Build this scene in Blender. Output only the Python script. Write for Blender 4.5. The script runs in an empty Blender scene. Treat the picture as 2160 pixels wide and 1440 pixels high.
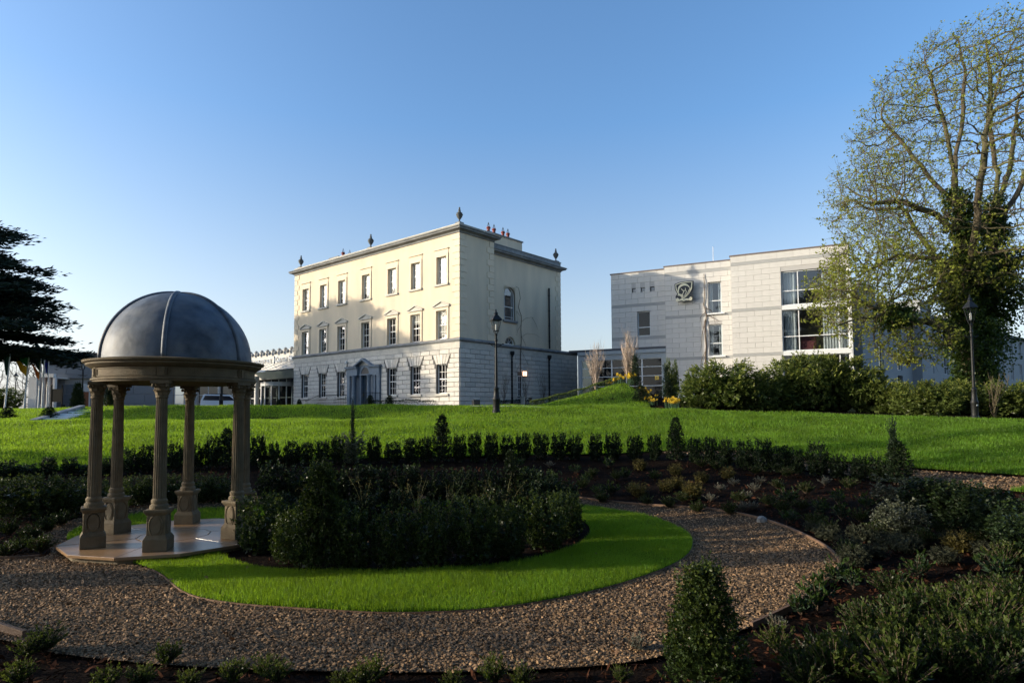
import bpy, math, random
import numpy as np
from mathutils import Vector, Matrix
from mathutils.geometry import delaunay_2d_cdt

random.seed(7)
RNG = np.random.default_rng(11)
PI = math.pi
scene = bpy.context.scene

# ------------------------------------------------------------------ camera
FPX, PPX, PPY, EYE = 1316.0, 1080.0, 793.0, 2.42      # focal length and principal point for a 2160 px wide frame, eye height
TILT, ROLL = math.atan(72 / 1316.0), -0.0056
CAM_R = Matrix.Rotation(PI / 2 + TILT, 3, 'X') @ Matrix.Rotation(ROLL, 3, 'Z')
cam_data = bpy.data.cameras.new('camera')
cam = bpy.data.objects.new('camera', cam_data)
scene.collection.objects.link(cam)
cam.matrix_world = Matrix.Translation((0, 0, EYE)) @ CAM_R.to_4x4()
cam_data.sensor_width = 36.0
cam_data.lens = FPX / 2160 * 36
cam_data.shift_y = 73 / 2160
cam_data.clip_start = 0.1
cam_data.clip_end = 5000
scene.camera = cam

# ------------------------------------------------------------------ sky, sun, exposure
SUN_AZ, SUN_EL = math.radians(265), math.radians(12.8)    # azimuth clockwise from +Y
world = bpy.data.worlds.new('World')
scene.world = world
world.use_nodes = True
wn = world.node_tree.nodes
wl = world.node_tree.links
wn.clear()
sky = wn.new('ShaderNodeTexSky')
sky.sky_type = 'NISHITA'
sky.sun_disc = False
sky.sun_elevation = SUN_EL
sky.sun_rotation = SUN_AZ
sky.altitude = 60
sky.air_density = 1.0
sky.dust_density = 2.2
sky.ozone_density = 3.2
bg = wn.new('ShaderNodeBackground')
bg.inputs['Strength'].default_value = 0.128
wo = wn.new('ShaderNodeOutputWorld')
# hazy horizon: the sky's own light, washed towards white in the lowest twenty degrees all round
geo_ = wn.new('ShaderNodeTexCoord')
sep_ = wn.new('ShaderNodeSeparateXYZ')
wl.new(geo_.outputs['Generated'], sep_.inputs[0])
mr_ = wn.new('ShaderNodeMapRange')
mr_.inputs['From Min'].default_value = 0.0
mr_.inputs['From Max'].default_value = 0.42
mr_.inputs['To Min'].default_value = 0.75
mr_.inputs['To Max'].default_value = 0.0
wl.new(sep_.outputs['Z'], mr_.inputs[0])
bw_ = wn.new('ShaderNodeRGBToBW')
wl.new(sky.outputs[0], bw_.inputs[0])
tint_ = wn.new('ShaderNodeVectorMath')
tint_.operation = 'SCALE'
tint_.inputs[0].default_value = (1.06, 1.08, 1.13)
wl.new(bw_.outputs[0], tint_.inputs['Scale'])
mix_ = wn.new('ShaderNodeMix')
mix_.data_type = 'RGBA'
wl.new(mr_.outputs[0], mix_.inputs[0])
wl.new(sky.outputs[0], mix_.inputs[6])
wl.new(tint_.outputs[0], mix_.inputs[7])
hsv_ = wn.new('ShaderNodeHueSaturation')
hsv_.inputs['Saturation'].default_value = 1.08
wl.new(mix_.outputs[2], hsv_.inputs['Color'])
wl.new(hsv_.outputs[0], bg.inputs[0])
wl.new(bg.outputs[0], wo.inputs[0])
sun_data = bpy.data.lights.new('sun', 'SUN')
sun_data.energy = 2.3
sun_data.angle = math.radians(0.55)
sun_data.color = (1.0, 0.87, 0.67)
sun = bpy.data.objects.new('sun', sun_data)
scene.collection.objects.link(sun)
sd = Vector((math.sin(SUN_AZ) * math.cos(SUN_EL), math.cos(SUN_AZ) * math.cos(SUN_EL), math.sin(SUN_EL)))
sun.rotation_euler = sd.to_track_quat('Z', 'Y').to_euler()
sun.location = (-60, 0, 40)
vs = scene.view_settings
vs.view_transform = 'Standard'
vs.look = 'None'
vs.gamma = 1.0
vs.exposure = 1.35
vs.use_curve_mapping = False
scene.cycles.use_denoising = True
scene.cycles.max_bounces = 6
scene.cycles.transparent_max_bounces = 8
scene.cycles.sample_clamp_indirect = 4.0

# ------------------------------------------------------------------ measuring helpers
def ray(px, py):
    return CAM_R @ Vector(((px - PPX) / FPX, -(py - PPY) / FPX, -1.0))
def at(px, py, depth):
    """Point seen at a pixel of the 2160 x 1440 photograph, `depth` metres ahead."""
    d = ray(px, py)
    return Vector((0, 0, EYE)) + d * (depth / d.y)
def at_z(px, py, z):
    d = ray(px, py)
    return Vector((0, 0, EYE)) + d * ((z - EYE) / d.z)

# ------------------------------------------------------------------ materials
def new_mat(name):
    m = bpy.data.materials.new(name)
    m.use_nodes = True
    n, l = m.node_tree.nodes, m.node_tree.links
    return m, n, l, n['Principled BSDF']

def mat(name, col, rough=0.7, var=0.0, scale=6.0, bump=0.0, bscale=40.0, metal=0.0, island=0.0, objvar=0.0,
        stain=None, stain_scale=0.6, stain_amt=0.5, spec=0.5, trans=0.0, tcol=None, stretch=None):
    """Procedural surface: base colour with noise variation, per-piece variation, optional stains and relief."""
    m, n, l, b = new_mat(name)
    b.inputs['Roughness'].default_value = rough
    b.inputs['Metallic'].default_value = metal
    b.inputs['Specular IOR Level'].default_value = spec
    tc = n.new('ShaderNodeTexCoord')
    src = tc.outputs['Object']
    if stretch:
        mp = n.new('ShaderNodeMapping')
        mp.inputs['Scale'].default_value = stretch
        l.new(src, mp.inputs[0])
        src = mp.outputs[0]
    rgb = n.new('ShaderNodeRGB')
    rgb.outputs[0].default_value = (*col, 1)
    out = rgb.outputs[0]
    def scaled(o, fac_out, amt):
        mr = n.new('ShaderNodeMapRange')
        mr.inputs['To Min'].default_value = 1 - amt
        mr.inputs['To Max'].default_value = 1 + amt
        l.new(fac_out, mr.inputs[0])
        mx = n.new('ShaderNodeVectorMath')
        mx.operation = 'SCALE'
        l.new(o, mx.inputs[0])
        l.new(mr.outputs[0], mx.inputs['Scale'])
        return mx.outputs[0]
    if var:
        t = n.new('ShaderNodeTexNoise')
        t.inputs['Scale'].default_value = scale
        t.inputs['Detail'].default_value = 5
        l.new(src, t.inputs['Vector'])
        mr0 = n.new('ShaderNodeMapRange')
        mr0.inputs['From Min'].default_value = 0.25
        mr0.inputs['From Max'].default_value = 0.75
        l.new(t.outputs[0], mr0.inputs[0])
        out = scaled(out, mr0.outputs[0], var)
    if island:
        g = n.new('ShaderNodeNewGeometry')
        out = scaled(out, g.outputs['Random Per Island'], island)
    if objvar:
        oi = n.new('ShaderNodeObjectInfo')
        out = scaled(out, oi.outputs['Random'], objvar)
    if stain:
        t2 = n.new('ShaderNodeTexNoise')
        t2.inputs['Scale'].default_value = stain_scale
        t2.inputs['Detail'].default_value = 7
        l.new(src, t2.inputs['Vector'])
        cr = n.new('ShaderNodeValToRGB')
        cr.color_ramp.elements[0].position = 0.45
        cr.color_ramp.elements[0].color = (0, 0, 0, 1)
        cr.color_ramp.elements[1].position = 0.7
        cr.color_ramp.elements[1].color = (stain_amt,) * 3 + (1,)
        l.new(t2.outputs[0], cr.inputs[0])
        mx = n.new('ShaderNodeMix')
        mx.data_type = 'RGBA'
        l.new(cr.outputs[0], mx.inputs[0])
        l.new(out, mx.inputs[6])
        mx.inputs[7].default_value = (*stain, 1)
        out = mx.outputs[2]
    l.new(out, b.inputs['Base Color'])
    if bump:
        t3 = n.new('ShaderNodeTexNoise')
        t3.inputs['Scale'].default_value = bscale
        t3.inputs['Detail'].default_value = 6
        l.new(src, t3.inputs['Vector'])
        bp = n.new('ShaderNodeBump')
        bp.inputs['Strength'].default_value = bump
        bp.inputs['Distance'].default_value = 0.03
        l.new(t3.outputs[0], bp.inputs['Height'])
        l.new(bp.outputs[0], b.inputs['Normal'])
    if trans:
        o = n['Material Output']
        tr = n.new('ShaderNodeBsdfTranslucent')
        if tcol:
            tr.inputs[0].default_value = (*tcol, 1)
        else:
            l.new(out, tr.inputs[0])
        ms = n.new('ShaderNodeMixShader')
        ms.inputs[0].default_value = trans
        l.new(b.outputs[0], ms.inputs[1])
        l.new(tr.outputs[0], ms.inputs[2])
        l.new(ms.outputs[0], o.inputs[0])
    return m

def glass_mat(name, tint, gloss_tint=(1, 1, 1), see=0.5, ior=1.6):
    """Window glass: mirror by Fresnel over a part-transparent tinted pane."""
    m, n, l, b = new_mat(name)
    n.remove(b)
    o = n['Material Output']
    tr = n.new('ShaderNodeBsdfTransparent')
    tr.inputs[0].default_value = (*tint, 1)
    df = n.new('ShaderNodeBsdfDiffuse')
    df.inputs[0].default_value = (0.01, 0.012, 0.015, 1)
    m1 = n.new('ShaderNodeMixShader')
    m1.inputs[0].default_value = see
    l.new(df.outputs[0], m1.inputs[1])
    l.new(tr.outputs[0], m1.inputs[2])
    gl = n.new('ShaderNodeBsdfGlossy')
    gl.inputs['Roughness'].default_value = 0.015
    gl.inputs[0].default_value = (*gloss_tint, 1)
    fr = n.new('ShaderNodeFresnel')
    fr.inputs[0].default_value = ior
    m2 = n.new('ShaderNodeMixShader')
    ge = n.new('ShaderNodeNewGeometry')                # mirror only on the outer face; the inner face would reflect totally
    om = n.new('ShaderNodeMath')
    om.operation = 'SUBTRACT'
    om.inputs[0].default_value = 1.0
    l.new(ge.outputs['Backfacing'], om.inputs[1])
    mu = n.new('ShaderNodeMath')
    mu.operation = 'MULTIPLY'
    l.new(fr.outputs[0], mu.inputs[0])
    l.new(om.outputs[0], mu.inputs[1])
    l.new(mu.outputs[0], m2.inputs[0])
    l.new(m1.outputs[0], m2.inputs[1])
    l.new(gl.outputs[0], m2.inputs[2])
    l.new(m2.outputs[0], o.inputs[0])
    return m

M = {}
M['stucco'] = mat('cream_stucco', (0.64, 0.535, 0.385), 0.85, var=0.06, scale=1.3, bump=0.15, bscale=60, stain=(0.44, 0.39, 0.3), stain_scale=0.7, stain_amt=0.5, stretch=(1, 1, 0.25))
M['quoin'] = mat('cream_quoin', (0.66, 0.555, 0.405), 0.85, var=0.05, scale=3, objvar=0.035)
M['lime'] = mat('pale_limestone', (0.6, 0.56, 0.49), 0.85, var=0.12, scale=5, bump=0.35, bscale=35, objvar=0.13, stain=(0.4, 0.38, 0.33), stain_scale=2.0, stain_amt=0.5)
M['limejoint'] = mat('limestone_joint', (0.13, 0.12, 0.105), 0.95, var=0.15, scale=8)
M['trim'] = mat('limestone_trim', (0.52, 0.49, 0.42), 0.8, var=0.1, scale=4, bump=0.2, bscale=30, stain=(0.3, 0.29, 0.26), stain_scale=1.2, stain_amt=0.5)
M['greystone'] = mat('weathered_grey_stone', (0.22, 0.225, 0.22), 0.85, var=0.2, scale=3, bump=0.3, bscale=25, stain=(0.1, 0.1, 0.1), stain_scale=0.9, stain_amt=0.6)
M['bluestone'] = mat('blue_grey_limestone', (0.16, 0.2, 0.24), 0.75, var=0.12, scale=4, bump=0.15, bscale=30)
M['white'] = mat('white_paint', (0.78, 0.77, 0.73), 0.45, var=0.03, scale=4)
M['frame'] = mat('white_aluminium', (0.7, 0.71, 0.7), 0.4, var=0.03, scale=3)
M['navy'] = mat('navy_door_paint', (0.012, 0.03, 0.05), 0.3, var=0.1, scale=4)
M['brass'] = mat('polished_brass', (0.8, 0.65, 0.35), 0.25, metal=1.0)
M['iron'] = mat('black_iron', (0.009, 0.01, 0.011), 0.5, var=0.2, scale=8, bump=0.1, spec=0.3)
M['dark'] = mat('unlit_room_black', (0.02, 0.019, 0.018), 0.9)  # near-black colour stands in for the shade inside unlit rooms
M['room'] = mat('room_wall', (0.18, 0.16, 0.14), 0.9)
M['slate'] = mat('roof_slate', (0.07, 0.075, 0.085), 0.7, var=0.2, scale=4)
M['terracotta'] = mat('red_clay_pot', (0.22, 0.035, 0.02), 0.7, var=0.2, scale=6)
M['glass'] = glass_mat('sash_glass', (0.93, 0.94, 0.94), see=0.9, ior=2.05)
M['glassb'] = glass_mat('coated_glass', (0.9, 0.94, 0.96), see=0.9, ior=2.0)
M['glassd'] = glass_mat('dark_glass', (0.6, 0.68, 0.68), see=0.5, ior=1.4)
M['urnstone'] = mat('dark_urn_stone', (0.1, 0.105, 0.1), 0.85, var=0.25, scale=8)
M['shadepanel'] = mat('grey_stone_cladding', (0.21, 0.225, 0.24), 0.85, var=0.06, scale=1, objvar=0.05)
M['curtain'] = mat('white_curtain', (0.75, 0.75, 0.72), 0.9, trans=0.3)
M['curtaind'] = mat('cream_blind', (0.75, 0.71, 0.62), 0.9)
M['panel'] = mat('pale_stone_panel', (0.57, 0.55, 0.51), 0.8, var=0.05, scale=3, bump=0.1, bscale=60, objvar=0.035)
M['paneljoint'] = mat('panel_joint', (0.44, 0.425, 0.4), 0.9)
M['band'] = mat('grey_stone_band', (0.36, 0.36, 0.345), 0.8, var=0.06, scale=4)
M['coping'] = mat('brown_metal_coping', (0.16, 0.12, 0.1), 0.5)
M['bluepanel'] = mat('blue_grey_panel', (0.3, 0.34, 0.36), 0.5, var=0.04, scale=2)
M['render'] = mat('grey_render', (0.29, 0.3, 0.3), 0.85, var=0.05, scale=1)
M['emblem'] = mat('emblem_black', (0.015, 0.017, 0.02), 0.4)
M['gold'] = mat('emblem_pale_gold', (0.72, 0.67, 0.48), 0.45, metal=0.2)
M['redsofa'] = mat('red_upholstery', (0.2, 0.05, 0.05), 0.8)
M['caststone'] = mat('cast_stone', (0.15, 0.113, 0.066), 0.75, var=0.3, scale=6, bump=0.4, bscale=50, stain=(0.12, 0.105, 0.07), stain_scale=2.4, stain_amt=0.75, spec=0.25)
M['paving'] = mat('wet_buff_paving', (0.3, 0.18, 0.09), 0.28, var=0.2, scale=3, bump=0.1, bscale=20, objvar=0.1, stain=(0.22, 0.16, 0.12), stain_scale=1.7, stain_amt=0.7)
M['lead'] = mat('blue_grey_lead', (0.078, 0.102, 0.138), 0.58, var=0.6, scale=3.0, bump=0.2, bscale=9, stain=(0.2, 0.21, 0.22), stain_scale=2.6, stain_amt=0.7, spec=0.5)
M['timber'] = mat('edging_timber', (0.14, 0.08, 0.045), 0.8, var=0.25, scale=10, bump=0.3, objvar=0.15)
M['lampglass'] = glass_mat('lamp_glass', (0.92, 0.93, 0.92), see=0.97, ior=1.45)
M['flagpole'] = mat('white_flagpole', (0.75, 0.77, 0.8), 0.35)
M['green_cloth'] = mat('green_cloth', (0.03, 0.22, 0.07), 0.85, trans=0.35)
M['gold_cloth'] = mat('gold_cloth', (0.75, 0.4, 0.03), 0.85, trans=0.35)
M['orange_cloth'] = mat('orange_cloth', (0.75, 0.2, 0.04), 0.85, trans=0.35)
M['white_cloth'] = mat('white_cloth', (0.75, 0.75, 0.75), 0.85, trans=0.3)
M['blue_cloth'] = mat('blue_cloth', (0.02, 0.035, 0.35), 0.85, trans=0.35)
M['darkgreen_cloth'] = mat('dark_green_cloth', (0.012, 0.06, 0.045), 0.85, trans=0.2)
M['brickpaint'] = mat('red_brown_panel', (0.36, 0.13, 0.06), 0.7, var=0.1, scale=3)
M['carwhite'] = mat('white_car_paint', (0.75, 0.76, 0.78), 0.25)
M['carglass'] = mat('dark_car_glass', (0.015, 0.02, 0.03), 0.08)
M['rubber'] = mat('black_rubber', (0.015, 0.015, 0.015), 0.8)
M['signblue'] = mat('brushed_steel_letter', (0.22, 0.26, 0.32), 0.45, metal=0.3)
M['yellowtag'] = mat('yellow_glass_sticker', (0.75, 0.5, 0.08), 0.6)
M['rock'] = mat('grey_rock', (0.25, 0.24, 0.22), 0.85, var=0.2, scale=8, bump=0.5, bscale=15)
M['bark'] = mat('tree_bark', (0.08, 0.062, 0.036), 0.9, var=0.35, scale=5, bump=0.6, bscale=18, stretch=(1, 1, 0.25), stain=(0.13, 0.14, 0.04), stain_scale=1.2, stain_amt=0.6)
M['darkbark'] = mat('dark_bark', (0.05, 0.035, 0.025), 0.9, var=0.3, scale=5, bump=0.5)
M['twig'] = mat('brown_twig', (0.11, 0.075, 0.05), 0.85, var=0.3, scale=6)
M['birch'] = mat('pale_birch_bark', (0.4, 0.31, 0.24), 0.8, var=0.35, scale=9, stretch=(1, 1, 0.5))
M['rosestem'] = mat('yellow_green_stem', (0.17, 0.16, 0.05), 0.7, var=0.2, scale=6)
def leaf(name, col, rough=0.4, island=0.45, trans=0.3, tcol=None, spec=0.16):
    return mat(name, col, rough, island=island, trans=trans, tcol=tcol, spec=spec, objvar=0.12)
M['box_leaf'] = leaf('box_leaf', (0.026, 0.042, 0.012), 0.35, 0.5, 0.18, (0.07, 0.11, 0.015))
M['box_tip'] = leaf('box_young_leaf', (0.055, 0.075, 0.016), 0.4, 0.4, 0.3, (0.13, 0.17, 0.025))
M['yew_leaf'] = leaf('yew_leaf', (0.016, 0.028, 0.011), 0.45, 0.5, 0.12)
M['laurel_leaf'] = leaf('laurel_leaf', (0.095, 0.125, 0.032), 0.3, 0.5, 0.22, (0.12, 0.19, 0.025))
M['laurel_tip'] = leaf('laurel_young_leaf', (0.2, 0.22, 0.05), 0.35, 0.4, 0.3, (0.22, 0.28, 0.04))
M['ivy_leaf'] = leaf('ivy_leaf', (0.045, 0.075, 0.018), 0.35, 0.65, 0.22, (0.12, 0.18, 0.025))
M['spring_leaf'] = leaf('spring_leaf', (0.18, 0.2, 0.035), 0.5, 0.45, 0.4, (0.36, 0.38, 0.05))
M['cedar_leaf'] = leaf('cedar_needles', (0.016, 0.028, 0.017), 0.6, 0.5, 0.05)
M['silver_leaf'] = leaf('silver_leaf', (0.15, 0.16, 0.125), 0.7, 0.35, 0.2)
M['varieg_leaf'] = leaf('variegated_leaf', (0.09, 0.1, 0.06), 0.5, 0.7, 0.2)
M['sage_leaf'] = leaf('blue_green_leaf', (0.032, 0.055, 0.032), 0.5, 0.5, 0.22)
M['gold_leaf'] = leaf('golden_leaf', (0.09, 0.075, 0.02), 0.6, 0.45, 0.3)
M['green_leaf'] = leaf('mid_green_leaf', (0.026, 0.048, 0.012), 0.4, 0.5, 0.25, (0.07, 0.12, 0.015))
M['grey_leaf'] = leaf('grey_green_leaf', (0.045, 0.05, 0.03), 0.7, 0.5, 0.2)
M['conifer_leaf'] = leaf('dark_conifer_leaf', (0.018, 0.034, 0.016), 0.5, 0.5, 0.1)
M['daffodil'] = leaf('daffodil_petal', (0.72, 0.5, 0.05), 0.6, 0.25, 0.3, (0.65, 0.46, 0.04))
M['daff_leaf'] = leaf('daffodil_leaf', (0.08, 0.15, 0.08), 0.5, 0.3, 0.3)
M['grass'] = mat('grass_blade', (0.08, 0.155, 0.016), 0.5, island=0.75, var=0.65, scale=0.9, trans=0.46, tcol=(0.32, 0.5, 0.02), spec=0.25)
M['soil'] = mat('dark_soil', (0.011, 0.007, 0.005), 0.95, var=0.5, scale=6, bump=1.0, bscale=16, spec=0.03)
M['turf'] = mat('lawn_turf', (0.07, 0.11, 0.012), 0.9, var=0.3, scale=1.2, bump=0.8, bscale=30, spec=0.03)
M['gravelbed'] = mat('gravel_base', (0.08, 0.055, 0.035), 0.9, var=0.5, scale=45, bump=1.0, bscale=60, spec=0.03)
M['pebble'] = mat('gravel_stone', (0.26, 0.165, 0.09), 0.7, island=0.5, var=0.2, scale=3, spec=0.15)
M['chip'] = mat('bark_chip', (0.055, 0.023, 0.013), 0.8, island=0.7, spec=0.03)
M['deadleaf'] = mat('dry_leaf', (0.16, 0.08, 0.035), 0.7, island=0.5)
M['asphalt'] = mat('drive_asphalt', (0.07, 0.07, 0.068), 0.9, var=0.2, scale=3, bump=0.4, bscale=60)
M['flag'] = mat('pale_paving', (0.42, 0.38, 0.3), 0.8, var=0.15, scale=3)
M['far'] = mat('distant_meadow', (0.06, 0.085, 0.03), 0.95, var=0.3, scale=0.05, spec=0.03)

# ------------------------------------------------------------------ mesh builders
class MB:
    """Collects shapes and links them as one mesh object."""
    def __init__(s):
        s.v, s.f, s.m = [], [], []
    def add(s, verts, faces, mi=0):
        o = len(s.v)
        s.v.extend(verts)
        s.f.extend([tuple(i + o for i in f) for f in faces])
        s.m.extend([mi] * len(faces))
        return s
    def box(s, x0, x1, y0, y1, z0, z1, mi=0):
        v = [(x0, y0, z0), (x1, y0, z0), (x1, y1, z0), (x0, y1, z0), (x0, y0, z1), (x1, y0, z1), (x1, y1, z1), (x0, y1, z1)]
        return s.add(v, [(0, 3, 2, 1), (4, 5, 6, 7), (0, 1, 5, 4), (1, 2, 6, 5), (2, 3, 7, 6), (3, 0, 4, 7)], mi)
    def prism(s, poly, y0, y1, mi=0):
        """poly of (x, z) counter-clockwise seen from -Y, pushed along Y."""
        n = len(poly)
        v = [(x, y0, z) for x, z in poly] + [(x, y1, z) for x, z in poly]
        f = [tuple(range(n)), tuple(range(2 * n - 1, n - 1, -1))]
        f += [(i, i + n, (i + 1) % n + n, (i + 1) % n) for i in range(n)]
        return s.add(v, f, mi)
    def prismz(s, poly, z0, z1, mi=0):
        n = len(poly)
        v = [(x, y, z0) for x, y in poly] + [(x, y, z1) for x, y in poly]
        f = [tuple(range(n - 1, -1, -1)), tuple(range(n, 2 * n))]
        f += [(i, (i + 1) % n, (i + 1) % n + n, i + n) for i in range(n)]
        return s.add(v, f, mi)
    def lathe(s, prof, n=16, c=(0, 0, 0), mi=0, flute=0, fl_depth=0.0, squash=1.0):
        v, f = [], []
        for r, z in prof:
            for i in range(n):
                a = 2 * PI * i / n
                rr = r
                if flute:
                    rr = r * (1 - fl_depth * abs(math.cos(a * flute / 2)) ** 0.6)
                v.append((c[0] + rr * math.cos(a), c[1] + rr * math.sin(a) * squash, c[2] + z))
        for k in range(len(prof) - 1):
            for i in range(n):
                j = (i + 1) % n
                f.append((k * n + i, k * n + j, (k + 1) * n + j, (k + 1) * n + i))
        f.append(tuple(range(n - 1, -1, -1)))
        f.append(tuple((len(prof) - 1) * n + i for i in range(n)))
        return s.add(v, f, mi)
    def tube(s, pts, rad, n=6, mi=0, cap=True):
        pts = [Vector(p) for p in pts]
        if not hasattr(rad, '__len__'):
            rad = [rad] * len(pts)
        v, f = [], []
        prev = None
        for k, p in enumerate(pts):
            d = (pts[min(k + 1, len(pts) - 1)] - pts[max(k - 1, 0)])
            if d.length < 1e-9:
                d = Vector((0, 0, 1))
            d.normalize()
            if prev is None:
                a = d.cross(Vector((0, 0, 1)))
                if a.length < 0.1:
                    a = d.cross(Vector((1, 0, 0)))
            else:
                a = prev - d * prev.dot(d)
                if a.length < 1e-6:
                    a = d.orthogonal()
            a.normalize()
            prev = a
            b = d.cross(a)
            for i in range(n):
                t = 2 * PI * i / n
                v.append(tuple(p + (a * math.cos(t) + b * math.sin(t)) * rad[k]))
        for k in range(len(pts) - 1):
            for i in range(n):
                j = (i + 1) % n
                f.append((k * n + i, k * n + j, (k + 1) * n + j, (k + 1) * n + i))
        if cap:
            f.append(tuple(range(n - 1, -1, -1)))
            f.append(tuple((len(pts) - 1) * n + i for i in range(n)))
        return s.add(v, f, mi)
    def build(s, name, mats, parent=None, loc=None, rz=None, smooth=False, bevel=0.0):
        me = bpy.data.meshes.new(name)
        me.from_pydata([tuple(p) for p in s.v], [], s.f)
        if not isinstance(mats, (list, tuple)):
            mats = [mats]
        for m in mats:
            me.materials.append(m)
        if len(mats) > 1:
            me.polygons.foreach_set('material_index', s.m)
        if smooth:
            me.polygons.foreach_set('use_smooth', [True] * len(me.polygons))
        me.update()
        return link(name, me, parent, loc, rz, bevel)

def link(name, me, parent=None, loc=None, rz=None, bevel=0.0):
    o = bpy.data.objects.new(name, me)
    scene.collection.objects.link(o)
    if parent is not None:
        o.parent = parent
    if loc is not None:
        o.location = loc
    if rz is not None:
        o.rotation_euler = (0, 0, rz)
    if bevel:
        b = o.modifiers.new('bevel', 'BEVEL')
        b.width = bevel
        b.segments = 2
        b.limit_method = 'ANGLE'
    return o

def smooth_angle(o, deg=35):
    me = o.data
    me.polygons.foreach_set('use_smooth', [True] * len(me.polygons))
    try:
        me.set_sharp_from_angle(angle=math.radians(deg))
    except Exception:
        pass
    return o

def np_mesh(name, V, F, mats, mi=None, smooth=False):
    """Mesh from numpy arrays: V (n,3), F (m,k)."""
    V = np.asarray(V, np.float32)
    F = np.asarray(F, np.int32)
    me = bpy.data.meshes.new(name)
    me.vertices.add(len(V))
    me.vertices.foreach_set('co', V.ravel())
    m, k = F.shape
    me.loops.add(m * k)
    me.loops.foreach_set('vertex_index', F.ravel())
    me.polygons.add(m)
    me.polygons.foreach_set('loop_start', np.arange(0, m * k, k, dtype=np.int32))
    if mi is not None:
        me.polygons.foreach_set('material_index', np.asarray(mi, np.int32))
    if smooth:
        me.polygons.foreach_set('use_smooth', np.ones(m, bool))
    for mt in (mats if isinstance(mats, (list, tuple)) else [mats]):
        me.materials.append(mt)
    me.update(calc_edges=True)
    return me

def tag(o, label=None, cat=None, group=None, kind=None):
    if label:
        o['label'] = label
    if cat:
        o['category'] = cat
    if group:
        o['group'] = group
    if kind:
        o['kind'] = kind
    return o

def thing(name, label, cat, loc=(0, 0, 0), rz=0.0, group=None):
    o = bpy.data.objects.new(name, None)
    scene.collection.objects.link(o)
    o.location = loc
    o.rotation_euler = (0, 0, rz)
    o.empty_display_size = 0.3
    return tag(o, label, cat, group)

def copy_tree(src, parent=None):
    c = src.copy()
    scene.collection.objects.link(c)
    if parent is not None:
        c.parent = parent
    for ch in list(src.children):
        copy_tree(ch, c)
    return c

def ordinal(i):
    return ['first', 'second', 'third', 'fourth', 'fifth', 'sixth', 'seventh', 'eighth', 'ninth', 'tenth', 'eleventh', 'twelfth',
            'thirteenth', 'fourteenth', 'fifteenth', 'sixteenth', 'seventeenth', 'eighteenth', 'nineteenth', 'twentieth'][i]

# ------------------------------------------------------------------ terrain height
# breakpoints (distance ahead, height) along directions m = x / y
PROF = [
    (-1.30, [(2, .7), (6.8, .05), (9.0, .02), (17.0, .50), (28.0, 1.9), (31, 2.0), (40, 2.55), (60, 2.7), (400, 3)]),
    (-0.82, [(2, .6), (6.7, .02), (9.8, .00), (18.3, .55), (29.0, 2.0), (32, 2.05), (38, 2.52), (60, 2.75), (400, 3)]),
    (-0.59, [(2, .6), (6.2, .02), (12., .00), (19.8, .68), (29.0, 1.95), (32, 1.98), (35, 2.70), (60, 2.75), (400, 3)]),
    (-0.41, [(2, .6), (6.0, .01), (15., .00), (20.3, .74), (29.0, 1.94), (32, 1.97), (34.6, 2.72), (60, 2.75), (400, 3)]),
    (-0.24, [(2, .6), (5.9, .00), (16., .02), (20.8, .80), (29.0, 1.94), (32, 1.97), (34.5, 2.72), (60, 2.75), (400, 3)]),
    (-0.06, [(2, .6), (5.85, .0), (16.6, .03), (21.0, .83), (28.0, 1.88), (30, 2.08), (32.5, 2.62), (60, 2.75), (400, 3)]),
    (0.167, [(2, .6), (6.1, .00), (15.6, .03), (20.8, .75), (26.0, 1.62), (28.5, 2.05), (31, 2.5), (60, 2.9), (400, 3)]),
    (0.342, [(2, .6), (6.6, .00), (12.8, .02), (19.4, .70), (25.0, 1.5), (27, 1.9), (29.5, 2.32), (60, 2.9), (400, 3)]),
    (0.489, [(2, .6), (6.5, .05), (10.2, .05), (17.9, .58), (23.0, 1.3), (25.5, 1.75), (28, 2.2), (60, 2.9), (400, 3)]),
    (0.623, [(2, .6), (6.0, .08), (8.6, .08), (16.8, .52), (21.0, 1.15), (24, 1.65), (26.5, 2.02), (60, 2.9), (400, 3)]),
    (0.820, [(2, .6), (5.5, .12), (8.0, .12), (14.8, .55), (19.0, 1.05), (22, 1.5), (25, 1.91), (60, 2.9), (400, 3)]),
    (1.300, [(2, .6), (5.0, .15), (8.0, .15), (13.5, .55), (17.5, 1.05), (20.5, 1.5), (24, 1.9), (60, 2.9), (400, 3)]),
]
PM = np.array([p[0] for p in PROF])
PY_ = np.array([[q[0] for q in p[1]] for p in PROF])
PZ_ = np.array([[q[1] for q in p[1]] for p in PROF])
GX0, GX1, GY0, GY1, GS = -90.0, 90.0, 1.0, 140.0, 0.4
_gx = np.arange(GX0, GX1 + GS, GS)
_gy = np.arange(GY0, GY1 + GS, GS)
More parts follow.
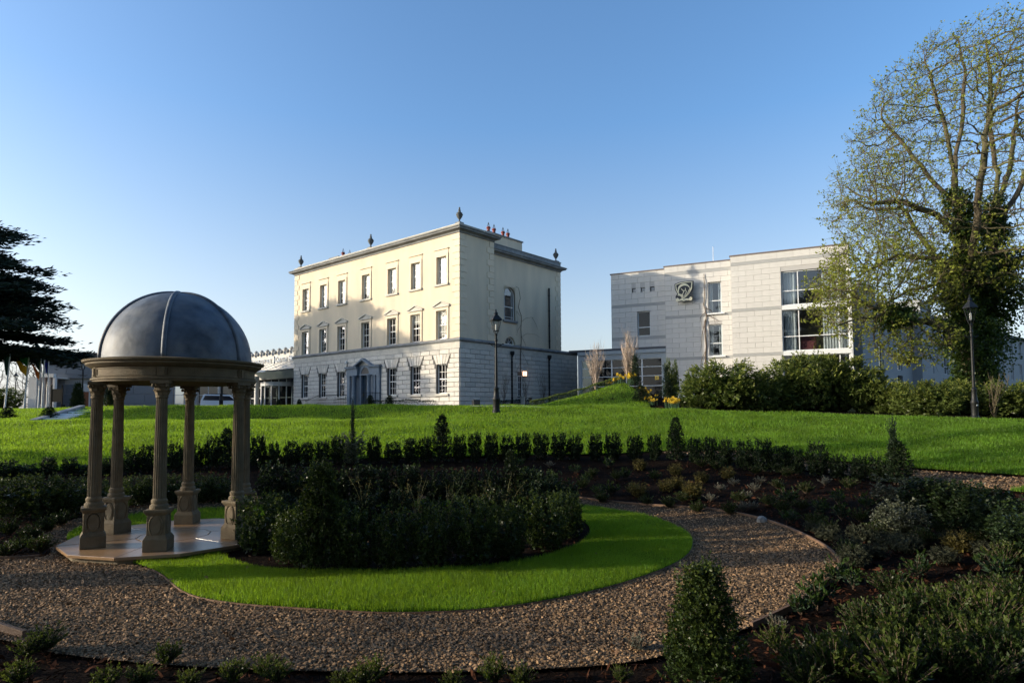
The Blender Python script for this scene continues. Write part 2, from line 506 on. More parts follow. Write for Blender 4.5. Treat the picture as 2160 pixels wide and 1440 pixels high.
def _profile_grid():
    X, Y = np.meshgrid(_gx, _gy)
    m = np.clip(X / Y, -1.3, 1.3)
    i = np.clip(np.searchsorted(PM, m) - 1, 0, len(PM) - 2)
    t = (m - PM[i]) / (PM[i + 1] - PM[i])
    t = t * t * (3 - 2 * t) * 0.5 + t * 0.5
    Z = np.zeros_like(X)
    ys = PY_[i] * (1 - t)[..., None] + PY_[i + 1] * t[..., None]
    zs = PZ_[i] * (1 - t)[..., None] + PZ_[i + 1] * t[..., None]
    K = ys.shape[-1]
    Z[:] = zs[..., 0]
    for k in range(K - 1):
        u = (Y - ys[..., k]) / (ys[..., k + 1] - ys[..., k])
        Z = np.where(u > 0, zs[..., k] + np.clip(u, 0, 1) * (zs[..., k + 1] - zs[..., k]), Z)
    for _ in range(3):
        P = np.pad(Z, 1, mode='edge')
        Z = (P[:-2, 1:-1] + P[2:, 1:-1] + P[1:-1, :-2] + P[1:-1, 2:] + 2 * P[1:-1, 1:-1]) / 6
    # grassy mound beside the house, its ridge running from the side wall to a rounded top
    ax, ay, bx, by = 1.2, 37.2, 6.6, 38.0
    ux, uy = bx - ax, by - ay
    L2 = ux * ux + uy * uy
    tt = np.clip(((X - ax) * ux + (Y - ay) * uy) / L2, 0, 1)
    dx, dy = X - (ax + tt * ux), Y - (ay + tt * uy)
    wy = np.where(dy < 0, 3.0, 4.5)
    wx = np.where(dx > 0, 2.4, 2.0)
    Z = Z + 1.42 * (tt ** 1.15) * np.exp(-(dx / wx) ** 2 - (dy / wy) ** 2)
    # ground behind the shrubs climbs gently to the new building
    Z = Z + 0.6 * np.clip((X - 8) / 4, 0, 1) * np.clip((Y - 34) / 6, 0, 1) * np.clip((60 - Y) / 10, 0, 1)
    Z += 0.022 * (np.sin(X * 1.7 + Y * 0.6) + np.sin(Y * 2.3 - X * 0.4 + 1.0) + np.sin(X * 0.9 - Y * 1.3 + 2)) * np.clip((Y - 17) / 3, 0, 1)
    return Z
GZ = _profile_grid()
def hz(x, y):
    """Ground height, vectorised."""
    x = np.asarray(x, float)
    y = np.asarray(y, float)
    fx = np.clip((x - GX0) / GS, 0, GZ.shape[1] - 1.001)
    fy = np.clip((y - GY0) / GS, 0, GZ.shape[0] - 1.001)
    i, j = fx.astype(int), fy.astype(int)
    u, v = fx - i, fy - j
    return GZ[j, i] * (1 - u) * (1 - v) + GZ[j, i + 1] * u * (1 - v) + GZ[j + 1, i] * (1 - u) * v + GZ[j + 1, i + 1] * u * v
def ground(px, py):
    """Point of the ground seen at a pixel."""
    d = ray(px, py)
    lo = None
    for s in np.arange(3.0, 120.0, 0.05):
        p = Vector((0, 0, EYE)) + d * (s / d.y)
        if p.z <= float(hz(p.x, p.y)):
            return p
    return at(px, py, 40)

def smooth_loop(pts, n=8, closed=True):
    """Catmull-Rom through 2-D points."""
    out = []
    N = len(pts)
    rng = range(N) if closed else range(N - 1)
    for i in rng:
        g = lambda k: np.array(pts[k % N] if closed else pts[min(max(k, 0), N - 1)], float)
        p0, p1, p2, p3 = g(i - 1), g(i), g(i + 1), g(i + 2)
        for k in range(n):
            t = k / n
            out.append(tuple(0.5 * ((2 * p1) + (p2 - p0) * t + (2 * p0 - 5 * p1 + 4 * p2 - p3) * t * t + (3 * p1 - p0 - 3 * p2 + p3) * t ** 3)))
    if not closed:
        out.append(tuple(pts[-1]))
    return out

def inside(poly, x, y):
    poly = np.asarray(poly)
    r = np.zeros(len(x), bool)
    n = len(poly)
    for i in range(n):
        x1, y1 = poly[i]
        x2, y2 = poly[(i + 1) % n]
        if y1 == y2:
            continue
        c = ((y1 > y) != (y2 > y)) & (x < (x2 - x1) * (y - y1) / (y2 - y1) + x1)
        r ^= c
    return r

def sheet(name, outer, off, material, step=0.6, hole=None):
    """Ground sheet inside a plan polygon, following the terrain at a small offset."""
    P = np.array(outer)
    x0, y0 = P.min(0)
    x1, y1 = P.max(0)
    gx, gy = np.meshgrid(np.arange(x0 + step / 2, x1, step), np.arange(y0 + step / 2, y1, step))
    gx = gx.ravel() + RNG.uniform(-.1, .1, gx.size) * step
    gy = gy.ravel() + RNG.uniform(-.1, .1, gy.size) * step
    k = inside(outer, gx, gy)
    if hole is not None:
        k &= ~inside(hole, gx, gy)
    pts = [Vector((a, b)) for a, b in outer]
    n0 = len(pts)
    edges = [(i, (i + 1) % n0) for i in range(n0)]
    if hole is not None:
        b0 = len(pts)
        pts += [Vector((a, b)) for a, b in hole]
        edges += [(b0 + i, b0 + (i + 1) % len(hole)) for i in range(len(hole))]
    pts += [Vector((a, b)) for a, b in zip(gx[k], gy[k])]
    v, e, f, *_ = delaunay_2d_cdt(pts, edges, [], 2 if hole is not None else 1, 1e-5)
    V = np.array([(p.x, p.y) for p in v])
    Fc = np.array([t for t in f if len(t) == 3])
    c = V[Fc].mean(1)
    keep = inside(outer, c[:, 0], c[:, 1])
    if hole is not None:
        keep &= ~inside(hole, c[:, 0], c[:, 1])
    Fc = Fc[keep]
    a = V[Fc]
    cr = (a[:, 1, 0] - a[:, 0, 0]) * (a[:, 2, 1] - a[:, 0, 1]) - (a[:, 1, 1] - a[:, 0, 1]) * (a[:, 2, 0] - a[:, 0, 0])
    Fc[cr < 0] = Fc[cr < 0][:, ::-1]
    Z = hz(V[:, 0], V[:, 1]) + off
    me = np_mesh(name, np.column_stack([V, Z]), Fc, material, smooth=True)
    return tag(link(name, me), kind='structure')
# ------------------------------------------------------------------ ground sheets
def ground_sheet():
    xs = np.concatenate([np.arange(-90, 90.1, 0.75)])
    ys = np.concatenate([np.arange(1.2, 30, 0.5), np.arange(30, 139, 1.5)])
    X, Y = np.meshgrid(xs, ys)
    Z = hz(X, Y) - 0.03
    V = np.column_stack([X.ravel(), Y.ravel(), Z.ravel()])
    nx, ny = len(xs), len(ys)
    i, j = np.meshgrid(np.arange(nx - 1), np.arange(ny - 1))
    a = (j * nx + i).ravel()
    F = np.column_stack([a, a + 1, a + nx + 1, a + nx])
    o = link('garden_soil', np_mesh('garden_soil', V, F, M['soil'], smooth=True))
    tag(o, kind='structure')
    # the wider land as a ring that runs to the horizon, joined to the soil sheet's rim
    b = MB()
    R = [(90, 1.2), (90, 138.3), (-90, 138.3), (-90, 1.2)]
    far = [(3000, -400), (3000, 4000), (-3000, 4000), (-3000, -400)]
    rim = []
    for k in range(4):
        p, q = R[k], R[(k + 1) % 4]
        for t in np.linspace(0, 1, 30, endpoint=False):
            rim.append((p[0] + (q[0] - p[0]) * t, p[1] + (q[1] - p[1]) * t))
    outer = []
    for k in range(4):
        p, q = far[k], far[(k + 1) % 4]
        for t in np.linspace(0, 1, 30, endpoint=False):
            outer.append((p[0] + (q[0] - p[0]) * t, p[1] + (q[1] - p[1]) * t))
    n = len(rim)
    v = [(x, y, float(hz(x, y)) - 0.03) for x, y in rim] + [(x, y, 2.2 if y > 10 else 0.6) for x, y in outer]
    b.add(v, [(i, i + n, (i + 1) % n + n, (i + 1) % n) for i in range(n)])
    tag(b.build('meadow', M['far']), kind='structure')
ground_sheet()

# plan outlines (metres)
OVAL = smooth_loop([(-5.5, 9.66), (-4.05, 8.2), (-2.2, 7.68), (-1.04, 7.58), (.12, 7.86), (1.46, 8.73), (2.69, 10.1), (3.28, 11.6),
                    (3.3, 13.1), (2.75, 14.5), (1.5, 15.75), (-.5, 16.4), (-3, 16.5), (-5.6, 15.9), (-7.6, 14.6), (-8.6, 13.2), (-8.4, 11.9), (-7.4, 11.0)])
BED = smooth_loop([(-4.9, 10.6), (-3.9, 9.75), (-2.6, 9.45), (-1.1, 9.5), (.3, 10.1), (1.2, 11.3), (1.55, 12.7), (1.3, 14.1), (.4, 15.1), (-1.2, 15.6),
                   (-3.2, 15.5), (-4.8, 14.6), (-5.6, 13.2), (-5.5, 11.7)])
PATH_OUT = smooth_loop([(-14, 10.5), (-10.5, 10.3), (-7.9, 10.55), (-8.9, 12.0), (-9.2, 13.5), (-8.2, 15.3), (-6, 16.8), (-3, 17.3), (0, 17.0), (1.66, 16.45),
                        (4.16, 14.6), (5.1, 13.2), (5.3, 11.2), (4.95, 9.6), (3.8, 8.1), (2.77, 7.15), (1.63, 6.3), (.8, 5.95), (-1, 5.85), (-3.1, 5.95), (-4.6, 6.3), (-5.6, 6.75), (-8, 7.0), (-14, 7.2)])
PATH2 = smooth_loop([(5.2, 21.75), (7.2, 21.5), (9.4, 19.6), (11.4, 17.55), (12.9, 15.7), (15.5, 14.3), (20, 13), (20, 11.4), (15.2, 12.6), (12.6, 13.2), (11.3, 14.7), (9.9, 16.6), (8.0, 18.9), (6.3, 20.7)])
ISLAND = smooth_loop([(11.35, 14.35), (12.2, 14.6), (14.0, 13.75), (16, 13.3), (16, 12.9), (13.4, 13.2), (12.0, 13.75)])
LAWN = [(-45, 19.2), (-24, 18.6), (-15, 18.9), (-8.6, 20.4), (-4, 21.05), (0, 21.4), (3.4, 21.6), (5.2, 21.85), (7.4, 21.75), (9.6, 19.85), (11.6, 17.75), (13.1, 15.95),
        (15.6, 14.55), (20, 13.3), (32, 12.5), (32, 21.5), (26, 22.8), (20.6, 25.1), (15.1, 27.4), (11.5, 29.0), (9.5, 29.9), (7.9, 30.6), (6.9, 31.2), (7.4, 33.6),
        (7.3, 36), (6.9, 37.6), (6.4, 38.2), (4, 37.8), (1.2, 37.3), (-1, 36.6), (-2.5, 34.2), (-12, 36.0), (-17, 36.6), (-23, 38), (-27, 43), (-34, 50), (-45, 60), (-60, 60)]
sheet('gravel_path', PATH_OUT, 0.006, M['gravelbed'], 0.5, hole=OVAL)
sheet('bed_soil', BED, 0.02, M['soil'], 0.5)
sheet('gravel_path', PATH2, 0.010, M['gravelbed'], 0.6)
sheet('lawn', OVAL, 0.03, M['turf'], 0.35, hole=BED)
sheet('lawn', ISLAND, 0.03, M['turf'], 0.4)
sheet('lawn', LAWN, 0.02, M['turf'], 0.55)
DRIVE = [(-2.3, 34.4), (-1, 36.8), (1.0, 37.6), (-3.5, 46.3), (-21.7, 62.2), (-30, 68), (-60, 72), (-60, 60.5), (-45, 60.5), (-34, 50.5), (-27, 43.5), (-23, 38.5), (-17, 37), (-12, 36.4)]
sheet('driveway', DRIVE, 0.01, M['asphalt'], 2.0)
sheet('paving', [(-2.2, 32.4), (1.7, 32.2), (1.5, 33.1), (-2.3, 33.4)], 0.05, M['flag'], 0.5)

# ------------------------------------------------------------------ grass, pebbles, bark
def scatter(poly, density, hole=None, ymax=1e9, dens_fn=None):
    P = np.array(poly)
    (x0, y0), (x1, y1) = P.min(0), P.max(0)
    n = int((x1 - x0) * (y1 - y0) * density)
    x, y = RNG.uniform(x0, x1, n), RNG.uniform(y0, y1, n)
    k = np.abs(x) < y * 0.92 + 1.0            # only where the photograph or a step aside looks
    if dens_fn is not None:
        k &= RNG.uniform(0, 1, n) < dens_fn(x, y)
    x, y = x[k], y[k]
    k = inside(poly, x, y)
    if hole is not None:
        k &= ~inside(hole, x, y)
    return x[k], y[k]

def grass(name, xy, h, w, off, label):
    x, y = xy
    n = len(x)
    a = RNG.uniform(0, 2 * PI, n)
    lean = RNG.normal(0, .35, n)
    la = RNG.uniform(0, 2 * PI, n)
    patch = 1 + .28 * np.sin(x * 1.3 + 2 * np.sin(y * .7)) * np.sin(y * 1.9 + 1.5 * np.sin(x * .5)) + .12 * np.sin(x * 4.1 + y * 3.3)
    hh = h * patch * RNG.uniform(.5, 1.4, n)
    ww = w * RNG.uniform(.7, 1.3, n)
    z = hz(x, y) + off
    b0 = np.column_stack([x - np.cos(a) * ww / 2, y - np.sin(a) * ww / 2, z])
    b1 = np.column_stack([x + np.cos(a) * ww / 2, y + np.sin(a) * ww / 2, z])
    t = np.column_stack([x + np.cos(la) * lean * hh, y + np.sin(la) * lean * hh, z + hh])
    V = np.empty((n * 3, 3))
    V[0::3], V[1::3], V[2::3] = b0, b1, t
    F = np.arange(n * 3).reshape(n, 3)
    return tag(link(name, np_mesh(name, V, F, M['grass'])), label, 'grass', kind='stuff')
grass('grass', scatter(OVAL, 7600, BED, dens_fn=lambda x, y: np.clip(1.25 - (y - 7.5) / 9, .25, 1)), .06, .0065, .025, 'short mown grass of the oval lawn round the shrub bed')
grass('grass', scatter(LAWN, 760, dens_fn=lambda x, y: np.clip(1.5 - (y - 14) / 20, .3, 1)), .085, .028, .015, 'mown grass of the sloping upper lawn below the house')
grass('grass', scatter(ISLAND, 1500), .06, .012, .025, 'grass of the small lawn island in the far gravel path')

OCT_V = np.array([(1, 0, 0), (0, 1, 0), (-1, 0, 0), (0, -1, 0), (0.1, 0.05, .8), (-.05, .1, -.8)], float)
OCT_F = np.array([(0, 1, 4), (1, 2, 4), (2, 3, 4), (3, 0, 4)])
def rand_rot(n, flat=1.0):
    q = RNG.normal(size=(n, 4))
    q[:, 1:3] *= flat
    q /= np.linalg.norm(q, axis=1)[:, None]
    w, x, y, z = q.T
    return np.stack([np.stack([1 - 2 * (y * y + z * z), 2 * (x * y - z * w), 2 * (x * z + y * w)], -1),
                     np.stack([2 * (x * y + z * w), 1 - 2 * (x * x + z * z), 2 * (y * z - x * w)], -1),
                     np.stack([2 * (x * z - y * w), 2 * (y * z + x * w), 1 - 2 * (x * x + y * y)], -1)], 1)
def batch(TV, TF, pos, rot, scale):
    """Copies of a template mesh: arrays of position, rotation matrix and xyz scale."""
    n = len(pos)
    V = np.einsum('nij,nkj->nki', rot, TV[None] * scale[:, None, :]) + pos[:, None, :]
    F = TF[None] + (np.arange(n) * len(TV))[:, None, None]
    return V.reshape(-1, 3), F.reshape(-1, TF.shape[1])
def pebbles(poly, density, size, off, label, hole=None, dens_fn=None):
    x, y = scatter(poly, density, hole, dens_fn=dens_fn)
    n = len(x)
    s = size * RNG.lognormal(0, .3, (n, 1)) * np.column_stack([RNG.uniform(.8, 1.3, n), RNG.uniform(.6, 1, n), RNG.uniform(.45, .8, n)])
    pos = np.column_stack([x, y, hz(x, y) + off + s[:, 2] * .35])
    V, F = batch(OCT_V, OCT_F, pos, rand_rot(n, .22), s)
    return tag(link('gravel', np_mesh('gravel', V, F, M['pebble'])), label, 'gravel', kind='stuff')
pebbles(PATH_OUT, 2700, .0145, .006, 'loose buff gravel on the curved path round the oval lawn', OVAL, lambda x, y: np.clip(1.1 - (y - 6) / 9, .18, 1))
pebbles(PATH2, 300, .026, .010, 'loose buff gravel on the far path beside the upper lawn')

def chips(poly, density, hole, label, dens_fn=None):
    x, y = scatter(poly, density, hole, dens_fn=dens_fn)
    k = ~inside(PATH_OUT, x, y) & ~inside(PATH2, x, y) & ~inside(LAWN, x, y)
    x, y = x[k], y[k]
    n = len(x)
    L = RNG.lognormal(-3.45, .5, n)
    s = np.column_stack([L, L * RNG.uniform(.12, .4, n), L * .12])
    pos = np.column_stack([x, y, hz(x, y) - .03 + RNG.uniform(.004, .035, n)])
    TV = np.array([(1, 0, 0), (0, 1, .4), (-1, 0, 0), (0, -1, 0)], float)
    V, F = batch(TV, np.array([(0, 1, 2), (0, 2, 3)]), pos, rand_rot(n, .3), s)
    return tag(link('bark_mulch', np_mesh('bark_mulch', V, F, M['chip'])), label, 'bark mulch', kind='stuff')
chips([(-12, 3.5), (14, 3.5), (14, 16), (6, 20), (-14, 20), (-14, 9)], 230, None, 'red brown bark mulch over the planting beds round the path', lambda x, y: np.clip(1.2 - (y - 4) / 14, .25, 1))
chips([(6.7, 31.3), (9.8, 30.1), (11, 33), (10, 37.5), (7.6, 37.8), (7.7, 33)], 160, None, 'red brown bark mulch on the bank between the mound and the laurels')
def bed_chips():
    x, y = scatter(BED, 250)
    n = len(x)
    L = RNG.lognormal(-3.4, .5, n)
    s = np.column_stack([L, L * .3, L * .12])
    pos = np.column_stack([x, y, hz(x, y) - .02 + RNG.uniform(.004, .03, n)])
    TV = np.array([(1, 0, 0), (0, 1, .4), (-1, 0, 0), (0, -1, 0)], float)
    V, F = batch(TV, np.array([(0, 1, 2), (0, 2, 3)]), pos, rand_rot(n, .3), s)
    tag(link('bark_mulch', np_mesh('bark_mulch', V, F, M['chip'])), 'bark mulch in the shrub bed inside the oval lawn', 'bark mulch', kind='stuff')
bed_chips()

def edging(name, pts, h, w, label, z0=-.03):
    b = MB()
    n = len(pts)
    P = np.array(pts)
    T = np.gradient(P, axis=0)
    T /= np.linalg.norm(T, axis=1)[:, None]
    N = np.column_stack([-T[:, 1], T[:, 0]])
    v, f = [], []
    for k in range(n):
        z = float(hz(*P[k]))
        for s_, zz in ((-1, z0), (-1, h), (1, h), (1, z0)):
            v.append((P[k, 0] + N[k, 0] * s_ * w / 2, P[k, 1] + N[k, 1] * s_ * w / 2, z + zz))
    for k in range(n - 1):
        for i in range(4):
            f.append((k * 4 + i, k * 4 + (i + 1) % 4, k * 4 + 4 + (i + 1) % 4, k * 4 + 4 + i))
    f += [(0, 1, 2, 3), tuple(range(4 * n - 1, 4 * n - 5, -1))]
    b.add(v, f)
    return tag(b.build(name, M['timber']), label, 'edging')
edging('lawn_edging', OVAL[:64], .028, .025, 'thin timber strip edging the front curve of the oval lawn')
edging('path_edging', PATH_OUT[9 * 8:15 * 8 + 2], .05, .035, 'thin timber edging along the outer right curve of the path')
edging('path_edging', PATH_OUT[1 * 8 - 4:2 * 8 + 1], .05, .035, 'timber edging between gravel and bed left of the pavilion')
_e = at_z(4, 1340, .02)
_e2 = at_z(46, 1352, .03)
b = MB()
b.box(-.9, .28, -.022, .022, -.05, .1)
o = b.build('edging_board', M['timber'], loc=(_e.x + .1, _e.y, .02), rz=math.atan2(_e2.y - _e.y, _e2.x - _e.x), bevel=.004)
tag(o, 'weathered timber board at the bottom left corner of the path', 'board')
def rock(px, py, r, label):
    p = ground(px, py)
    b = MB()
    b.lathe([(.0, -.3), (.7, -.25), (1, .1), (.85, .55), (.5, .85), (.0, .95)], 9)
    b.v = [(x * r * (1 + .18 * math.sin(7 * x + 3 * z)), y * r * .8 * (1 + .15 * math.sin(5 * y)), z * r) for x, y, z in b.v]
    return tag(b.build('rock', M['rock'], loc=p, rz=.6, smooth=False, bevel=.01), label, 'rock')
rock(1607, 1100, .13, 'grey boulder lying on the bed at the outer edge of the path')

def litter():
    x, y = scatter([(-9, 5.5), (6, 5.5), (6, 12), (-9, 12)], 2.2)
    k = inside(PATH_OUT, x, y) | inside(OVAL, x, y)
    x, y = x[k], y[k]
    n = len(x)
    L = RNG.uniform(.018, .045, n)
    s = np.column_stack([L, L * .5, L * .3])
    pos = np.column_stack([x, y, hz(x, y) + RNG.uniform(.03, .06, n)])
    TV = np.array([(1, 0, .3), (0, 1, 0), (-1, 0, .3), (0, -1, 0)], float)
    V, F = batch(TV, np.array([(0, 1, 2), (0, 2, 3)]), pos, rand_rot(n, .35), s)
    tag(link('leaf_litter', np_mesh('leaf_litter', V, F, M['deadleaf'])), 'scattered dry brown leaves on the gravel path and oval lawn', 'dead leaves', kind='stuff')
litter()
# ------------------------------------------------------------------ architecture helpers
def wall_faces(b, x0, x1, z0, z1, holes, y, depth, mi=0, flip=False):
    """Wall in the plane y with rectangular openings (hx0,hx1,hz0,hz1) and reveals running back by `depth`."""
    xs = sorted({x0, x1} | {h[0] for h in holes} | {h[1] for h in holes})
    zs = sorted({z0, z1} | {h[2] for h in holes} | {h[3] for h in holes})
    for i in range(len(xs) - 1):
        for k in range(len(zs) - 1):
            cx, cz = (xs[i] + xs[i + 1]) / 2, (zs[k] + zs[k + 1]) / 2
            if any(h[0] < cx < h[1] and h[2] < cz < h[3] for h in holes):
                continue
            b.add([(xs[i], y, zs[k]), (xs[i + 1], y, zs[k]), (xs[i + 1], y, zs[k + 1]), (xs[i], y, zs[k + 1])], [(0, 1, 2, 3)], mi)
    for hx0, hx1, h0, h1 in holes:
        v = [(hx0, y, h0), (hx1, y, h0), (hx1, y, h1), (hx0, y, h1)]
        w = [(p[0], y + depth, p[2]) for p in v]
        b.add(v + w, [(0, 4, 5, 1), (1, 5, 6, 2), (2, 6, 7, 3), (3, 7, 4, 0)], mi)

def sweep(path, prof):
    """Moulding: profile of (outward, z) run along a plan path with mitred corners; outward is to the right of travel."""
    n = len(path)
    P = [Vector(p) for p in path]
    offs = []
    for i in range(n):
        d0 = (P[i] - P[i - 1]).normalized() if i else None
        d1 = (P[i + 1] - P[i]).normalized() if i < n - 1 else None
        if d0 is None:
            d0 = d1
        if d1 is None:
            d1 = d0
        n0, n1 = Vector((d0.y, -d0.x)), Vector((d1.y, -d1.x))
        m = (n0 + n1)
        m = m / max(m.dot(n0), .2)
        offs.append(m)
    v, f = [], []
    K = len(prof)
    for i in range(n):
        for o_, z in prof:
            q = P[i] + offs[i] * o_
            v.append((q.x, q.y, z))
    for i in range(n - 1):
        for k in range(K):
            j = (k + 1) % K
            f.append((i * K + k, (i + 1) * K + k, (i + 1) * K + j, i * K + j))
    f.append(tuple(range(K - 1, -1, -1)))
    f.append(tuple((n - 1) * K + k for k in range(K)))
    return v, f

def blocks(x0, x1, z0, z1, h, length, obst, joint=0.0, x_start=0.0):
    """Running-bond rectangles with openings left free."""
    out = []
    r = 0
    z = z0
    while z < z1 - 1e-3:
        zt = min(z + h, z1)
        free = [(x0, x1)]
        for a, b_, c, d in obst:
            if c < zt - .02 and d > z + .02:
                nf = []
                for s, e in free:
                    if b_ <= s or a >= e:
                        nf.append((s, e))
                    else:
                        if a - s > .03:
                            nf.append((s, a))
                        if e - b_ > .03:
                            nf.append((b_, e))
                free = nf
        for s, e in free:
            k = math.floor((s - x_start) / length) - 1
            cuts = []
            ph = (r % 2) * length / 2
            while True:
                c = x_start + ph + k * length
                if c >= e:
                    break
                if c > s:
                    cuts.append(c)
                k += 1
            ed = [s] + cuts + [e]
            # no slivers
            i = 1
            while i < len(ed) - 1:
                if ed[i] - ed[i - 1] < .28 or ed[i + 1] - ed[i] < .28:
                    ed.pop(i)
                else:
                    i += 1
            for a, b_ in zip(ed[:-1], ed[1:]):
                out.append((a, b_, z, zt))
        z = zt
        r += 1
    return out

def unit_block(name, material, ch=0.06):
    """Block 1 x 1 in x,z, standing 1 proud along -Y, front edges chamfered."""
    a, c = ch * .35, 1 - ch * .35
    b = MB()
    b.add([(0, 0, 0), (1, 0, 0), (1, 0, 1), (0, 0, 1), (0, -.55, 0), (1, -.55, 0), (1, -.55, 1), (0, -.55, 1), (a, -1, ch), (c, -1, ch), (c, -1, 1 - ch), (a, -1, 1 - ch)],
          [(0, 1, 5, 4), (1, 2, 6, 5), (2, 3, 7, 6), (3, 0, 4, 7), (4, 5, 9, 8), (5, 6, 10, 9), (6, 7, 11, 10), (7, 4, 8, 11), (8, 9, 10, 11)])
    me = bpy.data.meshes.new(name)
    me.from_pydata(b.v, [], b.f)
    me.materials.append(material)
    return me

def lay(name, rects, plane, me, parent, cap, proud=.045, joint=.03, score=None, rest_name='stone_facing'):
    """Blocks as parts sharing one mesh; beyond `cap` the farthest are joined as stuff. plane: ('Y', y) or ('X', x)."""
    rects = sorted(rects, key=score) if score else rects
    rest = MB()
    for i, (a, b_, c, d) in enumerate(rects):
        p = proud * random.uniform(.9, 1.12)
        sx, sz = b_ - a - joint, d - c - joint
        if plane[0] == 'Y':
            loc, rz = (a + joint / 2, plane[1], c + joint / 2), 0
        else:
            loc, rz = (plane[1], a + joint / 2, c + joint / 2), PI / 2
        if i < cap:
            o = link(name, me, parent, loc, rz)
            o.scale = (sx, p, sz)
        else:
            v = []
            for q in me.vertices:
                x, y, z = q.co.x * sx, q.co.y * p, q.co.z * sz
                if rz:
                    x, y = -y, x
                v.append((x + loc[0], y + loc[1], z + loc[2]))
            rest.add(v, [tuple(f.vertices) for f in me.polygons])
    if rest.v:
        o = rest.build(rest_name, me.materials[0], parent)
        o['kind'] = 'stuff'
    return max(0, cap - len(rects))

# ------------------------------------------------------------------ the Georgian house
HP = at(969.3, 600, 46.9)
HRZ = math.radians(-40.5)
house = thing('house', 'three storey cream Georgian house with rusticated pale stone ground floor and urns on the roofline', 'house', (HP.x, HP.y, 0), HRZ)
HL, HB, HT, HS = 23.4, 2.55, 16.0, 7.64
BAYS = [-11.66 + d for d in (-9.7, -6.63, -3.63, 0, 3.63, 6.63, 9.7)]
YB, YE, REC = 3.85, 14.05, .8           # front block depth, rear corner, recess of the side wall
def to_house(p):
    d = Vector(p) - Vector((HP.x, HP.y, 0))
    c, s = math.cos(HRZ), math.sin(HRZ)
    return Vector((d.x * c + d.y * s, -d.x * s + d.y * c, d.z))
up_holes = [(x - .56, x + .56, 12.26, 14.42) for x in BAYS]
mid_holes = [(x - .6, x + .6, 7.96, 10.2) for x in BAYS]
gr_holes = [(x - .58, x + .58, 3.72, 6.02) for i, x in enumerate(BAYS) if i != 3]
b = MB()
wall_faces(b, -HL, 0, HS, HT, up_holes + mid_holes, 0, .32)
b.add([(0, 0, HS), (0, YB, HS), (0, YB, HT), (0, 0, HT)], [(0, 1, 2, 3)])
b.add([(0, YB, HS), (-REC, YB, HS), (-REC, YB, HT), (0, YB, HT)], [(0, 1, 2, 3)])
b.add([(-HL, YE, HB), (-HL, 0, HB), (-HL, 0, HT), (-HL, YE, HT)], [(0, 1, 2, 3)])
# side wall behind the recess with an arched window and a half-moon window
def arch_wall(b, x, y0, y1, z0, z1, arches, depth=.28):
    """Wall in plane x (normal +X) with arched openings (ya, yb, sill, spring): heads are half circles."""
    edges = sorted({y0, y1} | {a for q in arches for a in q[:2]})
    for i in range(len(edges) - 1):
        a, c = edges[i], edges[i + 1]
        col = sorted([q for q in arches if q[0] < (a + c) / 2 < q[1]], key=lambda q: q[2])
        if not col:
            b.add([(x, a, z0), (x, c, z0), (x, c, z1), (x, a, z1)], [(0, 1, 2, 3)])
            continue
        z = z0
        for (ya, yb, sill, spr) in col:
            if sill > z:
                b.add([(x, a, z), (x, c, z), (x, c, sill), (x, a, sill)], [(0, 1, 2, 3)])
            r = (yb - ya) / 2
            top = spr + r + .05
            N = 14
            arc = [(ya + r - r * math.cos(PI * k / N), spr + r * math.sin(PI * k / N)) for k in range(N + 1)]
            for k in range(N):
                p, q = arc[k], arc[k + 1]
                b.add([(x, p[0], p[1]), (x, q[0], q[1]), (x, q[0], top), (x, p[0], top)], [(0, 1, 2, 3)])
                b.add([(x, p[0], p[1]), (x - depth, p[0], p[1]), (x - depth, q[0], q[1]), (x, q[0], q[1])], [(0, 1, 2, 3)])
            for yy in (ya, yb):
                b.add([(x, yy, sill), (x - depth, yy, sill), (x - depth, yy, spr), (x, yy, spr)], [(0, 1, 2, 3)])
            b.add([(x, ya, sill), (x - depth, ya, sill), (x - depth, yb, sill), (x, yb, sill)], [(0, 1, 2, 3)])
            z = top
        b.add([(x, a, z), (x, c, z), (x, c, z1), (x, a, z1)], [(0, 1, 2, 3)])
T2 = 15.32
arch_wall(b, -REC, YB, YE, HS, T2, [(6.02, 7.5, 10.03, 12.12), (6.15, 7.45, 7.96, 7.98)])
b.add([(-REC, YE, HS), (-HL, YE, HS), (-HL, YE, T2), (-REC, YE, T2)], [(0, 1, 2, 3)])
b.build('wall', M['stucco'], house)
# ground-floor core behind the facing stones
GE = 16.7
core = MB()
core.add([(0, 0, HB), (0, YB, HB), (0, YB, HS), (0, 0, HS)], [(0, 1, 2, 3)])
core.add([(0, YB, HB), (-REC, YB, HB), (-REC, YB, HS), (0, YB, HS)], [(0, 1, 2, 3)])
core.add([(-REC, YB, HB), (-REC, GE, HB), (-REC, GE, HS), (-REC, YB, HS)], [(0, 1, 2, 3)])
core.add([(-REC, GE, HB), (-HL + 2, GE, HB), (-HL + 2, GE, HS), (-REC, GE, HS)], [(0, 1, 2, 3)])
core.add([(-HL, 0, HB), (-HL, 12, HB), (-HL, 12, HS), (-HL, 0, HS)], [(3, 2, 1, 0)])
bb = MB()
wall_faces(bb, -HL, 0, HB, HS, gr_holes + [(-12.3, -11.05, 2.75, 5.62)], 0, .32)
core.v, core.f, core.m = bb.v + core.v, bb.f + [tuple(i + len(bb.v) for i in f) for f in core.f], bb.m + core.m
core.build('wall_core', M['limejoint'], house)
b = MB()
b.add([(-REC, YE - .3, HS + .05), (-REC, GE, HS + .05), (-HL, GE, HS + .05), (-HL, YE - .3, HS + .05)], [(0, 1, 2, 3)])
b.add([(-.1, .1, 15.9), (-.1, YB - .1, 15.9), (-HL + .1, YB - .1, 15.9), (-HL + .1, .1, 15.9)], [(0, 1, 2, 3)])
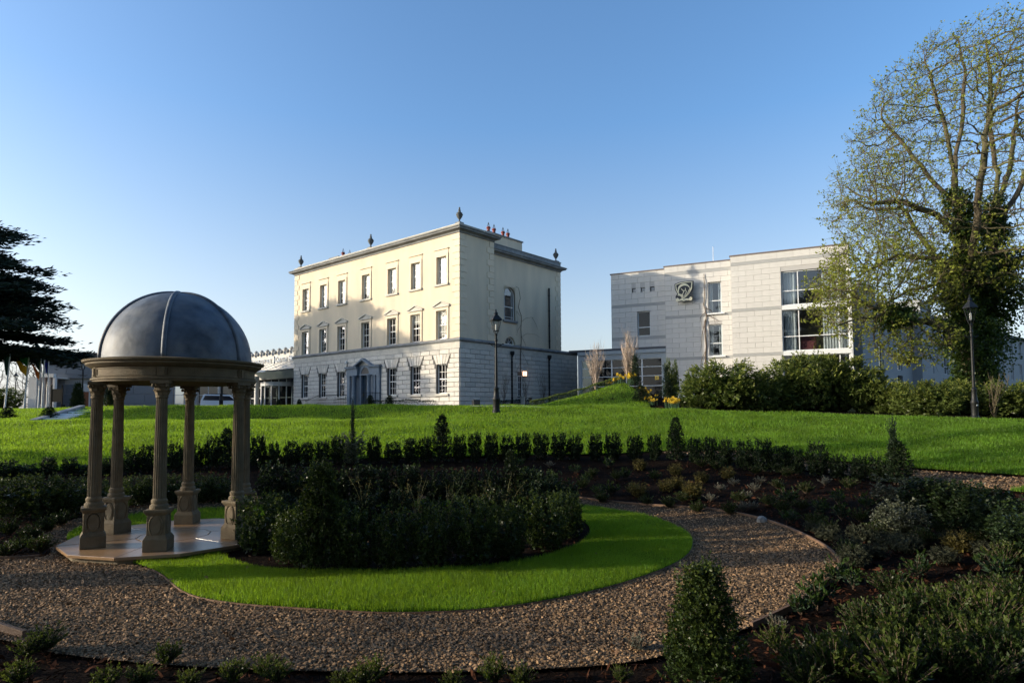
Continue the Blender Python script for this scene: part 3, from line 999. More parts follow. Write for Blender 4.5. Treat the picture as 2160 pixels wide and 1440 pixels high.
b.add([(-REC - .1, YB - .2, 15.75), (-REC - .1, YE - .1, 15.75), (-HL + .1, YE - .1, 15.75), (-HL + .1, YB - .2, 15.75)], [(0, 1, 2, 3)])
b.build('roof', M['slate'], house)
b = MB()
b.box(-HL + .4, -.45, .75, .8, HB, 15.6)                # near-black sheet standing in for the shade of the rooms behind the sashes
b.box(-1.6, -1.55, YB + .5, YE - .4, HB, 15)
b.build('room_lining', M['dark'], house)

# facing stones
CR = .365
z_tops = HS - .5
VZ = z_tops - 4 * CR                                       # voussoirs rise through three courses above the window heads
vous = [(x - .62 - .4 * (k + 1) / 3, x + .62 + .4 * (k + 1) / 3, VZ + k * CR, VZ + (k + 1) * CR) for i, x in enumerate(BAYS) if i != 3 for k in range(3)]
door_clear = (-14.2, -9.42, HB, 6.35)
front = blocks(-HL, 0, z_tops - 12 * CR, z_tops, CR, 1.1, [(a - .02, b_ + .02, c, d) for a, b_, c, d in gr_holes] + vous + [door_clear], x_start=-.55)
side1 = blocks(0, YB, z_tops - 12 * CR, z_tops, CR, 1.1, [], x_start=.55)
side2 = blocks(YB + .05, GE, z_tops - 12 * CR, z_tops, CR, 1.1, [(7.7, 8.28, 3.6, 5.4)], x_start=.3)
stone_me = unit_block('facing_stone', M['lime'])
def dist_front(r):
    return -r[0]
left = lay('stone', side1, ('X', 0), stone_me, house, 300)
left = lay('stone', side2, ('X', -REC), stone_me, house, 110, score=lambda r: r[0])
lay('stone', front, ('Y', 0), stone_me, house, 300 - len(side1) - 110, score=dist_front)
b = MB()                                                    # plain frieze under the string course
v, f = sweep([(-HL, 12), (-HL, 0), (0, 0), (0, YB), (-REC, YB), (-REC, GE)], [(-.02, z_tops + .01), (.03, z_tops + .01), (.03, HS), (-.02, HS)])
b.add(v, f)
b.build('frieze', M['trim'], house)
# voussoirs: five wedge stones over each ground-floor window
for i, x in enumerate(BAYS):
    if i == 3:
        continue
    for k in range(5):
        q0, q1 = x - .62 + 1.24 * k / 5, x - .62 + 1.24 * (k + 1) / 5
        t0, t1 = x - .99 + 1.98 * k / 5, x - .99 + 1.98 * (k + 1) / 5
        b = MB()
        g = .02
        top = VZ + 3 * CR - .015
        b.prism([(q0 + g, 6.02), (q1 - g, 6.02), (t1 - g, top), (t0 + g, top)], -.046 - .006 * (k == 2), 0)
        b.build('voussoir', M['lime'], house)
# quoins, alternately long and short
def quoins(cx, cy, sx, sy, z0, z1, n=16):
    h = (z1 - z0) / n
    for k in range(n):
        L = (.78, .5) if k % 2 else (.5, .78)
        b = MB()
        xs = sorted((cx - sx * .04, cx + sx * L[0]))
        ys = sorted((cy - sy * .04, cy + sy * L[1]))
        b.box(xs[0], xs[1], ys[0], ys[1], z0 + k * h + .03, z0 + (k + 1) * h - .03)
        b.build('quoin', M['quoin'], house)
quoins(0, 0, -1, 1, 7.95, 15.98)
quoins(-HL, 0, 1, 1, 7.95, 15.98)
quoins(0, YB, -1, -1, 7.95, 15.98)
quoins(-REC, YE, -1, -1, 7.95, T2 - .02)
# string course, cornice, parapet
b = MB()
v, f = sweep([(-HL, 12), (-HL, 0), (0, 0), (0, YB), (-REC, YB), (-REC, GE), (-3, GE)], [(-.05, HS), (.06, HS), (.09, HS + .08), (.16, HS + .1), (.16, HS + .2), (.05, HS + .3), (-.05, HS + .31)])
b.add(v, f)
b.build('string_course', M['greystone'], house)
CORN = [(-.1, 0), (.08, 0), (.1, .1), (.2, .16), (.34, .2), (.42, .22), (.42, .3), (.5, .36), (.5, .41), (-.1, .46)]
b = MB()
v, f = sweep([(-HL, YE), (-HL, 0), (0, 0), (0, YB), (-REC, YB)], [(o_, HT + z) for o_, z in CORN])
b.add(v, f)
b.build('cornice', M['greystone'], house)
b = MB()
v, f = sweep([(-HL, YE), (-HL, 0), (0, 0), (0, YB), (-REC, YB)], [(-.25, HT + .44), (.05, HT + .44), (.05, HT + .62), (.09, HT + .63), (.09, HT + .7), (-.25, HT + .72)])
b.add(v, f)
b.build('parapet', M['trim'], house)
b = MB()
v, f = sweep([(-REC, YB - .0), (-REC, YE), (-6, YE)], [(o_, T2 + z) for o_, z in CORN])
b.add(v, f)
b.build('cornice', M['greystone'], house)
b = MB()
v, f = sweep([(-REC, YB), (-REC, YE), (-6, YE)], [(-.25, T2 + .44), (.05, T2 + .44), (.05, T2 + .86), (.09, T2 + .87), (.09, T2 + .95), (-.25, T2 + .97)])
b.add(v, f)
b.build('parapet', M['greystone'], house)
# urns
URN = [(.16, 0), (.16, .05), (.06, .1), (.05, .2), (.09, .26), (.2, .42), (.26, .58), (.28, .62), (.2, .66), (.24, .72), (.13, .8), (.09, .92), (.11, .96), (.05, 1.02), (.075, 1.1), (.05, 1.18), (.0, 1.22)]
for x, y, z in ((-.2, .2, HT + .7), (-11.3, .2, HT + .7), (-HL + .7, .2, HT + .7), (-REC - .25, YE - .3, T2 + .95)):
    u = MB()
    u.lathe(URN, 14, (x, y, z + .12))
    o = u.build('urn', M['urnstone'], house, smooth=False)
    smooth_angle(o, 50)
    p = MB()
    p.box(x - .24, x + .24, y - .24, y + .24, z - .02, z + .12)
    p.build('pedestal', M['greystone'], o)
# chimneys with clay pots
def chimney(x0, x1, y0, y1, z1, pots):
    b = MB()
    b.box(x0, x1, y0, y1, 15.5, z1 - .12)
    c = b.build('chimney', M['stucco'], house)
    k = MB()
    k.box(x0 - .09, x1 + .09, y0 - .09, y1 + .09, z1 - .12, z1)
    k.build('capping', M['greystone'], c)
    for (px_, py_) in pots:
        p = MB()
        p.lathe([(.15, 0), (.14, .25), (.14, .4), (.2, .44), (.2, .52), (.15, .56), (.13, .6)], 12, (px_, py_, z1))
        for a in range(4):
            t = a * PI / 2 + .4
            p.tube([(px_ + .15 * math.cos(t), py_ + .15 * math.sin(t), z1 + .55), (px_, py_, z1 + 1.0)], .015, 4, 1)
        p.build('chimney_pot', [M['terracotta'], M['iron']], c)
chimney(-4.9, -4.0, 7.4, 12.35, 18.5, [(-4.45, 8.1), (-4.45, 8.85), (-4.45, 10.1), (-4.45, 10.8)])
_c = to_house(at_z(724, 525, 19.3))
chimney(_c.x - 1.2, _c.x + .3, _c.y - .8, _c.y + 4.0, 18.35, [(_c.x, _c.y), (_c.x, _c.y + .8)])

# sash windows
def sash(hole, y, cols, rows_up, rows_dn, parent, name='window', blind=0, matw='white'):
    """White double-hung sash set back in its opening; panes are sub-parts."""
    x0, x1, z0, z1 = hole
    b = MB()
    fw = .07
    yy = y + .17
    for q in ((x0, x0 + fw, z0, z1), (x1 - fw, x1, z0, z1), (x0 + fw, x1 - fw, z0, z0 + fw), (x0 + fw, x1 - fw, z1 - fw, z1)):
        b.box(q[0], q[1], yy, yy + .09, q[2], q[3])
    zm = z0 + (z1 - z0) * .5
    b.box(x0 + fw, x1 - fw, yy + .01, yy + .07, zm - .03, zm + .03)
    w = x1 - x0 - 2 * fw
    for c in range(1, cols):
        xx = x0 + fw + w * c / cols
        b.box(xx - .014, xx + .014, yy + .025, yy + .055, z0 + fw, z1 - fw)
    for (a, c, n) in ((z0 + fw, zm - .03, rows_dn), (zm + .03, z1 - fw, rows_up)):
        for k in range(1, n):
            zz = a + (c - a) * k / n
            b.box(x0 + fw, x1 - fw, yy + .026, yy + .054, zz - .014, zz + .014)
    o = b.build(name, M[matw], parent)
    for a, c in ((z0 + fw, zm - .03), (zm + .03, z1 - fw)):
        p = MB()
        p.box(x0 + fw, x1 - fw, yy + .034, yy + .044, a, c)
        p.build('pane', M['glass'], o)
    if blind:
        p = MB()
        p.box(x0 + fw, x1 - fw, yy + .092, yy + .1, z1 - (z1 - z0) * blind, z1)
        p.build('blind', M['curtaind'], o)
    return o
for i, x in enumerate(BAYS):
    w = sash(up_holes[i], 0, 3, 2, 2, house, blind=[.0, .9, .6, .75, .95, .9, .98][i])
    s = MB()                                               # moulded surround, lintel moulding and sill
    h = up_holes[i]
    for q in ((h[0] - .2, h[0], h[2], h[3] + .2), (h[1], h[1] + .2, h[2], h[3] + .2), (h[0], h[1], h[3], h[3] + .2)):
        s.box(q[0], q[1], -.065, .01, q[2], q[3])
    s.build('surround', M['quoin'], w)
    s = MB()
    s.box(h[0] - .26, h[1] + .26, -.12, .01, h[3] + .55, h[3] + .62)
    s.box(h[0] - .2, h[1] + .2, -.03, .01, h[3] + .2, h[3] + .55)
    s.build('lintel', M['quoin'], w)
    s = MB()
    s.box(h[0] - .24, h[1] + .24, -.14, .15, h[2] - .15, h[2])
    s.build('sill', M['trim'], w)
    w = sash(mid_holes[i], 0, 3, 2, 2, house, blind=[0, 0, 0, 0, 0, .35, .9][i])
    h = mid_holes[i]
    s = MB()
    for q in ((h[0] - .2, h[0], h[2], h[3] + .2), (h[1], h[1] + .2, h[2], h[3] + .2), (h[0], h[1], h[3], h[3] + .2)):
        s.box(q[0], q[1], -.07, .01, q[2], q[3])
    s.build('surround', M['quoin'], w)
    s = MB()
    zc = h[3] + .24
    s.box(h[0] - .32, h[1] + .32, -.14, .01, zc, zc + .08)
    L, Rr, ap = h[0] - .34, h[1] + .34, zc + .5
    mid_ = (L + Rr) / 2
    s.prism([(L, zc + .08), (mid_, ap - .08), (mid_, ap), (L, zc + .16)], -.15, .01)
    s.prism([(Rr, zc + .08), (Rr, zc + .16), (mid_, ap), (mid_, ap - .08)], -.15, .01)
    s.prism([(L + .1, zc + .08), (Rr - .1, zc + .08), (mid_, ap - .1)], -.05, .01)
    s.build('pediment', M['trim'], w)
for i, h in enumerate(gr_holes):
    w = sash(h, 0, 3, 2, 2, house)
    s = MB()
    s.box(h[0] - .25, h[1] + .25, -.16, .15, h[2] - .17, h[2])
    s.build('sill', M['trim'], w)
# arched stair window and half-moon window on the side
def arched_window(ya, yb, sill, spr, bars, parent):
    x = -REC - .2
    r = (yb - ya) / 2
    yc = (ya + yb) / 2
    N = 16
    b = MB()
    fw = .08
    def arcband(r0, r1, x0, x1):
        for k in range(N):
            a0, a1 = PI * k / N, PI * (k + 1) / N
            v = []
            for xx in (x0, x1):
                for rr, a in ((r0, a0), (r1, a0), (r1, a1), (r0, a1)):
                    v.append((xx, yc - rr * math.cos(a), spr + rr * math.sin(a)))
            b.add(v, [(0, 1, 2, 3), (7, 6, 5, 4), (0, 4, 5, 1), (1, 5, 6, 2), (2, 6, 7, 3), (3, 7, 4, 0)])
    arcband(r - fw, r, x - .06, x + .03)
    b.box(x - .06, x + .03, ya, yb, sill, sill + fw)
    if spr - sill > .2:
        b.box(x - .06, x + .03, ya, ya + fw, sill + fw, spr)
        b.box(x - .06, x + .03, yb - fw, yb, sill + fw, spr)
        zm = sill + (spr - sill) * .55
        b.box(x - .05, x + .02, ya + fw, yb - fw, zm - .03, zm + .03)
        b.box(x - .04, x + .01, ya + fw, yb - fw, sill + .28, sill + .31)
        for q in bars:
            yy = ya + (yb - ya) * q
            b.box(x - .035, x + .008, yy - .014, yy + .014, sill + fw, spr + math.sqrt(max(0, r * r - (yy - yc) ** 2)) - .05)
    else:
        for a in (.9, 1.57, 2.24):
            b.tube([(x - .01, yc, sill + fw), (x - .01, yc - (r - .05) * math.cos(a), spr + (r - .05) * math.sin(a))], .016, 4)
    o = b.build('window', M['white'], parent)
    p = MB()
    poly = [(x - .015, ya + fw * .5, sill + .02), (x - .015, yb - fw * .5, sill + .02)] + [(x - .015, yc + (r - .03) * math.cos(PI * k / N), spr + (r - .03) * math.sin(PI * k / N)) for k in range(N + 1)]
    n = len(poly)
    p.add(poly + [(q[0] - .008, q[1], q[2]) for q in poly], [tuple(range(n)), tuple(range(2 * n - 1, n - 1, -1))])
    p.build('pane', M['glass'], o)
    return o
w = arched_window(6.02, 7.5, 10.03, 12.12, (.2, .8), house)
s = MB()
s.box(-REC - .1, -REC + .16, 5.85, 7.67, 9.84, 10.02)
s.build('sill', M['greystone'], w)
arched_window(6.15, 7.45, 7.96, 7.98, (), house)
b = MB()                                                   # small door-side window on the ground floor
b.box(-REC - .02, -REC + .035, 7.72, 7.78, 3.62, 5.38)
b.box(-REC - .02, -REC + .035, 8.2, 8.26, 3.62, 5.38)
for z in (3.62, 4.2, 4.78, 5.32):
    b.box(-REC - .02, -REC + .033, 7.78, 8.2, z, z + .05)
b.box(-REC - .02, -REC + .03, 7.975, 8.005, 3.66, 5.33)
w = b.build('window', M['white'], house)
p = MB()
p.box(-REC + .004, -REC + .012, 7.78, 8.2, 3.66, 5.33)
p.build('pane', M['carglass'], w)
# rainwater pipes with hopper heads
for (y, z0, z1, hop) in ((12.2, 8.0, 13.55, False), (6.9, 2.9, 7.0, True), (12.1, 2.9, 7.0, True)):
    b = MB()
    b.tube([(-REC + .1, y, z0), (-REC + .1, y, z1)], .075, 8)
    for k in range(4):
        zz = z0 + (z1 - z0) * (k + .5) / 4
        b.lathe([(.095, -.05), (.095, .05)], 8, (-REC + .1, y, zz))
    if hop:
        b.lathe([(.08, -.1), (.12, 0), (.24, .16), (.26, .34), (.2, .4)], 4, (-REC + .14, y, z1))
    b.build('downpipe', M['iron'], house)
# lit wall lantern beside the small window
lamp_m, n_, l_, bs_ = new_mat('lantern_glow')
bs_.inputs['Base Color'].default_value = (.8, .6, .45, 1)
bs_.inputs['Emission Color'].default_value = (1, .62, .4, 1)
bs_.inputs['Emission Strength'].default_value = 1.1
b = MB()
b.box(-REC, -REC + .3, 8.38, 8.72, 5.32, 5.36)
b.box(-REC, -REC + .3, 8.38, 8.72, 5.78, 5.82)
for yy in (8.38, 8.69):
    b.box(-REC + .27, -REC + .3, yy, yy + .03, 5.36, 5.78)
w = b.build('wall_lantern', M['iron'], house)
p = MB()
p.box(-REC + .02, -REC + .26, 8.42, 8.68, 5.37, 5.77)
p.build('lit_glass', lamp_m, w)

# doorcase: steps, pilasters, two columns, entablature, pediment, fanlight, navy door
door = MB()
door.box(-12.27, -11.08, .2, .27, 2.75, 5.55)
d = door.build('door', M['navy'], house)
for (a, c) in ((-12.15, -11.75), (-11.6, -11.2)):
    for (z0, z1) in ((2.95, 3.6), (3.75, 4.5), (4.65, 5.4)):
        p = MB()
        p.box(a, c, .185, .2, z0, z1)
        p.build('door_panel', M['navy'], d)
p = MB()
p.lathe([(.07, 0), (.07, .03), (.0, .04)], 10, (0, 0, 0))
o = p.build('knocker', M['brass'], d, loc=(-11.68, .19, 4.35))
o.rotation_euler = (PI / 2, 0, 0)
p = MB()
p.box(-12.18, -12.12, .14, .19, 3.7, 3.95)
p.build('handle', M['brass'], d)
dc = MB()
for (a, c) in ((-14.12, -13.72), (-13.3, -12.98), (-10.36, -10.04), (-9.86, -9.46)):     # pilasters
    dc.box(a, c, -.2, .05, 2.75, 5.55)
    dc.box(a - .05, c + .05, -.24, .05, 2.75, 2.98)
    dc.box(a - .04, c + .04, -.24, .05, 5.42, 5.55)
for (a, c) in ((-13.72, -13.3), (-10.04, -9.86)):
    dc.box(a, c, -.04, .04, 2.75, 3.6)
dc.box(-12.98, -12.27, -.02, .3, 2.75, 5.6)
dc.box(-11.08, -10.36, -.02, .3, 2.75, 5.6)
dc.box(-14.14, -12.55, -.26, .05, 5.55, 6.2)
dc.box(-10.8, -9.44, -.26, .05, 5.55, 6.2)
dc.box(-14.26, -12.5, -.4, .05, 6.2, 6.34)
dc.box(-10.84, -9.3, -.4, .05, 6.2, 6.34)
dc.prism([(-13.0, 6.34), (-12.75, 6.34), (-11.66, 6.86), (-10.57, 6.34), (-10.3, 6.34), (-11.66, 7.02)], -.45, .02)
N = 12
for k in range(N):                                        # arch ring and tympanum round the fanlight
    a0, a1 = PI * k / N, PI * (k + 1) / N
    dc.prism([(-11.67 + .58 * math.cos(a0), 5.66 + .58 * math.sin(a0)), (-11.67 + .78 * math.cos(a0), 5.66 + .78 * math.sin(a0)),
              (-11.67 + .78 * math.cos(a1), 5.66 + .78 * math.sin(a1)), (-11.67 + .58 * math.cos(a1), 5.66 + .58 * math.sin(a1))], -.06, .05)
    am, an = (math.cos(a0), math.sin(a0)), (math.cos(a1), math.sin(a1))
    def lim(t):
        s_ = min(.86 / max(abs(t[0]), 1e-3), 1.16 / max(abs(t[1]), 1e-3))
        x_, z_ = t[0] * s_, t[1] * s_
        z_ = min(z_, 1.14 - abs(x_) * .47)
        return (-11.67 + x_, 5.66 + z_)
    dc.prism([(-11.67 + .78 * am[0], 5.66 + .78 * am[1]), lim(am), lim(an), (-11.67 + .78 * an[0], 5.66 + .78 * an[1])], -.02, .04)
dc.box(-12.5, -10.85, -.1, .3, 5.55, 5.66)
dcase = dc.build('doorcase', M['bluestone'], house)
for x in (-12.75, -10.6):
    c = MB()
    c.lathe([(.25, 0), (.25, .1), (.21, .14), (.23, .2), (.19, .26), (.185, 1.2), (.155, 2.55), (.19, 2.6), (.19, 2.66), (.24, 2.72), (.24, 2.8)], 18, (x, -.42, 2.75))
    smooth_angle(c.build('column', M['bluestone'], dcase), 40)
fan = MB()
for k in range(1, 8):
    a = PI * k / 8
    fan.tube([(-11.67 + .1 * math.cos(a), .03, 5.68 + .1 * math.sin(a)), (-11.67 + .56 * math.cos(a), .03, 5.67 + .56 * math.sin(a))], .016, 4)
fan.tube([(-11.67 + .13 * math.cos(PI * k / 8), .03, 5.68 + .13 * math.sin(PI * k / 8)) for k in range(9)], .025, 4)
fw_ = fan.build('fanlight', M['white'], house)
p = MB()
p.prism([(-11.67 + .58 * math.cos(PI * k / 12), 5.665 + .58 * math.sin(PI * k / 12)) for k in range(13)], .06, .07)
p.build('pane', M['carglass'], fw_)
for (a, c) in ((-13.72, -13.3), (-10.04, -9.86)):
    p = MB()
    p.box(a + .02, c - .02, -.02, .0, 3.6, 5.4)
    o = p.build('sidelight', M['carglass'], house)
    q = MB()
    q.box(a, a + .03, -.05, .0, 3.6, 5.42)
    q.box(c - .03, c, -.05, .0, 3.6, 5.42)
    q.build('frame', M['white'], o)
st = MB()
for k in range(2):
    st.box(-12.9 - .3 * k, -10.4 + .3 * k, -1.0 - .4 * (k + 1), -.02, 2.5, 2.75 - .02 - .13 * k)
st.build('doorstep', M['bluestone'], house)
# security camera over the door
b = MB()
b.lathe([(.0, -.12), (.09, -.1), (.12, 0), (.12, .12), (.06, .16)], 10, (-14.35, -.16, 6.75))
b.box(-14.4, -14.3, -.12, .0, 6.85, 6.92)
b.build('security_camera', M['white'], house)

# railings either side of the steps
def railing(name, pts, h, label):
    """pts in house-local plan along the rail."""
    t = thing(name, label, 'railing', (HP.x, HP.y, 0), HRZ, 'iron railings at the house door')
    b = MB()
    for dz in (h, .35):
        b.tube([(x, y, z + dz) for x, y, z in pts], .02, 5)
    b.build('rail', M['iron'], t)
    n = 0
    for (p, q) in zip(pts[:-1], pts[1:]):
        L = (Vector(q) - Vector(p)).length
        k = max(2, int(L / .17))
        for i in range(k):
            v = Vector(p).lerp(Vector(q), i / k)
            bar = MB()
            bar.tube([(v.x, v.y, v.z), (v.x, v.y, v.z + h + .06)], .012, 4)
            bar.build('baluster', M['iron'], t)
    return t
railing('railing', [(-19.1, -1.3, 2.35), (-16.9, -1.3, 2.85), (-14.25, -1.3, 2.85), (-14.25, -.1, 2.85)], 1.02, 'black iron railing left of the house door, sloping at its far end')
railing('railing', [(-10.4, -1.3, 2.8), (-9.35, -1.3, 2.8), (-9.35, -.1, 2.8)], 1.15, 'short black iron railing right of the house door')
# ------------------------------------------------------------------ the modern building on the right
RP = at(1260 + 1875 / 3.512, 490 + 500 / 3.512, 43.0)
RRZ = math.radians(-26)
hotel = thing('modern_building', 'modern flat roofed building clad in pale stone panels with grey bands and a glazed corner', 'building', (RP.x, RP.y, 0), RRZ)
RB, RT = 2.6, 13.85
BANDS = [(13.12, 13.36), (9.64, 9.86), (6.3, 6.52)]
Y2, Y1 = 1.2, 2.0                         # set-backs of the middle and left fronts
WIN3 = (-4.38, -.12, 2.9, 12.38)
w2 = [(-9.72, -8.7, 9.85, 12.3), (-9.72, -8.7, 6.52, 9.0)]
w1 = [(-15.52, -14.45, 8.48, 10.55)]
holes1 = [(-15.95, -15.62, 12.18, 12.55), (-15.2, -14.85, 12.18, 12.55), (-14.42, -14.05, 12.18, 12.55)]
b = MB()
wall_faces(b, -7.85, 0, RB, RT, [WIN3], 0, .35)
wall_faces(b, -13.05, -7.85, RB, RT, w2, Y2, .3)
wall_faces(b, -17.75, -13.05, 7.0, RT, w1 + holes1, Y1, .3)
b.add([(-7.85, 0, RB), (-7.85, Y2, RB), (-7.85, Y2, RT), (-7.85, 0, RT)], [(3, 2, 1, 0)])
b.add([(-13.05, Y2, RB), (-13.05, Y1, RB), (-13.05, Y1, RT), (-13.05, Y2, RT)], [(3, 2, 1, 0)])
b.add([(-17.75, Y1, 5), (-17.75, 16, 5), (-17.75, 16, RT), (-17.75, Y1, RT)], [(3, 2, 1, 0)])
b.add([(0, 0, RB), (0, 16, RB), (0, 16, RT), (0, 0, RT)], [(0, 1, 2, 3)])
b.add([(-17.75, 16, RB), (0, 16, RB), (0, 16, RT), (-17.75, 16, RT)], [(3, 2, 1, 0)])
b.build('wall_core', M['paneljoint'], hotel)
b = MB()
b.prismz([(-17.7, Y1 + .3), (-13.1, Y1 + .3), (-13.1, Y2 + .3), (-7.9, Y2 + .3), (-7.9, .3), (-.1, .3), (-.1, 15.9), (-17.7, 15.9)], RT - .35, RT - .25)
b.build('roof', M['slate'], hotel)
b = MB()
v, f = sweep([(-17.75, 16), (-17.75, Y1), (-13.05, Y1), (-13.05, Y2), (-7.85, Y2), (-7.85, 0), (0, 0), (0, 16)], [(-.3, RT), (.07, RT), (.07, RT + .09), (-.3, RT + .11)])
b.add(v, f)
b.build('coping', M['coping'], hotel)
for (x0, x1, y) in ((-7.85, 0, 0), (-13.05, -7.85, Y2), (-17.75, -13.05, Y1)):
    for k, (z0, z1) in enumerate(BANDS):
        hs = [h for h in ([WIN3] if y == 0 else w2 if y == Y2 else w1 + holes1) if h[2] < z1 and h[3] > z0]
        if y == Y1:
            z0, z1 = [(10.97, 11.2), (8.2, 8.45), (7.0, 7.01)][k]
            if z1 < 7.1:
                continue
            hs = []
        xs = x0
        for h in sorted(hs) + [None]:
            xe = h[0] if h else x1
            if xe - xs > .05:
                bm_ = MB()
                bm_.box(xs + .01, xe - .01, y - .034, y, z0 + .008, z1 - .008)
                bm_.build('stone_band', M['band'], hotel)
            if h:
                xs = h[1]
pan_me = unit_block('stone_panel', M['panel'], ch=.015)
PH = .413
cap = 300
def bands_obst(bs):
    return [(-99, 99, z0, z1) for z0, z1 in bs]
def panel_rows(x0, x1, zs, holes, xs):
    out = []
    for (a, c) in zs:
        n = max(1, round((c - a) / PH))
        out += blocks(x0, x1, a, c, (c - a) / n, 1.08, holes, x_start=xs)
    return out
r3 = panel_rows(-7.83, -.02, [(13.36, RT), (9.86, 13.12), (6.52, 9.64), (4.6, 6.3)], [(WIN3[0] - .02, WIN3[1] + 1, WIN3[2], WIN3[3])], -7.85)
r2 = panel_rows(-13.03, -7.87, [(13.36, RT), (9.86, 13.12), (6.52, 9.64), (3.4, 6.3)], w2, -13.05)
r1 = panel_rows(-17.73, -13.07, [(11.2, RT), (8.45, 10.97), (7.55, 8.2)], w1 + holes1, -17.6)
cap = lay('stone_panel', r3, ('Y', 0), pan_me, hotel, cap, .022, .01, rest_name='stone_cladding')
cap = lay('stone_panel', r2, ('Y', Y2), pan_me, hotel, cap, .03, .01, score=lambda r: -r[2], rest_name='stone_cladding')
lay('stone_panel', r1, ('Y', Y1), pan_me, hotel, max(0, cap), .03, .01, score=lambda r: -r[2], rest_name='stone_cladding')
b = MB()
b.box(.0, .03, 0.01, 16, RB, RT - .01)
b.build('side_wall', M['render'], hotel)

def modern_window(h, y, vs_, hs_, parent, curtains=(), gm='glassb', fw=.07, room=True):
    """Aluminium window: mullions at vs_, transoms at hs_; one pane per cell is a sub-part."""
    x0, x1, z0, z1 = h
    yy = y + .14
    b = MB()
    X = [x0] + list(vs_) + [x1]
    Z = [z0] + list(hs_) + [z1]
    for i, x in enumerate(X):
        a = x if i == 0 else (x - fw if i == len(X) - 1 else x - fw / 2)
        b.box(a, a + fw, yy, yy + .1, z0, z1)
    for i, z in enumerate(Z):
        a = z if i == 0 else (z - fw if i == len(Z) - 1 else z - fw / 2)
        b.box(x0 + fw, x1 - fw, yy + .004, yy + .096, a, a + fw)
    o = b.build('window', M['frame'], parent)
    for i in range(len(X) - 1):
        for k in range(len(Z) - 1):
            p = MB()
            p.box(X[i] + fw * .3, X[i + 1] - fw * .3, yy + .045, yy + .053, Z[k] + fw * .3, Z[k + 1] - fw * .3)
            p.build('pane', M[gm], o)
    for (a, c) in curtains:
        p = MB()
        n = max(4, int((c - a) / .09))
        pts = [(a + (c - a) * k / n, yy + .28 + .035 * (-1) ** k) for k in range(n + 1)]
        v = [(q[0], q[1], z0) for q in pts] + [(q[0], q[1], z1) for q in pts]
        p.add(v, [(k, k + 1, k + n + 2, k + n + 1) for k in range(n)])
        p.build('curtain', M['curtain'], o)
    return o
for h in w2:
    modern_window(h, Y2, (), (h[2] + 1.0,), hotel, curtains=((h[0] + .05, h[0] + .32), (h[1] - .3, h[1] - .05)))
    s = MB()
    s.box(h[0] - .06, h[1] + .22, Y2 - .2, Y2 + .1, h[2] - .1, h[2] - .002)
    s.build('sill', M['frame'], hotel)
modern_window(w1[0], Y1, (), (w1[0][2] + .75,), hotel, gm='glassd')
for h in holes1:
    p = MB()
    p.box(h[0], h[1], Y1 + .2, Y1 + .21, h[2], h[3])
    p.build('small_window', M['glassb'], hotel)
gz = [(9.88, 12.36), (6.56, 9.55), (3.0, 6.24)]
for k, (z0, z1) in enumerate(gz):
    modern_window((WIN3[0], WIN3[1], z0, z1), -.02, (-3.3, -.75), (z0 + 1.06,), hotel, curtains=((-4.25, -3.45), (-1.75, -.2)) if k < 2 else (), fw=.065)
for (z0, z1) in ((9.55, 9.88), (6.24, 6.56)):
    s = MB()
    s.box(WIN3[0] + .01, WIN3[1] + .1, -.08, .28, z0 + .003, z1 - .003)
    s.build('spandrel', M['frame'], hotel)
b = MB()
b.box(-.12, .06, -.06, .3, 2.9, 12.42)
b.build('corner_post', M['frame'], hotel)
b = MB()
b.box(-7.5, -.3, 3.2, 3.25, 3, 13.2)
b.box(-13, -7.9, 3.4, 3.45, 3, 13.2)
b.box(-17.6, -13.1, 4.2, 4.25, 7, 13.2)
for z in (9.7, 6.4):
    b.box(-7.5, -.3, .5, 3.2, z - .1, z)
b.build('room_lining', M['room'], hotel)
b = MB()
b.box(-3.2, -2.2, .8, 1.5, 6.5, 7.35)
b.box(-3.2, -2.2, 1.5, 1.7, 6.5, 7.75)
b.build('sofa', M['redsofa'], hotel)
b = MB()
b.tube([(-9.5, 3, RT - .2), (-9.5, 3, RT + 1.7)], .025, 5)
b.build('mast', M['frame'], hotel)

# heraldic emblem: dark shield plate with pale border, crescent, antler lines and scroll lobes, standing off the wall
emb = thing('wall_emblem', 'dark shield shaped emblem with pale gold crescent and scrollwork mounted on pale stone wall', 'emblem', hotel.matrix_world @ Vector((0, 0, 0)))
emb.location = (RP.x, RP.y, 0)
emb.rotation_euler = (0, 0, RRZ)
EX, EZ, EY = -11.46, 11.6, Y2 - .46
def epoly(pts, s=1.0):
    return [(EX + x * s, EZ + z * s) for x, z in pts]
SH = [(-.72, .72), (-.3, .86), (.3, .9), (.76, .86), (.72, .3), (.58, -.08), (.72, -.32), (.66, -.56), (.42, -.7), (.2, -.66), (0, -.74), (-.2, -.68), (-.45, -.74), (-.62, -.5), (-.66, -.28), (-.52, -.06), (-.7, .3)]
b = MB()
b.prism([p for p in epoly(SH)][::-1], EY, EY + .12)
b.build('plate', M['emblem'], emb)
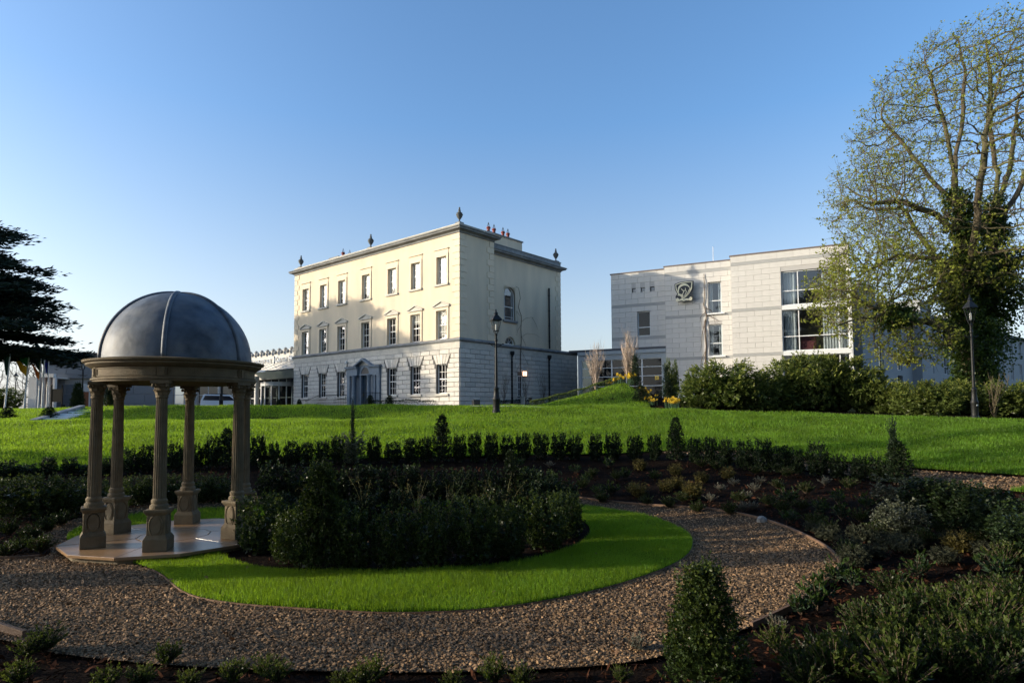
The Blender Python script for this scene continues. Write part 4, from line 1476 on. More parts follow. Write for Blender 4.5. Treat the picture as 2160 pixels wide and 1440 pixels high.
def strip(pts, w, name='emblem_line', closed=False, y=EY):
    b = MB()
    P = [np.array(p) for p in pts]
    n = len(P)
    v, f = [], []
    for k in range(n):
        a = P[(k - 1) % n] if closed or k else P[k]
        c = P[(k + 1) % n] if closed or k < n - 1 else P[k]
        t = c - a
        t = t / (np.linalg.norm(t) + 1e-9)
        nn = np.array([-t[1], t[0]])
        ww = w[k] if hasattr(w, '__len__') else w
        for s_ in (-1, 1):
            q = P[k] + nn * s_ * ww / 2
            v += [(EX + q[0], y - .035, EZ + q[1]), (EX + q[0], y + .002, EZ + q[1])]
    for k in range(n if closed else n - 1):
        j = (k + 1) % n
        A, B_ = k * 4, j * 4
        f += [(A, B_, B_ + 2, A + 2), (A + 2, B_ + 2, B_ + 3, A + 3), (A, A + 1, B_ + 1, B_)]
    b.add(v, f)
    return b.build(name, M['gold'], emb)
strip([(x * .86, z * .86 + .04) for x, z in [(-.72, .72), (-.3, .84), (.3, .88), (.74, .84), (.68, .3), (.5, -.1), (.2, -.42), (0, -.58), (-.22, -.42), (-.5, -.08), (-.68, .3)]], .075, 'border', True)
strip([(.02 + .44 * math.cos(a), .2 + .42 * math.sin(a)) for a in np.linspace(.25, 3.6, 16)], [.02 + .15 * math.sin(PI * k / 15) for k in range(16)], 'crescent')
strip([(-.2, .3), (-.06, .16), (.0, .02), (-.1, -.1), (-.02, -.5)], .05)
strip([(.12, .34), (.14, .18), (.02, .12), (-.06, .16)], .045)
strip([(.14, .18), (.2, .02), (.1, -.16), (.02, -.5)], .05)
strip([(.5, .3), (.3, -.06), (.04, -.42)], .05)
strip([(.46, -.02), (.2, -.3)], .08)
strip([(-.46, -.14), (-.2, -.2), (-.06, -.5)], .16)
strip([(-.55, -.42), (-.4, -.62), (-.2, -.55), (0, -.62), (.22, -.56), (.42, -.6), (.58, -.42)], .14, 'scroll')
for s_ in (-1, 1):
    b = MB()
    b.lathe([(.0, -.04), (.13, -.035), (.14, .0)], 12)
    o = b.build('scroll_boss', M['gold'], emb, loc=(EX + s_ * .5, EY - .002, EZ - .55))
    o.rotation_euler = (-PI / 2, 0, 0)

# ------------------------------------------------------------------ low glazed link between house and modern building
lk = thing('glazed_link', 'low blue grey link building with tall glass panes between the house and modern block', 'building', (RP.x, RP.y, 0), RRZ)
LX0, LX1, LY = -20.55, -13.06, 1.3
b = MB()
b.box(LX0 - .8, LX1, LY - .06, LY + 9, 7.3, 7.5)
b.build('roof', M['slate'], lk)
for (z0, z1, y) in ((7.02, 7.3, LY - .12), (6.58, 7.02, LY)):
    b = MB()
    b.box(LX0, LX1, y, LY + .3, z0, z1)
    b.build('fascia', M['bluepanel'], lk)
b = MB()
b.box(LX0, LX0 + .3, LY, LY + .3, 2.5, 6.58)
b.build('end_panel', M['bluepanel'], lk)
b = MB()
b.box(LX1 - .34, LX1, LY, LY + .3, 2.5, 6.58)
b.build('end_panel', M['bluepanel'], lk)
b = MB()
b.box(LX0, LX1, LY + 3.5, LY + 3.55, 2.5, 7)
b.box(LX0, LX1, LY + .3, LY + 3.5, 2.5, 2.55)
b.build('room_lining', M['dark'], lk)  # black backing painted in place of the room's shade
X = [LX0 + .3, -18.95, -17.6, -16.35, -15.05, LX1 - .34]
for i in range(len(X) - 1):
    modern_window((X[i], X[i + 1], 2.6, 6.58), LY - .06, (), (4.35, 5.16, 5.9), lk, gm='glassd', fw=.05)
for x, z in ((-13.85, 4.98), (-18.0, 4.75)):
    b = MB()
    b.box(x - .16, x + .16, LY + .05, LY + .055, z - .16, z + .16)
    o = b.build('glass_sticker', M['yellowtag'], lk)
    c = MB()
    c.lathe([(.05, 0), (.05, .004)], 12)
    q = c.build('dot', M['emblem'], o, loc=(x, LY + .046, z))
    q.rotation_euler = (PI / 2, 0, 0)

# ------------------------------------------------------------------ long rear wing far right
wg = thing('rear_wing', 'long shaded grey rendered wing with tall windows receding behind the ivy clad tree', 'building', (30.5, 56.5, 0), math.atan2(32, 40))
b = MB()
holes = []
for k in range(14):
    x = 2.2 + 4.6 * k
    for z in (9.6, 6.3, 3.3):
        holes.append((x, x + 1.25, z, z + 2.45))
wall_faces(b, 0, 68, 2.4, 12.4, holes, 0, .3)
b.add([(0, 0, 2.4), (0, 12, 2.4), (0, 12, 12.4), (0, 0, 12.4)], [(3, 2, 1, 0)])
b.build('wall', M['render'], wg)
for i, h in enumerate(holes):
    if i % 3 == 2:
        continue
    modern_window(h, 0, (), (h[2] + .9,), wg, gm='glassb', fw=.07)
b = MB()
b.box(-.3, 68, -.35, 12, 12.4, 12.75)
b.build('roof', M['slate'], wg)
for (x, w_) in ((1.0, 3.2), (15.5, 3.2), (30, 3.0)):
    b = MB()
    b.box(x, x + w_, -.9, 2.2, 2.4, 13.9)
    b.build('stair_block', M['render'], wg)
b = MB()
b.box(.5, 67, 3, 3.05, 2.5, 12.3)
b.build('room_lining', M['dark'], wg)  # black sheet gives the windows their shade behind the glass

# ------------------------------------------------------------------ entrance block left of the house
en = thing('entrance_block', 'pale entrance building with raised lettering above a glass canopy left of the house', 'building', (HP.x, HP.y, 0), HRZ)
EYP = 1.5
b = MB()
b.box(-36.5, -HL - .02, EYP, EYP + .4, 5.95, 9.02)
b.box(-36.5, -HL - .02, EYP + .4, EYP + 9, 8.6, 8.8)
b.box(-36.5, -36.1, EYP + .4, EYP + 9, 2.5, 9.02)
b.build('wall', M['panel'], en)
b = MB()
b.box(-36.5, -HL - .02, EYP + 4, EYP + 4.05, 2.5, 8.6)
b.build('room_lining', M['room'], en)
for k in range(10):
    x = -35.6 + 1.25 * k
    for dz, dy, s_ in ((.04, -.1, .2), (-.22, -.25, .24)):
        c = MB()
        c.lathe([(.0, -.2), (.14, -.14), (.2, 0), (.17, .14), (.05, .22), (0, .24)], 8, (x + (.55 if dz > 0 else 0), EYP + dy, 8.96 + dz))
        c.build('floodlight', M['render'], en)
def letters(text, x0, z0, size, parent, advance):
    x = x0
    for i, ch in enumerate(text):
        if ch == ' ':
            x += advance * .55
            continue
        big = i == 0 or text[i - 1] == ' '
        cu = bpy.data.curves.new('letter', 'FONT')
        cu.body = ch
        cu.size = size * (1.3 if big else 1.0)
        cu.extrude = .03
        cu.materials.append(M['signblue'])
        tmp = bpy.data.objects.new('letter', cu)
        o = link('letter', bpy.data.meshes.new_from_object(tmp), parent)
        bpy.data.objects.remove(tmp)
        o.location = (x, EYP - .09, z0)
        o.rotation_euler = (PI / 2, 0, 0)
        x += advance * (1.22 if big else 1.0) * (.5 if ch == 'I' else 1.0)
letters('DUNBOYNE', -35.45, 7.74, .62, en, .635)
letters('CASTLE HOTEL', -29.75, 7.74, .62, en, .42)
b = MB()
b.box(-29.98, -29.93, EYP - .1, EYP, 7.6, 8.4)
b.build('divider', M['signblue'], en)
b = MB()
for k in range(8):                                            # glazed entrance front
    b.box(-36.4 + 1.6 * k, -36.33 + 1.6 * k, EYP + .5, EYP + .6, 2.5, 5.95)
for z in (3.9, 5.1):
    b.box(-36.4, -HL - .1, EYP + .51, EYP + .59, z, z + .06)
g = b.build('curtain_wall', M['frame'], en)
for k in range(8):
    p = MB()
    p.box(-36.33 + 1.6 * k, min(-34.8 + 1.6 * k, -HL - .1), EYP + .545, EYP + .555, 2.5, 5.95)
    p.build('pane', M['glassd'], g)
b = MB()
for x in (-34.6, -32.6):
    b.lathe([(.26, 2.5), (.26, 6.3)], 14, (x, EYP - .6, 0))
b.build('round_column', M['frame'], en)
cn = MB()
v = [(-34.6, EYP - 4.2, 6.35), (-24.0, EYP - 4.2, 6.35), (-24.0, EYP, 6.9), (-34.6, EYP, 6.9)]
cn.add(v + [(p[0], p[1], p[2] + .04) for p in v], [(3, 2, 1, 0), (4, 5, 6, 7), (0, 1, 5, 4), (1, 2, 6, 5), (2, 3, 7, 6), (3, 0, 4, 7)])
c = cn.build('canopy', M['glassd'], en)
b = MB()
for k in range(6):
    x = -34.4 + 2.0 * k
    b.tube([(x, EYP - 4.2, 6.3), (x, EYP, 6.84)], .06, 5)
    b.tube([(x, EYP - 3.0, 6.5), (x, EYP - .02, 7.7)], .025, 5)
b.box(-34.7, -23.9, EYP - 4.28, EYP - 4.2, 6.28, 6.44)
b.build('canopy_frame', M['frame'], c)
dr = MB()
dr.lathe([(1.75, 0), (1.75, .4), (1.6, .42)], 24, (-28.6, EYP - .3, 5.1))
for k in range(14):
    a = 2 * PI * k / 14
    dr.box(-28.6 + 1.7 * math.cos(a) - .04, -28.6 + 1.7 * math.cos(a) + .04, EYP - .3 + 1.7 * math.sin(a) - .04, EYP - .3 + 1.7 * math.sin(a) + .04, 2.5, 5.1)
d = dr.build('revolving_door', M['frame'], en)
p = MB()
p.lathe([(1.66, 2.5), (1.66, 5.09)], 24, (-28.6, EYP - .3, 0))
p.build('pane', M['glassd'], d)
rl = MB()
for (a, c_) in ((-34.4, -32.9), (-31.4, -30.8)):
    rl.tube([(a, EYP - 3, 2.5), (a, EYP - 3, 3.5), (c_, EYP - 3, 4.2), (c_, EYP - 3, 2.5)], .03, 5)
rl.build('handrail', M['frame'], en)

# ------------------------------------------------------------------ left wing, portico
LW = 72.0
lw = thing('left_wing', 'long low grey stone clad building in shade behind the pavilion with a blue glazed front', 'building', (-.44, LW + 6.26, 0), math.radians(8))
b = MB()
b.box(-53.4, -39.5, .05, .4, 2.2, 9.05)
b.box(-53.4, -53, .4, 14, 2.2, 9.05)
b.box(-39.5, -30.2, .05, .4, 5.6, 9.0)
b.box(-53, -30.2, .4, 14, 8.6, 8.8)
b.build('wall_core', M['paneljoint'], lw)
rows = blocks(-53.4, -39.5, 2.3, 9.05, 1.12, 2.4, [(-51.1, -46.5, 6.35, 6.75)], x_start=-53.4)
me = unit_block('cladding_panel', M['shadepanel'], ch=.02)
lay('cladding_panel', rows, ('Y', .05), me, lw, 300, .05, .02)
b = MB()
b.box(-51.1, -46.5, -.2, .05, 6.35, 6.75)
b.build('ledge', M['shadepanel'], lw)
b = MB()
b.box(-53.5, -39.4, -.05, .4, 9.06, 9.3)
b.build('coping', M['coping'], lw)
X = [-39.4, -36.8, -34.2, -31.4, -30.2]
for i in range(len(X) - 1):
    modern_window((X[i], X[i + 1] - .3, 2.3, 5.6), 0, ((X[i] + X[i + 1] - .3) / 2,), (3.4, 4.4), lw, gm='glassb', fw=.06)
    b = MB()
    b.lathe([(.22, 2.2), (.22, 5.6)], 12, (X[i + 1] - .12, -.1, 0))
    b.build('round_column', M['bluepanel'], lw)
b = MB()
b.box(-39.4, -30.2, 3, 3.05, 2.3, 8.5)
b.build('room_lining', M['room'], lw)
b = MB()
b.box(-49.9, -48.4, -.02, .04, 2.3, 5.0)
for k in range(12):
    a0, a1 = PI * k / 12, PI * (k + 1) / 12
    b.prism([(-49.15, 5.0), (-49.15 + .75 * math.cos(a0), 5.0 + .75 * math.sin(a0)), (-49.15 + .75 * math.cos(a1), 5.0 + .75 * math.sin(a1))], -.02, .04)
d = b.build('arched_door', M['white'], lw)
for x in (-49.75, -49.1):
    p = MB()
    p.box(x, x + .55, -.04, -.02, 2.5, 4.8)
    p.build('door_panel', M['brickpaint'], d)
# portico of white frames with red-brown panels, left of the wing
pt = thing('portico', 'white framed portico with red brown panels at the left end of the grey wing', 'portico', (0, LW - 3, 0))
def pw(px, py):
    q = at(px, py, LW - 3)
    return q.x, q.z
xa, _ = pw(65, 800)
xb, _ = pw(82, 800)
xc, _ = pw(117, 800)
zt = pw(100, 789)[1]
b = MB()
b.box(xa, xb, -.3, 3, 2.2, zt - .35)
b.build('end_wall', M['white'], pt)
b = MB()
b.box(xb, xc, -.3, .1, zt - .35, zt + .05)
n = 3
for k in range(n + 1):
    x = xb + (xc - xb) * k / n
    b.box(x - .12, x + .12, -.25, .1, 2.2, zt - .35)
for k in range(n):
    x0, x1 = xb + (xc - xb) * k / n + .12, xb + (xc - xb) * (k + 1) / n - .12
    b.box(x0 + .15, x1 - .15, -.22, .06, 2.2, 3.35)
b.build('frame', M['white'], pt)
for k in range(n):
    p = MB()
    x0, x1 = xb + (xc - xb) * k / n + .12, xb + (xc - xb) * (k + 1) / n - .12
    p.box(x0, x1, .15, .3, 2.2, zt - .35)
    p.build('panel', M['brickpaint'], pt)
b = MB()
b.box(xa, xc, .3, 3, zt - .45, zt - .36)
b.build('roof', M['white'], pt)

# ------------------------------------------------------------------ stone steps up the bank at the left
P0 = ground(122, 890)
P1 = ground(190, 868)
sx = thing('stone_steps', 'white stone steps with a grey flank wall climbing the lawn bank behind the pavilion', 'steps', (0, 0, 0))
a_, c_ = at(118, 891, 31.6), at(200, 866, 36.8)
a_.z, c_.z = float(hz(a_.x, a_.y)) - .02, float(hz(c_.x, c_.y)) - .1
dirv = Vector((c_.x - a_.x, c_.y - a_.y, 0)).normalized()
sidev = Vector((-dirv.y, dirv.x, 0))
L = (Vector((c_.x, c_.y)) - Vector((a_.x, a_.y))).length
N = 5
for k in range(N):
    t0, t1 = L * k / N, L * (k + 1) / N
    z1 = a_.z + (c_.z - a_.z) * (k + 1) / N
    b = MB()
    q = [a_ + dirv * t0 - sidev * .45, a_ + dirv * (t1 + .3) - sidev * .45, a_ + dirv * (t1 + .3) + sidev * .6, a_ + dirv * t0 + sidev * .6]
    b.prismz([(p.x, p.y) for p in q], z1 - .6, z1 + .04)
    b.build('step', M['white'], sx)
b = MB()
q = [a_ - dirv * .6 + sidev * .6, c_ + dirv * .3 + sidev * .6, c_ + dirv * .3 + sidev * .9, a_ - dirv * .6 + sidev * .9]
v = [(p.x, p.y, 1.3) for p in q] + [(q[0].x, q[0].y, a_.z + .1), (q[1].x, q[1].y, c_.z + .3), (q[2].x, q[2].y, c_.z + .3), (q[3].x, q[3].y, a_.z + .1)]
b.add(v, [(3, 2, 1, 0), (4, 5, 6, 7), (0, 1, 5, 4), (1, 2, 6, 5), (2, 3, 7, 6), (3, 0, 4, 7)])
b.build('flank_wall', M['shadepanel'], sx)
# ------------------------------------------------------------------ domed garden pavilion
PC = Vector((-6.3, 11.75, 0))
pav = thing('garden_pavilion', 'round stone pavilion with six fluted columns and a blue grey lead dome', 'pavilion', PC)
FL = .14
def ngon(r, n, a0):
    return [(r * math.cos(a0 + 2 * PI * k / n), r * math.sin(a0 + 2 * PI * k / n)) for k in range(n)]
A0 = math.radians(-149)
b = MB()
b.prismz(ngon(1.72, 12, A0), -.15, FL - .052)
b.build('base_course', M['caststone'], pav)
ring = ngon(1.8, 12, A0)
inner = ngon(.62, 12, A0)
for k in range(6):                                           # paving slabs of the floor
    b = MB()
    i = 2 * k
    q = [inner[i], ring[i], ring[(i + 1) % 12], ring[(i + 2) % 12], inner[(i + 2) % 12], inner[(i + 1) % 12]]
    c = np.mean(q, axis=0)
    b.prismz([tuple(c + (np.array(p) - c) * .992) for p in q], FL - .05, FL + .001 * k)
    b.build('paving_slab', M['paving'], pav, bevel=.006)
b = MB()
b.prismz(ngon(.61, 12, A0), FL - .05, FL + .003)
b.build('paving_slab', M['paving'], pav, bevel=.006)
def pedestal():
    p = MB()
    def sq(h0, z0, h1, z1):
        v = [(-h0, -h0, z0), (h0, -h0, z0), (h0, h0, z0), (-h0, h0, z0), (-h1, -h1, z1), (h1, -h1, z1), (h1, h1, z1), (-h1, h1, z1)]
        p.add(v, [(0, 3, 2, 1), (4, 5, 6, 7), (0, 1, 5, 4), (1, 2, 6, 5), (2, 3, 7, 6), (3, 0, 4, 7)])
    sq(.245, 0, .245, .2)
    sq(.243, .2, .195, .27)
    sq(.19, .265, .185, .6)
    sq(.19, .6, .235, .655)
    sq(.24, .655, .24, .7)
    return p
def make_column():
    p = pedestal()
    c = p.build('column', M['caststone'], pav, bevel=.008)
    for a in range(4):
        m = MB()
        m.lathe([(.0, -.012), (.1, -.01), (.115, 0)], 18)
        m.lathe([(.132, 0), (.14, -.014), (.15, 0)], 18)
        m.v = [(x, y * 1.35, z) for x, y, z in m.v]
        o = m.build('medallion', M['caststone'], c)
        t = a * PI / 2
        o.rotation_euler = (Matrix.Rotation(t, 3, 'Z') @ Matrix.Rotation(PI / 2, 3, 'X')).to_euler()
        o.location = (-.189 * math.sin(t), .189 * math.cos(t), .43)
    s = MB()
    s.lathe([(.185, .7), (.19, .73), (.185, .76), (.16, .775), (.15, .79), (.165, .82), (.16, .85), (.14, .865), (.135, .88)], 24)
    n = 72
    s.lathe([(.134, .88), (.134, .92), (.13, 1.7), (.112, 2.56), (.112, 2.6)], n, flute=18, fl_depth=.11)
    s.lathe([(.115, 2.6), (.128, 2.61), (.128, 2.635), (.112, 2.65)], 24)
    o = s.build('shaft', M['caststone'], c)
    smooth_angle(o, 40)
    k = MB()
    k.lathe([(.11, 2.64), (.12, 2.7), (.135, 2.8), (.17, 2.86)], 20)
    rnd = random.Random(3)
    for row, (z, r, h) in enumerate(((2.65, .125, .09), (2.72, .135, .1))):
        for i in range(8):
            t = 2 * PI * (i + .5 * row) / 8
            ct, st_ = math.cos(t), math.sin(t)
            w = .05
            pts = []
            for (dr, dz, ww) in ((0, 0, w), (.012, h * .5, w * 1.1), (.05, h, w * .8), (.075, h * .88, w * .3)):
                for s_ in (-1, 1):
                    pts.append(((r + dr) * ct - s_ * ww * st_, (r + dr) * st_ + s_ * ww * ct, z + dz))
            k.add(pts, [(0, 1, 3, 2), (2, 3, 5, 4), (4, 5, 7, 6)])
    for i in range(4):
        t = PI / 4 + i * PI / 2
        k.lathe([(0, -.03), (.035, -.02), (.04, 0), (.03, .03), (0, .035)], 8, (.2 * math.cos(t), .2 * math.sin(t), 2.81))
    k.box(-.19, .19, -.19, .19, 2.85, 2.9)
    k.build('capital', M['caststone'], c)
    return c
c0 = make_column()
for i in range(6):
    t = math.radians(-72 - 60 * i)
    c = c0 if i == 0 else copy_tree(c0, pav)
    c.location = (1.3 * math.cos(t), 1.3 * math.sin(t), FL + .003)
    c.scale = (.76, .76, .968)
    c.rotation_euler = (0, 0, t + PI / 2 + math.radians(-14 if i % 2 else -6))
ZE = FL + 2.81
b = MB()
pr = [(1.1, 0), (1.5, 0), (1.5, .05), (1.53, .055), (1.53, .1), (1.49, .12), (1.49, .36), (1.52, .37), (1.55, .4), (1.6, .44), (1.62, .46), (1.62, .5), (1.67, .53), (1.68, .58), (1.5, .62), (1.1, .62)]
pr = [(r * .9, z * .66) for r, z in pr]
b.lathe([(r, ZE + z) for r, z in pr], 72)
o = b.build('entablature', M['caststone'], pav)
smooth_angle(o, 25)
for k in range(6):                                           # raised frames of the frieze panels and pilaster blocks
    t0 = math.radians(-72 - 60 * k)
    q = MB()
    for j in range(12):
        a0 = t0 + math.radians(4 + 52 * j / 12)
        a1 = t0 + math.radians(4 + 52 * (j + 1) / 12)
        for (z0, z1) in ((.089, .106), (.214, .231)):
            v = []
            for rr in (1.336, 1.354):
                for a in (a0, a1):
                    for z in (z0, z1):
                        v.append((rr * math.cos(a), rr * math.sin(a), ZE + z))
            q.add(v, [(0, 2, 3, 1), (4, 5, 7, 6), (0, 4, 6, 2), (1, 3, 7, 5), (0, 1, 5, 4), (2, 6, 7, 3)])
    for jj in (4.0, 55.4):
        a0, a1 = t0 + math.radians(jj), t0 + math.radians(jj + .6)
        v = [(rr * math.cos(a), rr * math.sin(a), ZE + z) for rr in (1.336, 1.353) for a in (a0, a1) for z in (.09, .23)]
        q.add(v, [(0, 2, 3, 1), (4, 5, 7, 6), (0, 4, 6, 2), (1, 3, 7, 5), (0, 1, 5, 4), (2, 6, 7, 3)])
    q.build('frieze_frame', M['caststone'], o)
    q = MB()
    for (da, zz0, zz1, rr1) in ((3.2, .08, .244, 1.362), (1.7, .093, .23, 1.38)):
        v = []
        for rr in (1.33, rr1):
            for a in (t0 - math.radians(da), t0 + math.radians(da)):
                for z in (zz0, zz1):
                    v.append((rr * math.cos(a), rr * math.sin(a), ZE + z))
        q.add(v, [(0, 2, 3, 1), (4, 5, 7, 6), (0, 4, 6, 2), (1, 3, 7, 5), (0, 1, 5, 4), (2, 6, 7, 3)])
    q.build('pilaster_block', M['caststone'], o)
ZD = ZE + .41
RD, HD = 1.28, 1.3
b = MB()
N = 26
prof = [(RD, ZD - .02)] + [(RD * math.cos(PI / 2 * k / N), ZD + HD * math.sin(PI / 2 * k / N)) for k in range(N)] + [(.01, ZD + HD)]
b.lathe(prof, 72)
dome = b.build('dome', M['lead'], pav, smooth=True)
for k in range(6):
    t = math.radians(-72 - 60 * k)
    q = MB()
    pts = []
    for j in range(N + 1):
        a = PI / 2 * j / N
        pts.append((RD * math.cos(a) * math.cos(t), RD * math.cos(a) * math.sin(t), ZD + HD * math.sin(a)))
    q.tube(pts, .042, 8)
    q.build('rib', M['lead'], dome, smooth=True)
b = MB()
b.lathe([(1.0, ZE + .2), (1.0, ZE + .21)], 48)
b.build('ceiling', M['caststone'], pav)

# ------------------------------------------------------------------ Victorian lamp posts
def lamp_post(h, label, ladder=True, wide=1.0):
    """Fluted base, tapering post, ladder bar, four-sided lantern with a crowned roof."""
    t = thing('lamp_post', label, 'lamp post', group='black Victorian lamp posts')
    s = h / 5.1
    b = MB()
    b.lathe([(.21, 0), (.21, .1), (.17, .14), (.165, .62), (.19, .66), (.19, .72), (.15, .78), (.115, 1.15), (.13, 1.18), (.13, 1.24), (.075, 1.3), (.07, 2.2), (.055, 3.55),
             (.085, 3.58), (.085, 3.66), (.055, 3.7), (.055, 3.84), (.08, 3.9), (.04, 3.96)], 14)
    b.v = [(x * s, y * s, z * s) for x, y, z in b.v]
    o = b.build('post', M['iron'], t)
    smooth_angle(o, 35)
    if ladder:
        b = MB()
        for sg in (-1, 1):
            b.tube([(sg * .05 * s, 0, 3.42 * s), (sg * .28 * s, 0, 3.4 * s), (sg * .36 * s, 0, 3.46 * s), (sg * .4 * s, 0, 3.42 * s)], .025 * s, 6)
            b.tube([(sg * .06 * s, 0, 3.28 * s), (sg * .2 * s, 0, 3.34 * s), (sg * .27 * s, 0, 3.4 * s)], .016 * s, 5)
        b.build('ladder_bar', M['iron'], t)
    z0, z1 = 4.08 * s, 4.62 * s
    r0, r1 = .15 * s, .29 * s
    b = MB()
    for a in range(4):
        u = PI / 4 + a * PI / 2
        v = u + PI / 2
        for (ra, za, rb, zb, ua, ub) in ((r0, z0, r1, z1, u, u), (r0, z0, r0, z0, u, v), (r1, z1, r1, z1, u, v)):
            b.tube([(ra * math.cos(ua), ra * math.sin(ua), za), (rb * math.cos(ub), rb * math.sin(ub), zb)], .016 * s, 5)
        b.tube([(.05 * s * math.cos(u), .05 * s * math.sin(u), 3.94 * s), (.1 * s * math.cos(u), .1 * s * math.sin(u), 3.98 * s), (r0 * math.cos(u), r0 * math.sin(u), z0)], .014 * s, 5)
        um = (u + v) / 2
        b.tube([(r0 * .707 * math.cos(um), r0 * .707 * math.sin(um), z0), (r1 * .707 * math.cos(um), r1 * .707 * math.sin(um), z1)], .009 * s, 4)
    b.build('lantern_frame', M['iron'], t)
    b = MB()
    b.lathe([(.36 * s, z1), (.33 * s, z1 + .05 * s), (.14 * s, z1 + .24 * s), (.1 * s, z1 + .26 * s), (.1 * s, z1 + .33 * s), (.13 * s, z1 + .34 * s), (.05 * s, z1 + .42 * s), (.03 * s, z1 + .47 * s), (.045 * s, z1 + .5 * s), (.0, z1 + .58 * s)], 4)
    c_, s_ = math.cos(PI / 4), math.sin(PI / 4)
    b.v = [(x * c_ - y * s_, x * s_ + y * c_, z) for x, y, z in b.v]
    b.build('lantern_roof', M['iron'], t)
    b = MB()
    for a in range(4):
        u = PI / 4 + a * PI / 2
        v = u + PI / 2
        q = .96
        b.add([(r0 * q * math.cos(u), r0 * q * math.sin(u), z0), (r0 * q * math.cos(v), r0 * q * math.sin(v), z0), (r1 * q * math.cos(v), r1 * q * math.sin(v), z1), (r1 * q * math.cos(u), r1 * q * math.sin(u), z1)], [(0, 1, 2, 3)])
    b.build('lantern_glass', M['lampglass'], t)
    b = MB()
    b.lathe([(.03 * s, z0), (.05 * s, z0 + .12 * s), (.05 * s, z0 + .28 * s), (.02 * s, z0 + .34 * s)], 8)
    b.build('bulb', M['white'], t)
    return t
lp = lamp_post(5.1, 'black lamp post with ladder bar on the lawn before the house side wall')
q = at(1047, 859.6, 31)
lp.location = (q.x, q.y, float(hz(q.x, q.y)) + .02)
lp.rotation_euler = (0, 0, .35)
lp2 = lamp_post(5.1, 'black lamp post at the right edge in front of the ivy covered tree')
q = at(2057, 883, 25.8)
lp2.location = (q.x, q.y, float(hz(q.x, q.y)) + .02)
lp2.rotation_euler = (0, 0, .1)
lp2.scale = (.76, .76, 1)
b = MB()
b.box(-.05, .05, -.178, -.168, .55, .6)
b.build('number_plate', M['white'], lp2)
for px, d, lab in ((172.5, 63, 'black lamp post at the top of the steps, just left of the pavilion cornice'), (31, 84, 'distant black lamp post between the flagpoles at the left'), (466, 56, 'black lamp post in front of the white car, seen between pavilion columns')):
    t = copy_tree(lp)
    t['label'] = lab
    q = at(px, 866, d)
    t.location = (q.x, q.y, float(hz(q.x, q.y)))

# ------------------------------------------------------------------ flagpoles and flags
def cloth(b, x0, z0, dx, dz, mi, nx=8, nz=6, fold=.12, droop=.5, ph=0.0):
    v = []
    for k in range(nz + 1):
        for i in range(nx + 1):
            u, w = i / nx, k / nz
            v.append((x0 + dx * u * (1 - .35 * w * droop), fold * math.sin(u * 9 + w * 3 + ph) * u, z0 - dz * w - droop * dx * abs(u) ** 1.3))
    b.add(v, [(k * (nx + 1) + i, k * (nx + 1) + i + 1, (k + 1) * (nx + 1) + i + 1, (k + 1) * (nx + 1) + i) for k in range(nz) for i in range(nx)], mi)
def flagpole(pxb, pxt, pyt, d, label, cols, side=-1, w=1.3, h=1.0, droop=.8, ph=0):
    t = thing('flagpole', label, 'flagpole', group='white flagpoles with hanging flags')
    q = at(pxb, 868, d)
    tp = at(pxt, pyt, d)
    z = float(hz(q.x, q.y))
    t.location = (q.x, q.y, z)
    hh = tp.z - z
    lx = tp.x - q.x
    b = MB()
    b.tube([(0, 0, 0), (lx, 0, hh)], [.075, .05], 8)
    b.lathe([(.0, -.06), (.09, -.03), (.09, .05), (0, .1)], 8, (lx, 0, hh + .05))
    b.build('pole', M['flagpole'], t)
    b = MB()
    n = len(cols)
    for i in range(n):
        cloth(b, lx * .93 + side * .05, hh - .45 - h * i / n * 1.0, side * w, h / n, i, droop=droop, ph=ph)
    b.build('flag', [M[c] for c in cols], t)
    return t
flagpole(9.5, 21.5, 745, 55, 'leftmost white flagpole with a narrow furled green flag', ['darkgreen_cloth'], -1, .5, 2.0, 1.5)
flagpole(50, 62, 742, 57, 'white flagpole with a green over gold flag hanging beside it', ['green_cloth', 'gold_cloth'], -1, 1.1, 1.9, .75, 1)
flagpole(80.5, 87.5, 737, 59, 'white flagpole with a dark green white and orange flag', ['darkgreen_cloth', 'darkgreen_cloth', 'orange_cloth'], -1, .75, 2.6, 1.1, 2)
flagpole(88, 95.2, 727, 60, 'tallest white flagpole with a wind curled dark flag', ['darkgreen_cloth'], -1, 1.35, 1.2, 1.0, 3)
flagpole(98, 104, 732, 61, 'rightmost white flagpole with a limp blue flag', ['blue_cloth'], -1, .6, 2.3, 1.3, 4)

# black notice board on two posts
q = at(121, 866, 60)
t = thing('notice_board', 'black notice board on two posts in front of the grey wing', 'notice board', (q.x, q.y, float(hz(q.x, q.y))))
b = MB()
b.box(-.6, .35, -.05, .05, .75, 2.0)
b.build('board', M['iron'], t)
for x in (-.62, .42):
    b = MB()
    b.box(x - .05, x + .05, -.06, .06, 0, 2.4)
    b.build('post', M['iron'], t)
# two low spotlight boxes
for px, d, s_, lab in ((1004, 36, 1.0, 'black floodlight box on the lawn by the house corner'), (133, 58, .9, 'small dark floodlight on the lawn before the grey wing')):
    q = at(px, 858, d)
    t = thing('floodlight', lab, 'floodlight', (q.x, q.y, float(hz(q.x, q.y))), .5)
    b = MB()
    b.box(-.2 * s_, .2 * s_, -.16 * s_, .16 * s_, .02, .42 * s_)
    b.build('housing', M['iron'], t, bevel=.03)
    b = MB()
    b.box(-.16 * s_, .16 * s_, -.175 * s_, -.163 * s_, .12, .36 * s_)
    b.build('lens', M['carglass'], t)
